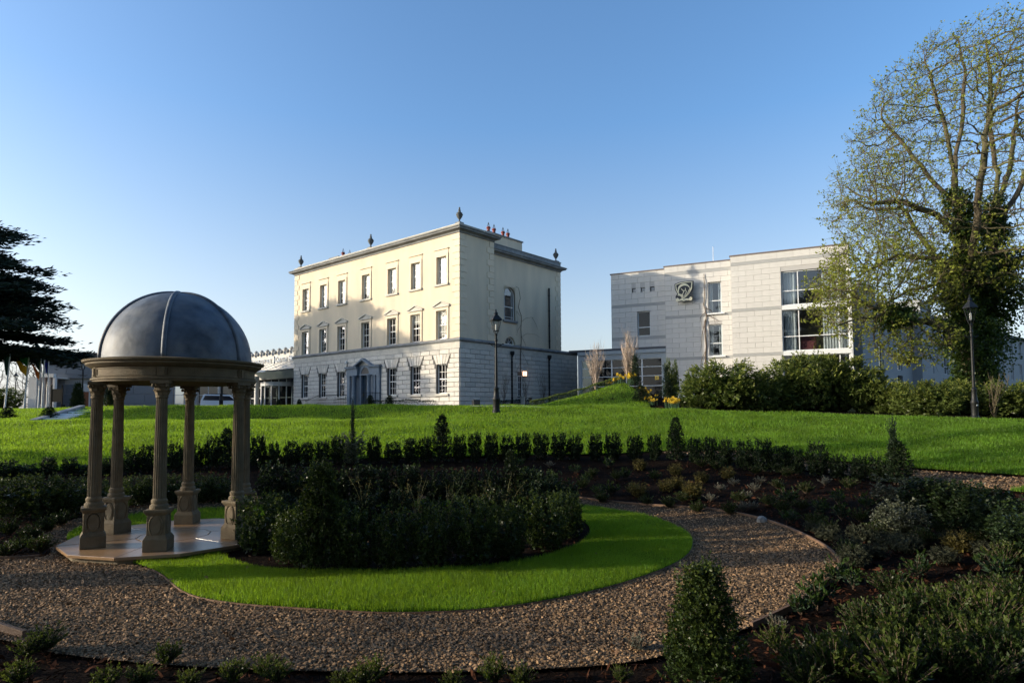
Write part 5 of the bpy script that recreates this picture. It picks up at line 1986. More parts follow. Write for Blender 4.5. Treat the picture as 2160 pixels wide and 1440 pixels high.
# timber bench by the side wall
def at_house(x, y, z=None):
    p = house.matrix_basis @ Vector((x, y, 0))
    p = Matrix.Translation((HP.x, HP.y, 0)) @ Matrix.Rotation(HRZ, 4, 'Z') @ Vector((x, y, 0))
    return Vector((p.x, p.y, float(hz(p.x, p.y)) if z is None else z))
q = at_house(.1, 7.9)
t = thing('bench', 'pale backless bench against the house side wall', 'bench', q, HRZ + PI / 2)
b = MB()
for y in (-.2, -.04, .12):
    b.box(-.65, .65, y, y + .12, .72, .78)
b.build('seat', M['trim'], t)
for x in (-.55, .55):
    b = MB()
    b.box(x - .05, x + .05, -.2, .24, 0, .72)
    b.build('leg', M['trim'], t)

# white estate car in front of the glazed wing
q = at(476, 860, 62)
car = thing('parked_car', 'white off road car parked before the glazed wing, between two pavilion columns', 'car', (q.x, q.y, 2.42), math.radians(18))
b = MB()
side = [(-2.2, .45), (2.2, .45), (2.25, .8), (2.1, 1.0), (1.15, 1.1), (.45, 1.66), (-1.9, 1.72), (-2.15, 1.1)]
b.prism(side, -.85, .85)
b.build('body', M['carwhite'], car, bevel=.08)
for y0, y1 in ((-.865, -.852), (.852, .865)):
    for poly in ([(.95, 1.12), (.42, 1.55), (-.3, 1.58), (-.3, 1.12)], [(-.4, 1.12), (-.4, 1.58), (-1.75, 1.6), (-1.95, 1.15)]):
        p = MB()
        p.prism(poly[::-1], y0, y1)
        p.build('side_window', M['carglass'], car)
p = MB()
p.add([(1.17, -.7, 1.12), (1.17, .7, 1.12), (.5, .66, 1.62), (.5, -.66, 1.62)], [(0, 1, 2, 3)])
p.v = [(x + .02, y, z + .015) for x, y, z in p.v]
p.build('windscreen', M['carglass'], car)
for x in (-1.35, 1.4):
    for y in (-.86, .62):
        w = MB()
        w.lathe([(.2, 0), (.36, .02), (.37, .12), (.36, .22), (.2, .24)], 18)
        o = w.build('wheel', M['rubber'], car, loc=(x, y + .24, .37))
        o.rotation_euler = (PI / 2, 0, 0)
        r_ = MB()
        r_.lathe([(.0, -.01), (.2, -.01), (.21, .25), (0, .25)], 12)
        r_.build('rim', M['frame'], o)
for y in (-.62, .42):
    p = MB()
    p.box(2.2, 2.27, y, y + .2, .78, .95)
    p.build('headlight', M['frame'], car)
p = MB()
p.tube([(-1.7, -.7, 1.74), (.2, -.7, 1.72)], .03, 5)
p.tube([(-1.7, .7, 1.74), (.2, .7, 1.72)], .03, 5)
p.build('roof_rail', M['iron'], car)
# ------------------------------------------------------------------ foliage
LEAF_T = np.array([(0, 0, 0), (.5, .5, .12), (0, 1, -.06), (-.5, .5, .12)])
def leaf_arrays(P, D, size, width=.5, jitter=.5, up=.0):
    """Small folded leaves at points P growing along directions D."""
    n = len(P)
    D = D + RNG.normal(0, jitter, (n, 3)) + np.array([0, 0, up])
    D /= np.linalg.norm(D, axis=1)[:, None] + 1e-9
    A = RNG.normal(size=(n, 3))
    S = np.cross(D, A)
    S /= np.linalg.norm(S, axis=1)[:, None] + 1e-9
    N = np.cross(S, D)
    L = (size * RNG.uniform(.6, 1.3, n))[:, None]
    V = np.empty((n, 4, 3))
    for k in range(4):
        V[:, k] = P + S * (LEAF_T[k, 0] * width) * L + D * LEAF_T[k, 1] * L + N * LEAF_T[k, 2] * L
    return V.reshape(-1, 3), (np.arange(n)[:, None] * 4 + np.arange(4)[None])
def leaves_mesh(name, groups, mats):
    """groups: list of (V, F) one per material."""
    Vs, Fs, mi, o = [], [], [], 0
    for k, (V, F) in enumerate(groups):
        Vs.append(V)
        Fs.append(F + o)
        mi.append(np.full(len(F), k))
        o += len(V)
    return np_mesh(name, np.concatenate(Vs), np.concatenate(Fs), mats, np.concatenate(mi))

def shoot_bush(r, h, n, leaf, mats, tips=.14, upright=.8, shape='box', shoots=60, stems=True, width=.55, top_rag=.25, slen=1.0):
    """Dense clipped shrub built from many short leafy shoots on and inside an uneven body."""
    ns = shoots
    u = RNG.uniform(0, 1, ns)
    a = RNG.uniform(0, 2 * PI, ns)
    z = RNG.uniform(.04, 1, ns)
    if shape == 'box':
        R = r * np.clip(np.minimum(1, .72 + z * .9) * np.sqrt(np.clip(1.06 - (np.clip(z - .55, 0, 1) / .5) ** 2, .06, 1)), .1, 1)
    elif shape == 'cone':
        R = r * np.clip((1 - z ** 1.7) ** .75, .04, 1) * np.minimum(1, .8 + z * 1.5)
    elif shape == 'spire':
        R = r * np.clip(1 - z, .05, 1) ** .9
    elif shape == 'ball':
        R = r * np.sqrt(np.clip(1 - (2 * z - 1) ** 2, .05, 1))
    rr = R * (u ** .28)
    base = np.column_stack([rr * np.cos(a), rr * np.sin(a), z * h])
    out = np.column_stack([np.cos(a), np.sin(a), np.zeros(ns)])
    d = out * (1 - upright) + np.array([0, 0, upright]) + RNG.normal(0, .18, (ns, 3))
    d /= np.linalg.norm(d, axis=1)[:, None]
    sl = slen * h * RNG.uniform(.1, .22, ns) * (1 + top_rag * 2 * (z > .8) * RNG.uniform(0, 1, ns))
    per = max(1, n // ns)
    k = np.repeat(np.arange(ns), per)
    t = RNG.uniform(0, 1, len(k))
    P = base[k] + d[k] * (t * sl[k])[:, None]
    P[:, 2] = np.maximum(P[:, 2], .01)
    rad = RNG.normal(size=(len(k), 3))
    rad -= d[k] * (rad * d[k]).sum(1)[:, None]
    rad /= np.linalg.norm(rad, axis=1)[:, None] + 1e-9
    D = rad * .8 + d[k] * .7
    is_tip = (t > 1 - tips * 1.6) & (RNG.uniform(0, 1, len(k)) < .7) & (z[k] > .35)
    gs = [leaf_arrays(P[~is_tip], D[~is_tip], leaf, width, .3), leaf_arrays(P[is_tip], D[is_tip], leaf * 1.05, width, .3)]
    return gs
def dark_core(r, h, shape):
    """A few big inner leaves that stop light passing straight through the body."""
    n = 420
    a = RNG.uniform(0, 2 * PI, n)
    z = RNG.uniform(.05, .85, n)
    R = r * .72 * (np.clip(1 - z ** 1.7, .1, 1) if shape in ('cone', 'spire') else np.ones(n))
    q = np.sqrt(RNG.uniform(0, 1, n)) * R
    P = np.column_stack([q * np.cos(a), q * np.sin(a), z * h * .9])
    return leaf_arrays(P, RNG.normal(size=(n, 3)), min(r, h) * .24, .9, .6)
def stem_faces(r, h, n=7, rad=.008, wide=.5):
    b = MB()
    for k in range(n):
        a = random.uniform(0, 2 * PI)
        q = random.uniform(.2, wide) * r
        b.tube([(0.03 * math.cos(a), .03 * math.sin(a), -.03), (q * .6 * math.cos(a), q * .6 * math.sin(a), h * .35), (q * math.cos(a), q * math.sin(a), h * random.uniform(.55, .85))], [rad, rad * .8, rad * .4], 4, cap=False)
    return np.array(b.v), np.array(b.f)
def bush_mesh(name, r, h, n, leaf, mats, shape='box', **kw):
    g = shoot_bush(r, h, n, leaf, mats, shape=shape, **kw)
    core = dark_core(r, h, shape)
    sv, sf = stem_faces(r, h)
    return leaves_mesh(name, [g[0], g[1], core, (sv, sf)], [mats[0], mats[1], mats[0], M['twig']])

BOX = [bush_mesh('box_bush', .33, .8, 5200, .038, (M['box_leaf'], M['box_tip']), shoots=220 + 15 * k, upright=.75, top_rag=.5) for k in range(5)]
HEDGE = [bush_mesh('hedge_bush', .33, .8, 3800, .05, (M['yew_leaf'], M['box_leaf']), shoots=170, upright=.85, top_rag=.5) for k in range(5)]
CONE = [bush_mesh('topiary_cone', .38, 1.2, 6500, .038, (M['yew_leaf'], M['box_leaf']), shape='cone', shoots=520, upright=.4, top_rag=.1, slen=.4) for k in range(2)]
BCONE = [bush_mesh('box_cone', .4, 1.2, 14000, .036, (M['box_leaf'], M['box_tip']), shape='cone', shoots=900, upright=.6, top_rag=.45, slen=.6)]
SPIRE = [bush_mesh('conifer', .3, 1.6, 4200, .05, (M['conifer_leaf'], M['conifer_leaf']), shape='spire', shoots=240, upright=.7, top_rag=.3) for k in range(2)]
VARIEG = [bush_mesh('variegated_bush', .35, .9, 3000, .05, (M['varieg_leaf'], M['silver_leaf']), shape='box', shoots=110, upright=.5, top_rag=.4, width=.6)]
def tuft_mesh(name, r, h, stems, per, leaf, mats, width=.3, spread=.9, tipfrac=.25):
    """Low open plant: stems fanning from one crown, leaves along each."""
    a = RNG.uniform(0, 2 * PI, stems)
    tilt = np.sqrt(RNG.uniform(0, 1, stems)) * spread
    d = np.column_stack([np.cos(a) * np.sin(tilt), np.sin(a) * np.sin(tilt), np.cos(tilt)])
    L = RNG.uniform(.6, 1.1, stems)
    end = d * L[:, None] * np.array([r * 1.15, r * 1.15, h])
    k = np.repeat(np.arange(stems), per)
    t = RNG.uniform(.2, 1, len(k))
    P = end[k] * t[:, None]
    P[:, 2] -= .15 * h * (t * tilt[k]) ** 2
    P[:, 2] = np.maximum(P[:, 2], .012)
    rad = RNG.normal(size=(len(k), 3)) * np.array([1, 1, .4])
    rad /= np.linalg.norm(rad, axis=1)[:, None]
    tip = t > 1 - tipfrac
    g0 = leaf_arrays(P[~tip], rad[~tip] + d[k][~tip] * .9, leaf, width, .2)
    g1 = leaf_arrays(P[tip], rad[tip] * .7 + d[k][tip] * 1.2, leaf, width, .2)
    b = MB()
    for i in range(stems):
        b.tube([(0, 0, -.02), tuple(end[i] * .5), tuple(end[i] * np.array([1, 1, .93]))], [.006, .005, .003], 3, cap=False)
    return leaves_mesh(name, [g0, g1, (np.array(b.v), np.array(b.f))], [mats[0], mats[1], M['twig']])
SILVER = [tuft_mesh('silver_plant', .2, .22, 34, 22, .03, (M['silver_leaf'], M['silver_leaf']), .35) for k in range(2)]
LEAFY = [tuft_mesh('leafy_plant', .24, .32, 22, 13, .085, (M['sage_leaf'], M['green_leaf']), .3) for k in range(3)]
GREENP = [tuft_mesh('green_shrub', .34, .42, 60, 22, .045, (M['green_leaf'], M['box_tip']), .5) for k in range(3)]
DARKP = [tuft_mesh('dark_shrub', .4, .42, 80, 26, .045, (M['box_leaf'], M['box_leaf']), .55) for k in range(3)]
GOLDP = [bush_mesh('golden_plant', .22, .26, 900, .045, (M['gold_leaf'], M['gold_leaf']), shape='ball', shoots=120, upright=.55, top_rag=.8, width=.2) for k in range(2)]
GREYP = [bush_mesh('grey_plant', .3, .28, 1300, .04, (M['grey_leaf'], M['grey_leaf']), shape='ball', shoots=160, upright=.45, top_rag=.8, width=.25) for k in range(2)]

def plant(meshes, name, pos, sx, sz, label, cat, group=None, rz=None):
    me = random.choice(meshes)
    o = link(name, me, None, pos, random.uniform(0, 6.28) if rz is None else rz)
    o.scale = (sx, sx, sz)
    return tag(o, label, cat, group)
def on_ground(x, y, dz=-.02):
    return Vector((x, y, float(hz(x, y)) + dz))

# back hedge row along the foot of the upper lawn: bushes at the photograph's spacing
ARC = [(-24, 17.4), (-15, 18.2), (-8.6, 20.0), (-4, 20.6), (0, 20.9), (3.4, 21.0), (5.0, 20.5), (6.6, 19.2), (8.5, 17.5), (9.7, 16.4), (11, 15)]
def arc_at(px):
    d = ray(px, 960)
    best = None
    for (x0, y0), (x1, y1) in zip(ARC[:-1], ARC[1:]):
        m = d.x / d.y
        den = (x1 - x0) - m * (y1 - y0)
        if abs(den) < 1e-9:
            continue
        t = (m * y0 - x0) / den
        if -1e-6 <= t <= 1 + 1e-6:
            return x0 + (x1 - x0) * t, y0 + (y1 - y0) * t
    return ARC[-1]
ROW = [(17, 973), (58, 981), (103, 968), (149, 968), (182, 982), (227, 969), (276, 951), (311, 944), (369, 939), (414, 939), (449, 926), (479, 905, 1), (508, 932), (543, 926), (577, 940),
       (616, 935), (647, 938), (680, 935), (711, 926), (743, 915, 2), (789, 926), (829, 937), (867, 930), (897, 928), (932, 877, 1), (969, 922), (1002, 920), (1036, 919), (1070, 925), (1103, 921),
       (1141, 920), (1180, 920), (1213, 923), (1256, 920), (1293, 920), (1339, 924), (1381, 923), (1426, 883, 1), (1466, 929), (1498, 927), (1531, 933), (1571, 936), (1611, 933), (1647, 945),
       (1680, 953), (1724, 940), (1767, 963), (1811, 966), (1849, 966), (1893, 896, 3)]
cones = [479, 932, 1426, 1893]
cname = {479: 'topiary cone beside the pavilion', 932: 'topiary cone left of centre', 1426: 'slim topiary cone right of centre', 1893: 'shaggy cone far right'}
for e in ROW:
    px, top = e[0], e[1]
    kind = e[2] if len(e) > 2 else 0
    x, y = arc_at(px)
    p = on_ground(x, y)
    h = at(px, top, y).z - p.z
    if kind == 0:
        c = min(cones, key=lambda q: abs(q - px))
        lo, hi = min(px, c), max(px, c)
        n = sum(1 for q in ROW if lo < q[0] < hi) + 1
        side = 'left' if px < c else 'right'
        lab = 'dark hedge row bush, %s to the %s of the %s' % (ordinal(n - 1), side, cname[c])
        w_ = random.uniform(.66, .86)
        plant(HEDGE, 'hedge_bush', p, w_ * (1.0 if y > 17 else .95), h / .86, lab, 'bush', 'dark bushes of the back hedge row')
    elif kind == 1:
        lab = {479: 'dark clipped topiary cone partly behind the front right pavilion column', 932: 'dark clipped topiary cone in the hedge row left of the photo centre', 1426: 'slim dark clipped topiary cone in the right half of the hedge row'}[px]
        plant(CONE, 'topiary_cone', p, .95 if px != 1426 else .85, h / 1.2, lab, 'topiary', 'topiary cones in the hedge row')
    elif kind == 2:
        plant(VARIEG, 'variegated_bush', p, 1.0, h / 1.0, 'pale variegated bush under a thin spire in the hedge row', 'bush')
        q = on_ground(x + .02, y - .05)
        hh = at(px, 850, y).z - q.z
        plant(SPIRE, 'young_tree', q, .32, hh / 1.65, 'thin young conifer spire rising from the pale bush in the hedge row', 'young tree')
    else:
        plant(CONE, 'shaggy_cone', p, 1.05, h / 1.2 * .72, 'tall shaggy dark cone with a thin crooked leader near the right edge', 'topiary')
        q = on_ground(x - .1, y)
        plant(SPIRE, 'leader_shoot', q, .5, h / 1.6, 'thin leafy leader rising out of the shaggy dark cone at the right', 'young tree')
for i, (px, t, bt, s) in enumerate([(1888, 1010, 1075, .95), (1905, 1060, 1130, .95), (1876, 1075, 1135, .8), (1925, 1075, 1135, .75)]):
    p = ground(px, bt)
    h = at(px, t, p.y).z - p.z
    plant(VARIEG, 'variegated_bush', p, s * h / .6, h / .95, ['grey variegated bush directly below the shaggy cone, topmost of its cluster', 'largest grey variegated bush at the front of the cluster below the shaggy cone',
          'small grey variegated bush at the left of the cluster below the shaggy cone', 'small grey variegated bush at the right of the cluster below the shaggy cone'][i], 'bush', 'grey variegated bushes')

# second ring left and behind the pavilion
for i, (px, t, bt) in enumerate([(26, 1013, 1092), (92, 1008, 1092), (156, 1013, 1087), (212, 1012, 1078), (285, 1008, 1066), (318, 1010, 1062), (362, 1006, 1060), (425, 1003, 1058), (462, 1006, 1058)]):
    p = ground(px, bt)
    h = at(px, t, p.y).z - p.z
    lab = ['leftmost bush of the near row left of the pavilion', 'second bush from the left edge in the near row', 'bush of the near row closest to the front left pavilion column',
           'bush seen between the two left pavilion columns', 'bush just right of the rear left pavilion column', 'bush just left of the front middle pavilion column', 'bush just right of the front middle pavilion column',
           'bush just right of the rear middle pavilion column', 'bush just left of the front right pavilion columns'][i]
    plant(BOX, 'box_bush', p, 1.1 * h / .75, h / .88, lab + ', dark leaved', 'bush', 'box bushes behind the pavilion')

# bushes edging the bed inside the oval lawn
FR = [(548, 1052, 1168), (613, 1085, 1188), (745, 1085, 1200), (829, 1085, 1200), (911, 1076, 1196), (997, 1062, 1190), (1069, 1068, 1178), (1151, 1048, 1160), (1195, 1043, 1136)]
for i, (px, t, bt) in enumerate(FR):
    p = ground(px, bt)
    h = at(px, t, p.y).z - p.z
    lab = 'front rim box bush of the oval bed, ' + ['nearest the pavilion', 'between the pavilion bush and the pointed cone', 'first right of the pointed cone', 'second right of the pointed cone', 'third right of the pointed cone',
                                                           'fourth right of the pointed cone', 'third from the right end', 'second from the right end', 'at the right end'][i]
    plant(BOX, 'box_bush', p, random.uniform(.9, 1.06) * h / .82, h / .88, lab, 'bush', 'box bushes rimming the oval bed')
p = ground(675, 1200)
h = at(675, 985, p.y).z - p.z
plant(BCONE, 'box_cone', p, 1.05, h / 1.26, 'tall pointed box cone at the front left of the oval bed', 'topiary')
MID = [(590, 1045, 1120), (640, 1050, 1135), (720, 1052, 1140), (780, 1045, 1125), (845, 1050, 1135), (915, 1045, 1130), (985, 1042, 1130), (1050, 1040, 1128), (1110, 1035, 1120), (1160, 1030, 1112)]
for i, (px, t, bt) in enumerate(MID):
    p = ground(px, bt)
    h = at(px, t, p.y).z - p.z
    plant(HEDGE, 'box_bush', p, random.uniform(.75, 1.0) * h / .8, h / .86 * random.uniform(.8, 1.1), 'dark bush inside the oval bed between its two rims, %s from the pavilion' % ordinal(i), 'bush', 'bushes inside the oval bed')
BK = [(577, 985, 1062), (628, 990, 1064), (700, 1000, 1066), (747, 990, 1066), (798, 993, 1066), (858, 990, 1066), (918, 998, 1066), (976, 996, 1068), (1028, 996, 1070), (1117, 996, 1074), (1151, 1004, 1086), (1187, 1020, 1112)]
for i, (px, t, bt) in enumerate(BK):
    p = ground(px, bt)
    h = at(px, t, p.y).z - p.z
    lab = 'back rim box bush of the oval bed, ' + ('%s from the pavilion' % ordinal(i) if i < 9 else ['just right of the tall slim cone', 'second right of the tall slim cone', 'at the right turn of the rim'][i - 9])
    plant(HEDGE, 'box_bush', p, 1.02 * h / .8, h / .86, lab, 'bush', 'box bushes rimming the oval bed')
p = ground(1079, 1072)
h = at(1079, 950, p.y).z - p.z
plant(CONE, 'topiary_cone', p, .8, h / 1.22, 'tall slim dark cone at the back of the oval bed', 'topiary')
# young roses with long bare arching canes
for i, (px, bt, tp) in enumerate([(668, 1080, 1010), (768, 1110, 985), (880, 1115, 1000), (948, 1120, 985), (1010, 1110, 1000), (1062, 1130, 990), (860, 1090, 1015), (1120, 1120, 1020)]):
    p = ground(px, bt)
    H = at(px, tp, p.y).z - p.z
    b = MB()
    PP, DD = [], []
    for k in range(6):
        a = random.uniform(0, 2 * PI)
        sp = random.uniform(.15, .5)
        hh = H * random.uniform(.6, 1.05)
        pts = []
        for j in range(9):
            t = j / 8
            pts.append((sp * math.cos(a) * t ** 1.6 + random.uniform(-.012, .012), sp * math.sin(a) * t ** 1.6 + random.uniform(-.012, .012), hh * (t * 1.25 - .3 * t * t) - .02))
        b.tube(pts, [.008 - .0007 * j for j in range(9)], 4, cap=False)
        for j in range(3, 9):
            for _ in range(7):
                PP.append(np.array(pts[j]) + RNG.normal(0, .035, 3))
                DD.append(RNG.normal(size=3))
    g = leaf_arrays(np.array(PP), np.array(DD), .035, .55, .3)
    me = leaves_mesh('rose_bush', [g, (np.array(b.v), np.array(b.f))], [M['gold_leaf'], M['rosestem']])
    lab = 'young rose with long arching canes, ' + ['beside the pointed box cone', 'tallest one in the left part of the oval bed', 'just left of the middle of the oval bed', 'in the middle of the oval bed', 'just right of the middle of the oval bed',
                                                    'in front of the tall slim cone', 'low one behind the middle of the oval bed', 'at the right end of the oval bed'][i]
    tag(link('rose_bush', me, None, p), lab, 'rose bush', 'young roses in the oval bed')

# low plants in the bed between path and hedge row
def low(kind, pts, name, cat, group, size, lab):
    """lab: text with the place words supplied per plant."""
    out = []
    for i, q in enumerate(pts):
        px, bt = q[0], q[1]
        s = q[2] if len(q) > 2 else 1.0
        p = ground(px, bt)
        o = plant(kind, name, p + Vector((0, 0, .0)), size * s, size * s * random.uniform(.85, 1.15), lab, cat, group)
        out.append((px, bt, o))
    return out
LOWS = []
LOWS += low(SILVER, [(1520, 1035), (1548, 1023), (1592, 1035), (1577, 1053), (1605, 1020), (1567, 1076), (1587, 1073), (1498, 1056), (1140, 968, 1.2), (1160, 985), (1740, 1022), (1845, 1345, .8), (1712, 1388, .9), (1640, 1330, .8), (1346, 1372, .7), (1005, 962)], 'silver_plant', 'plant', 'silver leaved plants', 1.0, 'low silver leaved plant')
LOWS += low(LEAFY, [(1665, 1062, 1.2), (1668, 1102), (1730, 1085), (1768, 1062), (1775, 1095), (1830, 1072), (1235, 1020), (1262, 1045), (1290, 1042), (1215, 998), (1285, 985), (1320, 1010), (1765, 1228), (1800, 1240, .8), (1725, 1282, 1.1), (1690, 1295, .8), (1938, 1215, .9), (1905, 1320), (2105, 1222, 1.1), (1110, 1010), (890, 1035), (1095, 985)], 'leafy_plant', 'plant', 'broad leaved young plants', 1.0, 'blue green leafy plant')
LOWS += low(GOLDP, [(1347, 1045, 1.2), (1405, 1035), (1462, 1050, 1.2), (1350, 990), (1425, 1000), (1480, 1015), (1430, 1028), (1535, 1008), (560, 972), (600, 975), (2020, 1160), (1060, 968)], 'golden_plant', 'plant', 'golden wispy plants', 1.0, 'wispy golden plant')
LOWS += low(GREYP, [(1745, 1135, 1.1), (1790, 1160), (1820, 1140, 1.2), (1868, 1150), (1800, 1192, 1.1), (1845, 1172), (1910, 1160, 1.2), (2010, 1150), (1990, 1185), (2080, 1170), (1715, 1118, .8), (2140, 1200)], 'grey_plant', 'plant', 'grey green feathery plants', .72, 'feathery grey green plant')
LOWS += low(DARKP, [(1700 + 62 * (k % 8) + 23 * (k // 8 % 2), 1262 + 44 * (k // 8) + 9 * (k % 3), .95 + .12 * (k % 4)) for k in range(40) if k not in (0, 1, 2, 8, 9, 10, 16, 17, 24)] + [(1228, 1030), (1300, 1012), (1380, 1012), (1440, 1058), (1510, 990), (1560, 1060), (1640, 1030), (1650, 1080), (1700, 1040), (1720, 1110), (1790, 1030), (1815, 1100), (1790, 1180), (1950, 1150), (2060, 1150), (1250, 1005), (1335, 1040), (1270, 1060), (1365, 1065), (1410, 1070), (1470, 1080), (1540, 1085), (1620, 1065), (1690, 1075), (1750, 1125), (1850, 1135), (1990, 1130), (18, 1128), (64, 1138), (100, 1122), (40, 1160), (86, 1165), (128, 1110), (12, 1175), (1480, 985), (1595, 1000), (1660, 1005)], 'dark_shrub', 'shrub', 'low dark shrubs of the right beds', .68, 'low dark shrub')
LOWS += low(GREENP, [(1950, 1300, 1.0), (1995, 1325), (1890, 1372, 1.0), (1960, 1375), (2040, 1300), (2090, 1340, 1.1), (2140, 1290), (2060, 1400, 1.1), (1990, 1440), (1820, 1410), (1760, 1440), (1900, 1470, 1.1), (2140, 1420, 1.2), (1680, 1420, .8), (790, 1440, .62), (765, 1455, .55), (1045, 1442, .55), (1100, 1450, .45), (955, 1452, .4), (300, 1445, .5), (560, 1425, .55), (585, 1440, .5), (350, 1405, .5), (95, 1375, .7), (60, 1385, .6), (490, 1445, .5), (230, 1450, .5), (1310, 1440, .35), (1640, 1375, .7), (40, 1445, .5), (1560, 1445, .5), (1820, 1330, .8), (2150, 1130, 1.1), (2120, 1200, .9), (720, 1450, .4), (400, 1450, .45)], 'green_shrub', 'shrub', 'small green shrubs near the camera', 1.0, 'small green shrub')
REFS = [(1607, 1097, 'grey boulder'), (1490, 1400, 'big near cone'), (1890, 1000, 'shaggy right cone'), (1895, 1110, 'variegated cluster'), (1426, 970, 'slim topiary cone'), (932, 965, 'middle topiary cone'), (335, 1160, 'nearest pavilion pedestal'),
        (1745, 1190, 'gravel bend'), (1210, 1060, 'gravel path far end'), (25, 1345, 'timber edging board'), (800, 1405, 'near gravel margin'), (2150, 1000, 'far gravel path'), (2150, 1435, 'bottom right corner'), (1300, 1395, 'gravel right of bottom centre'), (1800, 1340, 'right mulch patch'), (2150, 1300, 'right photo edge'), (2020, 1160, 'thick right hedge'), (1500, 1060, 'upper gravel'), (60, 1140, 'bed left of the pavilion')]
seen = {}
for px, bt, o in sorted(LOWS, key=lambda q: (q[2].name, q[0])):
    rx, ry, rn = min(REFS, key=lambda r: (r[0] - px) ** 2 + ((r[1] - bt) * 1.6) ** 2)
    hor = 'left of' if px < rx - 25 else ('right of' if px > rx + 25 else '')
    ver = 'behind' if bt < ry - 22 else ('before' if bt > ry + 22 else '')
    rel = (ver + ' and ' + hor) if hor and ver else (hor or ver or 'beside')
    key = (o['label'], rel, rn)
    seen.setdefault(key, []).append(o)
for (lab, rel, rn), os_ in seen.items():
    for i, o in enumerate(os_):
        n = len(os_)
        w_ = '' if n == 1 else (', the left' if i == 0 else ', the right') if n == 2 else ', %s of %s from left' % (ordinal(i), ['three', 'four', 'five', 'six', 'seven', 'eight', 'nine', 'ten', 'eleven', 'twelve', 'thirteen', 'fourteen', 'fifteen', 'sixteen'][n - 3])
        o['label'] = '%s %s the %s%s' % (lab, rel, rn, w_)

# the near cone and the thick hedge at the right
p = ground(1492, 1436)
p = on_ground(p.x * .97, p.y - .12)
h = at(1480, 1200, p.y).z - p.z
plant(BCONE, 'box_cone', p, .86, h / 1.26, 'large glossy box cone with two leader shoots in the near foreground', 'topiary', rz=1.0)
for i, (px, bt, tp) in enumerate([(1948, 1090, 1005), (1985, 1098, 1000), (2020, 1108, 1008), (2055, 1118, 1015), (2088, 1130, 1022), (2122, 1150, 1035), (2152, 1170, 1055), (2185, 1200, 1075)]):
    p = ground(px, bt)
    h = at(px, tp, p.y).z - p.z
    plant(HEDGE, 'hedge_bush', p, 1.2 * h / .85, h / 1.06, 'upright dark bush of the thick right hedge, %s from its left end' % ordinal(i), 'bush', 'thick hedge at the right beside the far path')

# ------------------------------------------------------------------ laurels and conifers before the modern building
def laurel(r, h, n, leaf_s, mats, seed):
    """Big loose evergreen: many leaning branches with whorls of long leaves."""
    ns = int(n / 14)
    a = RNG.uniform(0, 2 * PI, ns)
    z = RNG.uniform(.02, 1, ns) ** .85
    R = r * np.sqrt(np.clip(1.02 - (np.abs(z - .42) / .62) ** 2.4, .04, 1)) * (1 + .18 * np.sin(a * 3 + seed) + .1 * np.sin(a * 5 + z * 6))
    q = R * RNG.uniform(.25, 1, ns) ** .35
    base = np.column_stack([q * np.cos(a), q * np.sin(a), z * h * (1 + .1 * np.sin(a * 2 + seed))])
    d = np.column_stack([np.cos(a) * .55, np.sin(a) * .55, np.full(ns, .75)]) + RNG.normal(0, .25, (ns, 3))
    d /= np.linalg.norm(d, axis=1)[:, None]
    sl = RNG.uniform(.15, .45, ns) * (1 + .7 * (z > .75) * RNG.uniform(0, 1, ns))
    k = np.repeat(np.arange(ns), 14)
    t = np.tile(np.linspace(0, 1, 14), ns)
    P = base[k] + d[k] * (t * sl[k])[:, None]
    P[:, 2] = np.maximum(P[:, 2], .05)
    rad = RNG.normal(size=(len(k), 3))
    D = rad * .6 + d[k] * .5 + np.column_stack([np.cos(a[k]), np.sin(a[k]), -.1 * np.ones(len(k))]) * .35
    tip = (t > .72) & (z[k] > .45)
    g0 = leaf_arrays(P[~tip], D[~tip], leaf_s, .36, .25)
    g1 = leaf_arrays(P[tip], D[tip] + d[k][tip], leaf_s * .85, .34, .2)
    sv, sf = stem_faces(r, h, 10, .025, .8)
    core = dark_core(r * 1.1, h, 'ball')
    return leaves_mesh('laurel', [g0, g1, core, (sv, sf)], [mats[0], mats[1], mats[0], M['darkbark']])
LAUR = [laurel(1.2, 2.4, 5200, .17, (M['laurel_leaf'], M['laurel_tip']), s) for s in (0, 2, 4)]
LSPEC = [(1490, 870, 778, 33.2, 1.0), (1535, 868, 766, 33.0, 1.15), (1585, 870, 790, 32.6, .95), (1640, 872, 800, 33.2, .9), (1665, 874, 762, 33.8, 1.0), (1720, 874, 752, 33.4, 1.15), (1775, 876, 758, 33.6, 1.1), (1825, 878, 780, 33.0, 1.0),
         (1880, 880, 812, 32, .95), (1930, 880, 806, 30.5, .85), (1975, 882, 812, 29.6, .85), (2015, 884, 806, 30.4, .85), (2085, 886, 822, 29.5, .85), (2130, 886, 806, 29.6, .9), (2175, 888, 820, 29, .9)]
for i, (px, bt, tp, d, s) in enumerate(LSPEC):
    q = at(px, bt, d)
    p = on_ground(q.x, q.y, -.05)
    h = at(px, tp, d).z - p.z
    lab = ['leftmost evergreen laurel beside the yellow flowers', 'tall laurel under the two stacked windows, second from the left', 'low laurel just right of the stacked windows', 'lowest laurel left of the glazed corner', 'laurel under the left edge of the glazed corner',
           'tallest laurel under the middle of the glazed corner', 'broad laurel under the right side of the glazed corner', 'laurel at the right corner of the modern building', 'laurel first right of the modern building corner', 'laurel with upright leaves below the low sweeping branch',
           'laurel left of the ivy clad trunk foot', 'laurel directly behind the right lamp post', 'shrub just right of the right lamp post', 'shrub second right of the right lamp post', 'shrub at the right photo edge'][i]
    plant(LAUR, 'laurel', p, s * random.uniform(.95, 1.1), h / 2.62, lab, 'shrub', 'evergreen shrubs before the modern building')
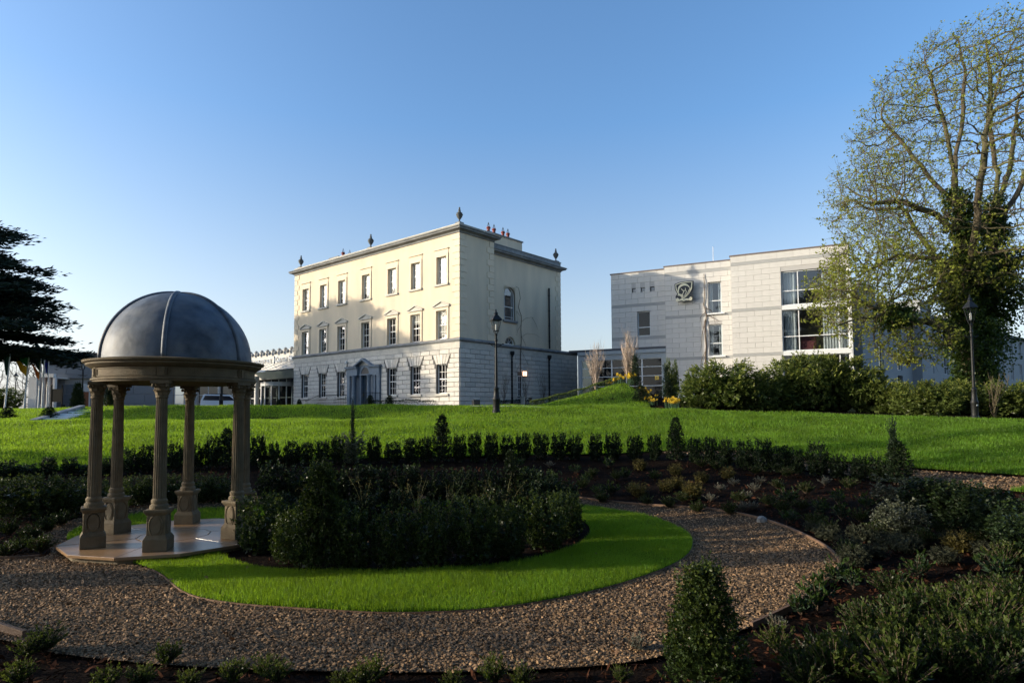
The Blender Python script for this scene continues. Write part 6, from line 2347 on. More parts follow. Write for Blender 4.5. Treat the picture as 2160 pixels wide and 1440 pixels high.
# sunlit bare stems right of the lamp
def cane_clump(name, p, n, H, sp, rad, m, label, cat, lean=0.0, twigs=0):
    t = thing(name, label, cat, p)
    for k in range(n):
        a = random.uniform(0, 2 * PI)
        s = random.uniform(.1, 1) * sp
        h = H * random.uniform(.6, 1)
        pts = []
        w1, w2_ = random.uniform(-.08, .08), random.uniform(-.08, .08)
        for j in range(8):
            u = j / 7
            pts.append((s * math.cos(a) * u ** 1.2 + lean * u * u + w1 * math.sin(u * 7), s * math.sin(a) * u ** 1.2 + w2_ * math.sin(u * 6), h * u - .03))
        b = MB()
        b.tube(pts, [rad * (1 - .8 * j / 7) for j in range(8)], 5, cap=False)
        for _ in range(twigs):
            j = random.randint(2, 6)
            c = Vector(pts[j])
            a2 = random.uniform(0, 2 * PI)
            L = random.uniform(.25, .7) * H * .3
            b.tube([c, c + Vector((math.cos(a2) * L * .3, math.sin(a2) * L * .3, L * .6)), c + Vector((math.cos(a2) * L * .42, math.sin(a2) * L * .42, L * 1.3))], [rad * .35, rad * .25, rad * .1], 3, cap=False)
        b.build('stem', m, t)
    return t
q = at(2098, 884, 28.6)
cane_clump('bare_shrub', on_ground(q.x, q.y), 9, 2.2, .75, .035, M['bark'], 'sunlit bare stemmed shrub with one bent stem right of the right lamp post', 'shrub', .15, 3)
q = at(1256, 812, 39.0)
cane_clump('birch', on_ground(q.x, q.y), 16, 3.1, .8, .03, M['birch'], 'bare multi stemmed birch on the mound, left of the two', 'birch', 0, 14)
q = at(1326, 806, 38.2)
cane_clump('birch', on_ground(q.x, q.y), 20, 3.6, .9, .032, M['birch'], 'taller bare multi stemmed birch on the mound, right of the two', 'birch', 0, 16)
for px, lab in ((1062, 'thin leafless shrub against the side wall, left of the first downpipe'), (1108, 'thin leafless shrub beside the lit wall lantern'), (1146, 'thin leafless shrub left of the second downpipe')):
    q = at(px, 852, 50.0 if px < 1100 else 52.5)
    cane_clump('wall_shrub', on_ground(q.x, q.y), 8, 3.0, .7, .014, M['twig'], lab, 'shrub', 0, 12)
# leafless climbers on the walls
def climber(root_fn, label, pts, branches, rad=.04):
    t = thing('climber', label, 'climber', root_fn(*pts[0]))
    o0 = root_fn(*pts[0])
    b = MB()
    P = [root_fn(*q) - o0 for q in pts]
    fine = []
    for i in range(len(P) - 1):
        for k in range(4):
            fine.append(P[i].lerp(P[i + 1], k / 4) + Vector((random.uniform(-.03, .03), random.uniform(-.03, .03), 0)))
    fine.append(P[-1])
    b.tube(fine, [rad * (1 - .7 * i / len(fine)) for i in range(len(fine))], 5, cap=False)
    b.build('stem', M['twig'], t)
    for br in branches:
        b = MB()
        b.tube([root_fn(*q) - o0 for q in br], [rad * .4, rad * .3] + [rad * .15] * (len(br) - 2), 4, cap=False)
        b.build('branch', M['twig'], t)
hs = lambda y, z: Matrix.Translation((HP.x, HP.y, 0)) @ Matrix.Rotation(HRZ, 4, 'Z') @ Vector((-REC + .14, y, z))
climber(hs, 'leafless climber trained up the house side wall between the downpipes', [(8.0, 3.0), (8.0, 6.5), (8.1, 9.0), (8.1, 10.6), (7.75, 11.3), (8.0, 12.0), (7.8, 12.9), (7.4, 13.0)],
        [[(8.1, 10.0), (8.7, 10.4), (9.6, 10.6), (9.9, 10.5)], [(8.1, 8.7), (8.9, 9.1), (10.2, 9.1), (10.7, 8.9)], [(8.1, 9.8), (7.6, 9.2), (7.5, 8.8)], [(8.1, 8.8), (8.6, 8.2), (8.7, 7.9)], [(8.0, 8.0), (7.2, 7.9), (6.8, 7.6)], [(8.0, 10.5), (7.5, 10.9), (7.6, 10.0), (7.5, 9.2)],
         [(9.6, 10.6), (10.1, 10.1), (10.4, 9.6)], [(8.0, 7.6), (8.6, 6.9), (9.1, 6.2)], [(8.0, 6.5), (7.4, 5.7), (7.2, 4.6)]])
rs = lambda x, z: Matrix.Translation((RP.x, RP.y, 0)) @ Matrix.Rotation(RRZ, 4, 'Z') @ Vector((x, Y2 - .1, z))
climber(rs, 'leafless twisted climber beside the two stacked windows of the modern building', [(-9.98, 3.0), (-9.98, 6.2), (-9.9, 7.6), (-9.98, 8.8), (-9.85, 9.8), (-10.05, 10.6), (-9.92, 11.4), (-9.97, 12.6), (-9.95, 13.0)],
        [[(-9.9, 10.3), (-9.5, 10.1), (-9.3, 9.6), (-9.2, 9.0)], [(-9.88, 10.0), (-10.3, 9.6), (-10.2, 9.0), (-10.1, 8.6)], [(-9.95, 9.4), (-10.2, 8.2), (-10.3, 7.0)], [(-9.9, 9.8), (-9.2, 9.4), (-8.9, 9.2)], [(-9.95, 7.0), (-10.3, 6.2), (-10.4, 5.4)]], .06)

# conifers, daffodils and mulch on the mound
for i, (px, bt, tp, d, r_, lab) in enumerate([(1340, 815, 757, 37.6, .9, 'slim dark conifer at the top of the mound beside the daffodils'), (1407, 840, 778, 40, .95, 'dark conifer in front of the glazed link, left of the pale leaved one'),
                                              (1352, 850, 812, 34.2, 1.25, 'squat dark conifer at the right edge of the mound lawn'), (1418, 838, 768, 40.5, 1.0, 'pale green upright shrub before the glazed link')]):
    q = at(px, bt, d)
    p = on_ground(q.x, q.y)
    h = at(px, tp, d).z - p.z
    if i == 3:
        plant(LAUR, 'upright_shrub', p, .34, h / 2.5, lab, 'shrub')
    else:
        plant(SPIRE if i != 2 else CONE, 'conifer', p, r_ * (1.25 if i < 2 else 1), h / (1.65 if i != 2 else 1.25), lab, 'conifer', 'dark conifers on the mound')
b = MB()
def daffodil_mesh(n, sp):
    P, D, S = [], [], []
    pet_v, pet_f, lf = [], [], []
    b = MB()
    for k in range(n):
        x, y = random.gauss(0, sp), random.gauss(0, sp)
        h = random.uniform(.3, .48)
        lx, ly = random.uniform(-.06, .06), random.uniform(-.06, .06)
        b.tube([(x, y, 0), (x + lx, y + ly, h)], .008, 4, 0, cap=False)
        for j in range(3):
            a = random.uniform(0, 6.28)
            b.add([(x, y, 0), (x + .03 * math.cos(a + 1.5), y + .03 * math.sin(a + 1.5), 0), (x + .1 * math.cos(a), y + .1 * math.sin(a), h * .85)], [(0, 1, 2)], 0)
        az = math.radians(-95) + random.gauss(0, .7)
        f = Vector((math.cos(az), math.sin(az), -.1)).normalized()
        s = f.cross(Vector((0, 0, 1))).normalized()
        u = s.cross(f)
        c = Vector((x + lx, y + ly, h))
        for j in range(6):
            a0 = j * PI / 3
            d0 = s * math.cos(a0) + u * math.sin(a0)
            d1 = s * math.cos(a0 + .5) + u * math.sin(a0 + .5)
            d2 = s * math.cos(a0 - .5) + u * math.sin(a0 - .5)
            b.add([tuple(c), tuple(c + d1 * .05), tuple(c + d0 * .1 - f * .01), tuple(c + d2 * .05)], [(0, 1, 2, 3)], 1)
        ring = [c + (s * math.cos(a) + u * math.sin(a)) * .03 for a in np.linspace(0, 2 * PI, 7)[:-1]]
        ring2 = [c + f * .06 + (s * math.cos(a) + u * math.sin(a)) * .042 for a in np.linspace(0, 2 * PI, 7)[:-1]]
        b.add([tuple(q) for q in ring + ring2], [(i, (i + 1) % 6, (i + 1) % 6 + 6, i + 6) for i in range(6)], 1)
    me = bpy.data.meshes.new('daffodils')
    me.from_pydata([tuple(q) for q in b.v], [], b.f)
    me.materials.append(M['daff_leaf'])
    me.materials.append(M['daffodil'])
    me.polygons.foreach_set('material_index', b.m)
    return me
DAFF = [daffodil_mesh(9, .16), daffodil_mesh(12, .2), daffodil_mesh(6, .12)]
for i, (px, bt, d, s, lab) in enumerate([(1310, 808, 38.0, 1.6, 'on the crown of the mound, left of the dark conifer'), (1326, 806, 37.7, 1.9, 'largest clump, touching the slim dark conifer on the mound'), (1295, 806, 38.1, 1.2, 'on the mound where the low hedge ends'), (1288, 808, 38.2, .8, 'leftmost and smallest above the low hedge'),
                                         (1355, 822, 36.0, 1.1, 'uppermost on the bank behind the squat conifer'), (1364, 832, 35.4, 1.3, 'on the bank right of the squat conifer'), (1367, 848, 34.0, 1.0, 'at the foot of the bank right of the squat conifer'), (1378, 853, 33.6, .9, 'lowest on the bank, a pair of blooms'),
                                         (1382, 836, 36, .6, 'single bloom in the middle of the mulch bank'), (1411, 850, 33.2, 1.5, 'upper part of the group at the laurel foot'), (1422, 854, 32.8, 1.4, 'middle of the group at the laurel foot'), (1420, 862, 32.0, 1.3, 'front of the group at the laurel foot by the lawn')]):
    q = at(px, bt, d)
    plant(DAFF, 'daffodils', on_ground(q.x, q.y), s * .78, s * .78, 'clump of yellow daffodils ' + lab, 'flowers', 'yellow daffodil clumps', rz=random.uniform(-.5, .5))
# low hedge along the mound ridge
def hedge_strip(name, pts, w, h, n, leaf_s, mats, label):
    P = np.array(pts, float)
    seg = np.linalg.norm(np.diff(P, axis=0), axis=1)
    cum = np.concatenate([[0], np.cumsum(seg)])
    s = RNG.uniform(0, cum[-1], n)
    i = np.clip(np.searchsorted(cum, s) - 1, 0, len(P) - 2)
    t = (s - cum[i]) / seg[i]
    c = P[i] + (P[i + 1] - P[i]) * t[:, None]
    T = (P[i + 1] - P[i]) / seg[i][:, None]
    N = np.column_stack([-T[:, 1], T[:, 0]])
    off = RNG.uniform(-1, 1, n)
    zz = RNG.uniform(.0, 1, n)
    side = RNG.uniform(0, 1, n) < .55
    off = np.where(side, np.sign(off) * RNG.uniform(.85, 1.02, n), off)
    zz = np.where(side, zz, RNG.uniform(.86, 1.06, n))
    xy = c + N * (off * w / 2)[:, None]
    z = hz(xy[:, 0], xy[:, 1]) + zz * h * (1 + .06 * np.sin(s * 5))
    pts3 = np.column_stack([xy, z])
    D = np.column_stack([N * off[:, None], zz])
    g = leaf_arrays(pts3, D, leaf_s, .55, .5)
    k = RNG.uniform(0, 1, n // 3)
    me = leaves_mesh(name, [g], [mats])
    return tag(link(name, me), label, 'hedge')
m_ = [at(1118, 850, 37.2), at(1180, 843, 37.5), at(1240, 826, 37.9), at(1290, 810, 38.2), at(1312, 804, 38.3)]
hedge_strip('low_hedge', [(q.x, q.y) for q in m_], .38, .38, 9000, .055, M['laurel_leaf'], 'low clipped green hedge running up the ridge of the grassy mound')
b1 = [at_house(-8.3, -1.6), at_house(-.9, -1.6)]
hedge_strip('low_hedge', [(q.x, q.y) for q in b1], .5, .5, 3500, .06, M['yew_leaf'], 'low dark box hedge along the foot of the house front')
for (x, y, h, s, lab) in ((-8.7, -1.7, .95, .95, 'small dark topiary cone just right of the house door railing'), (-5.9, -1.9, .9, .85, 'small dark topiary cone below the middle right window of the house'), (-19.5, -1.7, .75, .7, 'small dark cone at the left end of the door railing'), (-23.2, -1.7, .8, .8, 'small dark cone at the left corner of the house')):
    plant(CONE, 'topiary_cone', at_house(x, y), s * 1.15, h / 1.15, lab, 'topiary', 'small cones before the house')
b1 = [at_house(-.4, 4.6), at_house(-.3, 10.5)]
hedge_strip('low_planting', [(q.x, q.y) for q in b1], .6, .5, 2500, .07, M['yew_leaf'], 'low dark planting along the foot of the house side wall')
# clipped cones by the steps and at the far left
for i, (px, bt, tp, d, s, lab) in enumerate([(163, 870, 810, 58, 3.2, 'large clipped bay cone in front of the grey wing beside the steps'), (232, 866, 810, 62, 3.2, 'large clipped cone seen between the left pavilion columns'),
                                             (15, 893, 858, 32.5, 1.15, 'small dark cone on the lawn bank at the left edge'), (103, 893, 858, 32.5, 1.15, 'small dark cone on the lawn bank at the foot of the steps')]):
    q = at(px, bt, d)
    p = on_ground(q.x, q.y)
    h = at(px, tp, d).z - p.z
    plant(BCONE if i < 2 else CONE, 'topiary_cone', p, s if i > 1 else h * .62, h / 1.25, lab, 'topiary', 'clipped cones at the left')
# ------------------------------------------------------------------ trees
def colonise(starts, attract, step, infl, kill, iters, bias=(0, 0, .12), seed=1):
    """Space colonisation: branch nodes grow towards attraction points. starts: chains of nodes."""
    rg = np.random.default_rng(seed)
    nodes, parent = [], []
    for ch in starts:
        root = ch[0]
        prev = root
        for k, p in enumerate(ch[1]):
            parent.append(prev if k else root)
            nodes.append(np.array(p, float))
            prev = len(nodes) - 1
    A = np.array(attract)
    N = np.array(nodes)
    near = np.zeros(len(A), int)
    dist = np.full(len(A), 1e9)
    for i in range(len(N)):
        d = np.linalg.norm(A - N[i], axis=1)
        m = d < dist
        dist[m], near[m] = d[m], i
    alive = np.ones(len(A), bool)
    bias = np.array(bias)
    for it in range(iters):
        use = alive & (dist < infl)
        if not use.any():
            break
        idx = near[use]
        vec = A[use] - N[idx]
        vec /= np.linalg.norm(vec, axis=1)[:, None] + 1e-9
        uniq, inv = np.unique(idx, return_inverse=True)
        acc = np.zeros((len(uniq), 3))
        np.add.at(acc, inv, vec)
        acc /= np.linalg.norm(acc, axis=1)[:, None] + 1e-9
        acc += bias + rg.normal(0, .16, acc.shape)
        acc /= np.linalg.norm(acc, axis=1)[:, None] + 1e-9
        new = N[uniq] + acc * step
        i0 = len(N)
        N = np.concatenate([N, new])
        parent.extend(uniq.tolist())
        for k in range(len(new)):
            d = np.linalg.norm(A - new[k], axis=1)
            m = d < dist
            dist[m], near[m] = d[m], i0 + k
        alive &= dist > kill
        if len(N) > 26000:
            break
    return N, np.array(parent)
def branch_mesh(N, par, tip_r=.012, expo=2.3, rmax=.6):
    n = len(N)
    kids = [[] for _ in range(n)]
    for i in range(n):
        if par[i] != i and par[i] >= 0:
            kids[par[i]].append(i)
    acc = np.zeros(n)
    order = sorted(range(n), key=lambda i: -i)
    for i in order:
        if not kids[i]:
            acc[i] = tip_r ** expo
        if par[i] >= 0 and par[i] != i:
            acc[par[i]] += acc[i]
    r = np.minimum(acc ** (1 / expo), rmax)
    V, F = [], []
    done = np.zeros(n, bool)
    def frame(d):
        a = np.cross(d, (0, 0, 1.0))
        if np.linalg.norm(a) < .1:
            a = np.cross(d, (1.0, 0, 0))
        a /= np.linalg.norm(a)
        return a, np.cross(d, a)
    stack = [i for i in range(n) if par[i] < 0]
    chains = []
    while stack:
        s = stack.pop()
        ch = [s] if par[s] < 0 else [par[s], s]
        c = s
        while kids[c]:
            ks = sorted(kids[c], key=lambda q: -r[q])
            stack.extend(ks[1:])
            c = ks[0]
            ch.append(c)
        chains.append(ch)
    o = 0
    for ch in chains:
        if len(ch) < 2:
            continue
        P = N[ch]
        R = r[ch].copy()
        if par[ch[0]] >= 0 or len(ch) > 1 and ch[0] != ch[1]:
            if par[ch[1]] == ch[0] and R[0] > R[1] * 1.3 and done[ch[0]]:
                R[0] = R[1] * 1.1
        for c in ch:
            done[c] = True
        big = R.max()
        k = 9 if big > .12 else 6 if big > .05 else 4 if big > .022 else 3
        T = np.gradient(P, axis=0)
        T /= np.linalg.norm(T, axis=1)[:, None] + 1e-9
        a, b_ = frame(T[0])
        ang = np.arange(k) * 2 * PI / k
        for j in range(len(P)):
            a = a - T[j] * a.dot(T[j])
            a /= np.linalg.norm(a) + 1e-9
            b_ = np.cross(T[j], a)
            ring = P[j] + (np.cos(ang)[:, None] * a + np.sin(ang)[:, None] * b_) * R[j]
            V.append(ring)
        for j in range(len(P) - 1):
            q = o + j * k
            i0 = np.arange(k)
            F.append(np.column_stack([q + i0, q + (i0 + 1) % k, q + k + (i0 + 1) % k, q + k + i0]))
        o += len(P) * k
    return np.concatenate(V), np.concatenate(F), r, kids

def twig_burst(N, par, r, sel, per, L, rad, ang=.7, seed=5):
    """Short fine twigs at thin nodes; returns tube mesh arrays and twig ends."""
    rg = np.random.default_rng(seed)
    idx = np.repeat(sel, per)
    base = N[idx]
    d = N[idx] - N[np.maximum(par[idx], 0)]
    d /= np.linalg.norm(d, axis=1)[:, None] + 1e-9
    d = d + rg.normal(0, ang, d.shape) + np.array([0, 0, .25])
    d /= np.linalg.norm(d, axis=1)[:, None] + 1e-9
    ln = L * rg.uniform(.5, 1.3, len(idx))
    mid = base + d * (ln * .5)[:, None] + rg.normal(0, .04, d.shape)
    d2 = d + np.array([0, 0, .35]) + rg.normal(0, .2, d.shape)
    d2 /= np.linalg.norm(d2, axis=1)[:, None] + 1e-9
    end = mid + d2 * (ln * .5)[:, None]
    a = np.cross(d, rg.normal(size=d.shape))
    a /= np.linalg.norm(a, axis=1)[:, None] + 1e-9
    b_ = np.cross(d, a)
    V = np.empty((len(idx), 9, 3))
    for s_, (c, rr) in enumerate(((base, rad), (mid, rad * .75), (end, rad * .3))):
        for k in range(3):
            t = 2 * PI * k / 3
            V[:, s_ * 3 + k] = c + (a * math.cos(t) + b_ * math.sin(t)) * rr
    f = []
    for s_ in range(2):
        for k in range(3):
            f.append((s_ * 3 + k, s_ * 3 + (k + 1) % 3, s_ * 3 + 3 + (k + 1) % 3, s_ * 3 + 3 + k))
    F = np.array(f)[None] + (np.arange(len(idx)) * 9)[:, None, None]
    return V.reshape(-1, 3), F.reshape(-1, 4), mid, end, d2

# the tall ivy-clad tree at the right, bare limbs with opening leaves
def big_tree():
    D = 33.0
    q = at(2052, 880, D)
    base = np.array((q.x, q.y, float(hz(q.x, q.y)) - .1))
    t = thing('tall_tree', 'tall spreading tree with opening spring leaves and ivy covered trunks at the right', 'tree', tuple(base))
    rg = np.random.default_rng(4)
    def w(px, py, dy=0.0):
        p = at(px, py, D + dy)
        return np.array((p.x, p.y, p.z)) - base
    def chain(pts, m=.5):
        out = []
        for a, b_ in zip(pts[:-1], pts[1:]):
            a, b_ = np.array(a, float), np.array(b_, float)
            k = max(1, int(np.linalg.norm(b_ - a) / m))
            for i in range(k):
                out.append(a + (b_ - a) * i / k + rg.normal(0, .035, 3))
        out.append(np.array(pts[-1], float))
        return out
    A_ = chain([(0, 0, -.1), w(2050, 800), w(2042, 700), w(2036, 600), w(2030, 480), w(2012, 370)])
    starts = [(-1, A_)]
    def node_near(target):
        allp = []
        for _, ch in starts:
            allp += list(ch)
        return int(np.argmin(np.linalg.norm(np.array(allp) - np.array(target), axis=1)))
    B_ = chain([w(2052, 830, .3), w(2080, 720, .6), w(2096, 600, .9), w(2092, 480, .9), w(2105, 370, 1.0)])
    starts.append((node_near(B_[0]), B_))
    for pts in ([w(2040, 690), w(1990, 690, -.6), w(1900, 668, -1.3), w(1830, 648, -2.0), w(1790, 615, -2.5)],           # low sweeping limb
                [w(1900, 668, -1.3), w(1860, 665, -1.9), w(1800, 672, -2.8), w(1760, 690, -3.2)],
                [w(2038, 620), w(1985, 600, .5), w(1920, 610, 1), w(1860, 650, 1.2)],
                [w(2036, 560), w(1960, 545, .4), w(1890, 540, .6), w(1830, 570, .4)],
                [w(2034, 500), w(1975, 455, -.4), w(1900, 425, -.8), w(1840, 430, -1.0)],
                [w(2030, 440), w(1970, 385, .8), w(1900, 300, 1.4), w(1860, 250, 1.4)],
                [w(2020, 400), w(2000, 300, -.5), w(1975, 200, -.9), w(1950, 130, -1.0)],
                [w(2012, 370), w(2030, 250, .3), w(2035, 150, .4), w(2020, 80, .4)],
                [w(2105, 370, 1), w(2085, 260, .6), w(2090, 160, .4), w(2080, 90, .4)],
                [w(2094, 500, .9), w(2150, 400, 1.5), w(2190, 300, 1.8)],
                [w(2094, 560, .9), w(2170, 540, .5), w(2240, 480, 0)],
                [w(2098, 620, .9), w(2150, 640, 0), w(2210, 650, -.6)],
                [w(2092, 480, .9), w(2130, 350, 2.2), w(2150, 200, 2.6)],
                [w(2036, 600), w(2060, 480, -1.6), w(2075, 330, -2.4), w(2090, 220, -2.6)],
                [w(2040, 650), w(1985, 560, 2), w(1930, 480, 3), w(1890, 420, 3.4)]):
        ch = chain(pts)
        starts.append((node_near(ch[0]), ch))
    # attraction points fill the crown
    pts = []
    ctr, rad3 = w(2090, 350), np.array((7.4, 6.0, 7.9))
    while len(pts) < 5600:
        p = rg.normal(size=3)
        p = p / np.linalg.norm(p) * rg.uniform(.35, 1) ** .45
        c = ctr + p * rad3
        if c[2] > 2.5:
            pts.append(c)
    low_c = [(w(1880, 590, -.5), np.array((4.2, 3.2, 2.7)), 1150), (w(1790, 640, -2.2), np.array((2.0, 1.8, 1.8)), 420), (w(1840, 430, 0), np.array((2.6, 3, 3)), 900), (w(1920, 720, -1.8), np.array((2.6, 1.6, 1.3)), 400)]
    for c0_, r0, n in low_c:
        for _ in range(n):
            p = rg.normal(size=3)
            p = p / np.linalg.norm(p) * rg.uniform(.1, 1) ** .5
            pts.append(c0_ + p * r0)
    N, par = colonise(starts, pts, .3, 2.4, .38, 110, bias=(0, 0, .1), seed=3)
    V, F, r, kids = branch_mesh(N, par, .0125, 2.12, .5)
    me = np_mesh('trunk', V, F, M['bark'], smooth=True)
    link('trunk', me, t)
    thin = np.array([i for i in range(len(N)) if r[i] < .03 and par[i] >= 0])
    V2, F2, mid, end, d2 = twig_burst(N, par, r, thin, 3, .48, .008, seed=8)
    link('twigs', np_mesh('twigs', V2, F2, M['bark']), t)['kind'] = 'stuff'
    # leaf rosettes at twig ends, denser on the lower limbs
    hgt = end[:, 2]
    n_leaf = np.where(hgt < 9, 4, np.where(hgt < 13, 3, 3))
    n_leaf = np.where(rg.uniform(0, 1, len(end)) < np.where(hgt < 9, .75, .55), n_leaf, 0)
    k = np.repeat(np.arange(len(end)), n_leaf)
    P = end[k] + rg.normal(0, .05, (len(k), 3))
    Dv = d2[k] * .5 + rg.normal(0, .8, (len(k), 3))
    size = np.where(hgt[k] < 9, .15, .13)
    g = leaf_arrays(P, Dv, size, .62, .3)
    link('crown', leaves_mesh('crown', [g], [M['spring_leaf']]), t)
    # ivy over the trunks
    trunk_nodes = [(p, i) for i, p in enumerate(A_)] + [(p, i) for i, p in enumerate(B_)]
    Pi, Di = [], []
    topz = w(0, 470)[2]
    limbs = list(A_) + list(B_)
    for s_, ch in starts[2:]:
        limbs += [p for p in ch[:2]]
    for p in limbs:
        if p[2] > topz + 1.2:
            continue
        f = 1.0 if p[2] < topz * .8 else .55
        n = int(900 * f)
        rr = 1.05 * f + .3 * math.sin(p[2] * 1.9 + p[0]) * f
        v = rg.normal(size=(n, 3))
        v /= np.linalg.norm(v, axis=1)[:, None]
        q = v * (rr * rg.uniform(.35, 1, n) ** .4)[:, None] * np.array([1, 1, .75])
        lump = 1 + .6 * np.sin(v[:, 0] * 4 + p[2] * 2) * np.sin(v[:, 2] * 5 + p[2])
        Pi.append(p + q * lump[:, None])
        Di.append(v * .6 + np.array([0, 0, -.5]))
    Pi, Di = np.concatenate(Pi), np.concatenate(Di)
    k = Pi[:, 2] > .1
    g = leaf_arrays(Pi[k], Di[k], .14, .8, .45)
    link('ivy', leaves_mesh('ivy', [g], [M['ivy_leaf']]), t)
    return t
big_tree()

# the cedar at the left with flat shelves of dark needles
def cedar(name, label, loc, H, R, n_br, seed, dens=1.0, group=None, zmin=.06, thick=.085):
    rg = np.random.default_rng(seed)
    t = thing(name, label, 'tree', loc, 0, group)
    b = MB()
    b.tube([(0, 0, -.3), (.1, 0, H * .3), (-.1, .1, H * .6), (0, 0, H * .96)], [H * .045, H * .036, H * .022, .05], 10, cap=False)
    P, Dv, SZ = [], [], []
    for i in range(n_br):
        z = H * (zmin + (.97 - zmin) * ((i + .5) / n_br) ** .92)
        a = i * 2.39996 + rg.uniform(-.4, .4)
        u = z / H
        L = R * (1 - u ** 2.2) ** .62 * rg.uniform(.72, 1.08) * (1.0 if u > .16 else .62 + 2.2 * u)
        rise = rg.uniform(-.02, .16) * L * (1 if u < .7 else 1.8)
        pts = []
        for k in range(7):
            s_ = k / 6
            pts.append((math.cos(a) * L * s_, math.sin(a) * L * s_, z + rise * math.sin(s_ * PI * .75) - .05 * L * s_ ** 2))
        b.tube(pts, [H * .011 * (1 - .85 * k / 6) * (1.25 - u) for k in range(7)], 5, cap=False)
        nsub = int(15 * (L / R) + 4)
        for j in range(nsub):
            s_ = .18 + .82 * (j + rg.uniform(0, 1)) / nsub
            c = np.array(pts[0]) * 0
            q = s_ * 6
            k0 = min(int(q), 5)
            c = np.array(pts[k0]) * (1 - q + k0) + np.array(pts[k0 + 1]) * (q - k0)
            sa = a + rg.choice([-1, 1]) * rg.uniform(.4, 1.25)
            sl = L * .4 * (1.05 - s_ * .72) * rg.uniform(.5, 1.1)
            e = c + np.array([math.cos(sa) * sl, math.sin(sa) * sl, rg.uniform(-.04, .07) * sl])
            n = int(105 * dens * max(.25, sl / (R * .25)))
            w_ = rg.uniform(0, 1, n) ** .8
            pp = c + (e - c) * w_[:, None] + rg.normal(0, 1, (n, 3)) * np.array([.4, .4, thick]) * (R / 9)
            P.append(pp)
            dd = (e - c) / (np.linalg.norm(e - c) + 1e-6)
            Dv.append(np.tile(dd + np.array([math.cos(a), math.sin(a), .05]) * .5, (n, 1)))
    P, Dv = np.concatenate(P), np.concatenate(Dv)
    b.build('trunk', M['darkbark'], t)
    D = Dv + rg.normal(0, .45, Dv.shape) * np.array([1, 1, .5])
    g = leaf_arrays(P, D, .42 * R / 9, .26, .1, .12)
    link('crown', leaves_mesh('crown', [g], [M['cedar_leaf']]), t)
    return t
q = at(0, 868, 56)
cedar('cedar', 'large dark cedar with flat layered branches at the left edge', (q.x - 4.8, 53.5, 2.3), 17.8, 12.0, 88, 21, 1.6, zmin=.25, thick=.15)

# bare trees and shrubs far off at the left
def bare_tree(name, px, d, H, seed, label):
    rg = np.random.default_rng(seed)
    q = at(px, 868, d)
    base = np.array((q.x, q.y, float(hz(q.x, q.y))))
    t = thing(name, label, 'tree', tuple(base), 0, 'bare trees far behind the flagpoles')
    ch = [np.array((0, 0, z)) for z in np.arange(0, H * .35, .5)]
    pts = []
    for _ in range(420):
        p = rg.normal(size=3)
        p = p / np.linalg.norm(p) * rg.uniform(.1, 1) ** .4
        pts.append(np.array((0, 0, H * .62)) + p * np.array((H * .36, H * .36, H * .4)))
    N, par = colonise([(-1, ch)], pts, .45, 4.5, .8, 60, seed=seed)
    V, F, r, kids = branch_mesh(N, par, .02, 2.2, .3)
    link('trunk', np_mesh('trunk', V, F, M['darkbark'], smooth=True), t)
    thin = np.array([i for i in range(len(N)) if r[i] < .05 and par[i] >= 0])
    V2, F2, *_ = twig_burst(N, par, r, thin, 2, .9, .016, seed=8)
    link('twigs', np_mesh('twigs', V2, F2, M['twig']), t)['kind'] = 'stuff'
bare_tree('bare_tree', 52, 100, 9.5, 5, 'leafless tree in the distance behind the second flagpole')
bare_tree('bare_tree', 88, 96, 10, 6, 'leafless tree in the distance behind the rightmost flagpoles')
bare_tree('bare_tree', -20, 105, 9, 7, 'leafless tree in the distance at the left edge')
q = at(2, 868, 70)
plant(LAUR, 'dark_shrub', on_ground(q.x, q.y), 1.6, .9, 'dark rounded shrub at the left edge behind the leftmost flagpole', 'shrub')
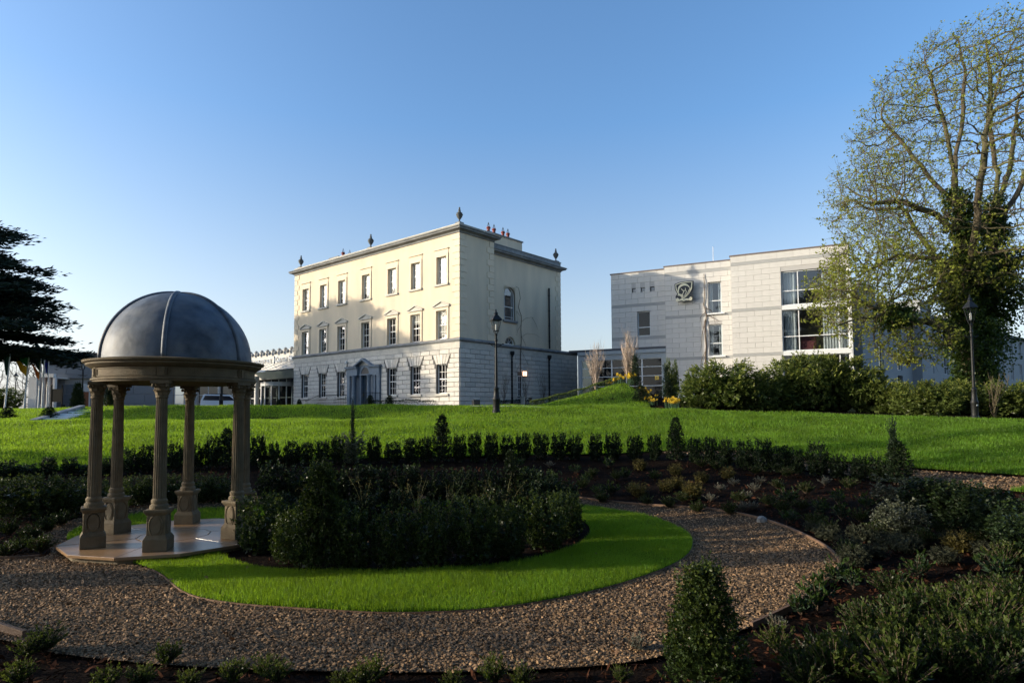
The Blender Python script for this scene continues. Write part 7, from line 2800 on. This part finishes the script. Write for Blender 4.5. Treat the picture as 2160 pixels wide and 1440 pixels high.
# evergreens out of view: some shade garden and bank, others are added to block light
def outside(src, x, y, z, h, rz, lab, grp):
    c = copy_tree(src)
    c.location = (x, y, z)
    c.rotation_euler = (0, 0, rz)
    c.scale = h
    c['label'] = lab
    c['group'] = grp
GA, GB = 'evergreens round the garden outside the picture', 'unseen far belt of evergreens added left of the picture'
LB = 'dark evergreen outside the picture, '
slim = cedar('evergreen_tree', LB + 'level with the pavilion', (-28, 10.4, .4), 8.8, 2.5, 30, 5, 1.0, GA, zmin=.1, thick=.5)
outside(slim, -27.5, 14.9, .4, (1.1, 1.1, 1.5), 1, LB + 'just behind the pavilion line', GA)
outside(slim, -33, 17.6, .4, (1.1, 1.1, 1.68), 2, LB + 'level with the hedge row', GA)
outside(slim, -26, 1.4, .4, (1.0, 1.0, 1.02), 3, LB + 'level with the camera', GA)
outside(slim, -25, 4.6, .3, (.75, .75, .66), 4, LB + 'low one left of the near gravel', GA)
cedar('evergreen_tree', LB + 'beyond the lawn bank', (-46, 30.6, .4), 15.5, 3.6, 50, 3, 2.2, GA, zmin=.46, thick=.4)
high = cedar('evergreen_tree', LB + 'added with a high crown over the photographer', (1, -4.5, .4), 20, 12, 60, 22, 1.5, GA, zmin=.5, thick=.15)  # added overhead crown, unseen, to cut sky light on the foreground
outside(high, -17.2, 8.2, .4, (.56, .56, 1.0), 1.1, LB + 'added with a high crown, left of the pavilion', GA)
outside(high, 15.5, 9, .4, (.56, .56, 1.0), 3.1, LB + 'added with a high crown, right of the near hedge', GA)
outside(high, -8, 2.5, .4, (.6, .6, 1.1), 2.1, LB + 'added with a high crown, left of the near path', GA)
outside(high, 15, 1, .4, (.85, .85, 1.12), 4.0, LB + 'added with a high crown, right of the near beds', GA)
wide = cedar('evergreen_tree', LB + 'added behind the photographer to the left', (-12, -13, .4), 16, 8, 34, 21, .9, GA, zmin=.06, thick=.3)  # added unseen trees that keep sky light off the near garden
outside(wide, 4, -16, .4, (1, 1, 1), 1.0, LB + 'added behind the photographer', GA)
outside(wide, 20, -9, .4, (1, 1, 1), 2.4, LB + 'added behind the photographer to the right', GA)
outside(wide, 27, 5, .4, (.8, .8, .9), 3.4, LB + 'added right of the picture', GA)
for k in range(8):  # added belt, unseen, so the house windows reflect dark trees
    outside(wide, -84 - 2 * (k % 2), 18 + 8.5 * k, 2.2, (.8, .8, .62), k * 1.3, 'added dark evergreen of the far belt left of the picture, %s from its near end' % ordinal(k), GB)
for k in range(8):
    outside(wide, -95, 22 + 8.5 * k, 2.2, (.85, .85, .7), k * .9 + .5, 'added dark evergreen of the far belt left of the picture, %s in its second row' % ordinal(k), GB)
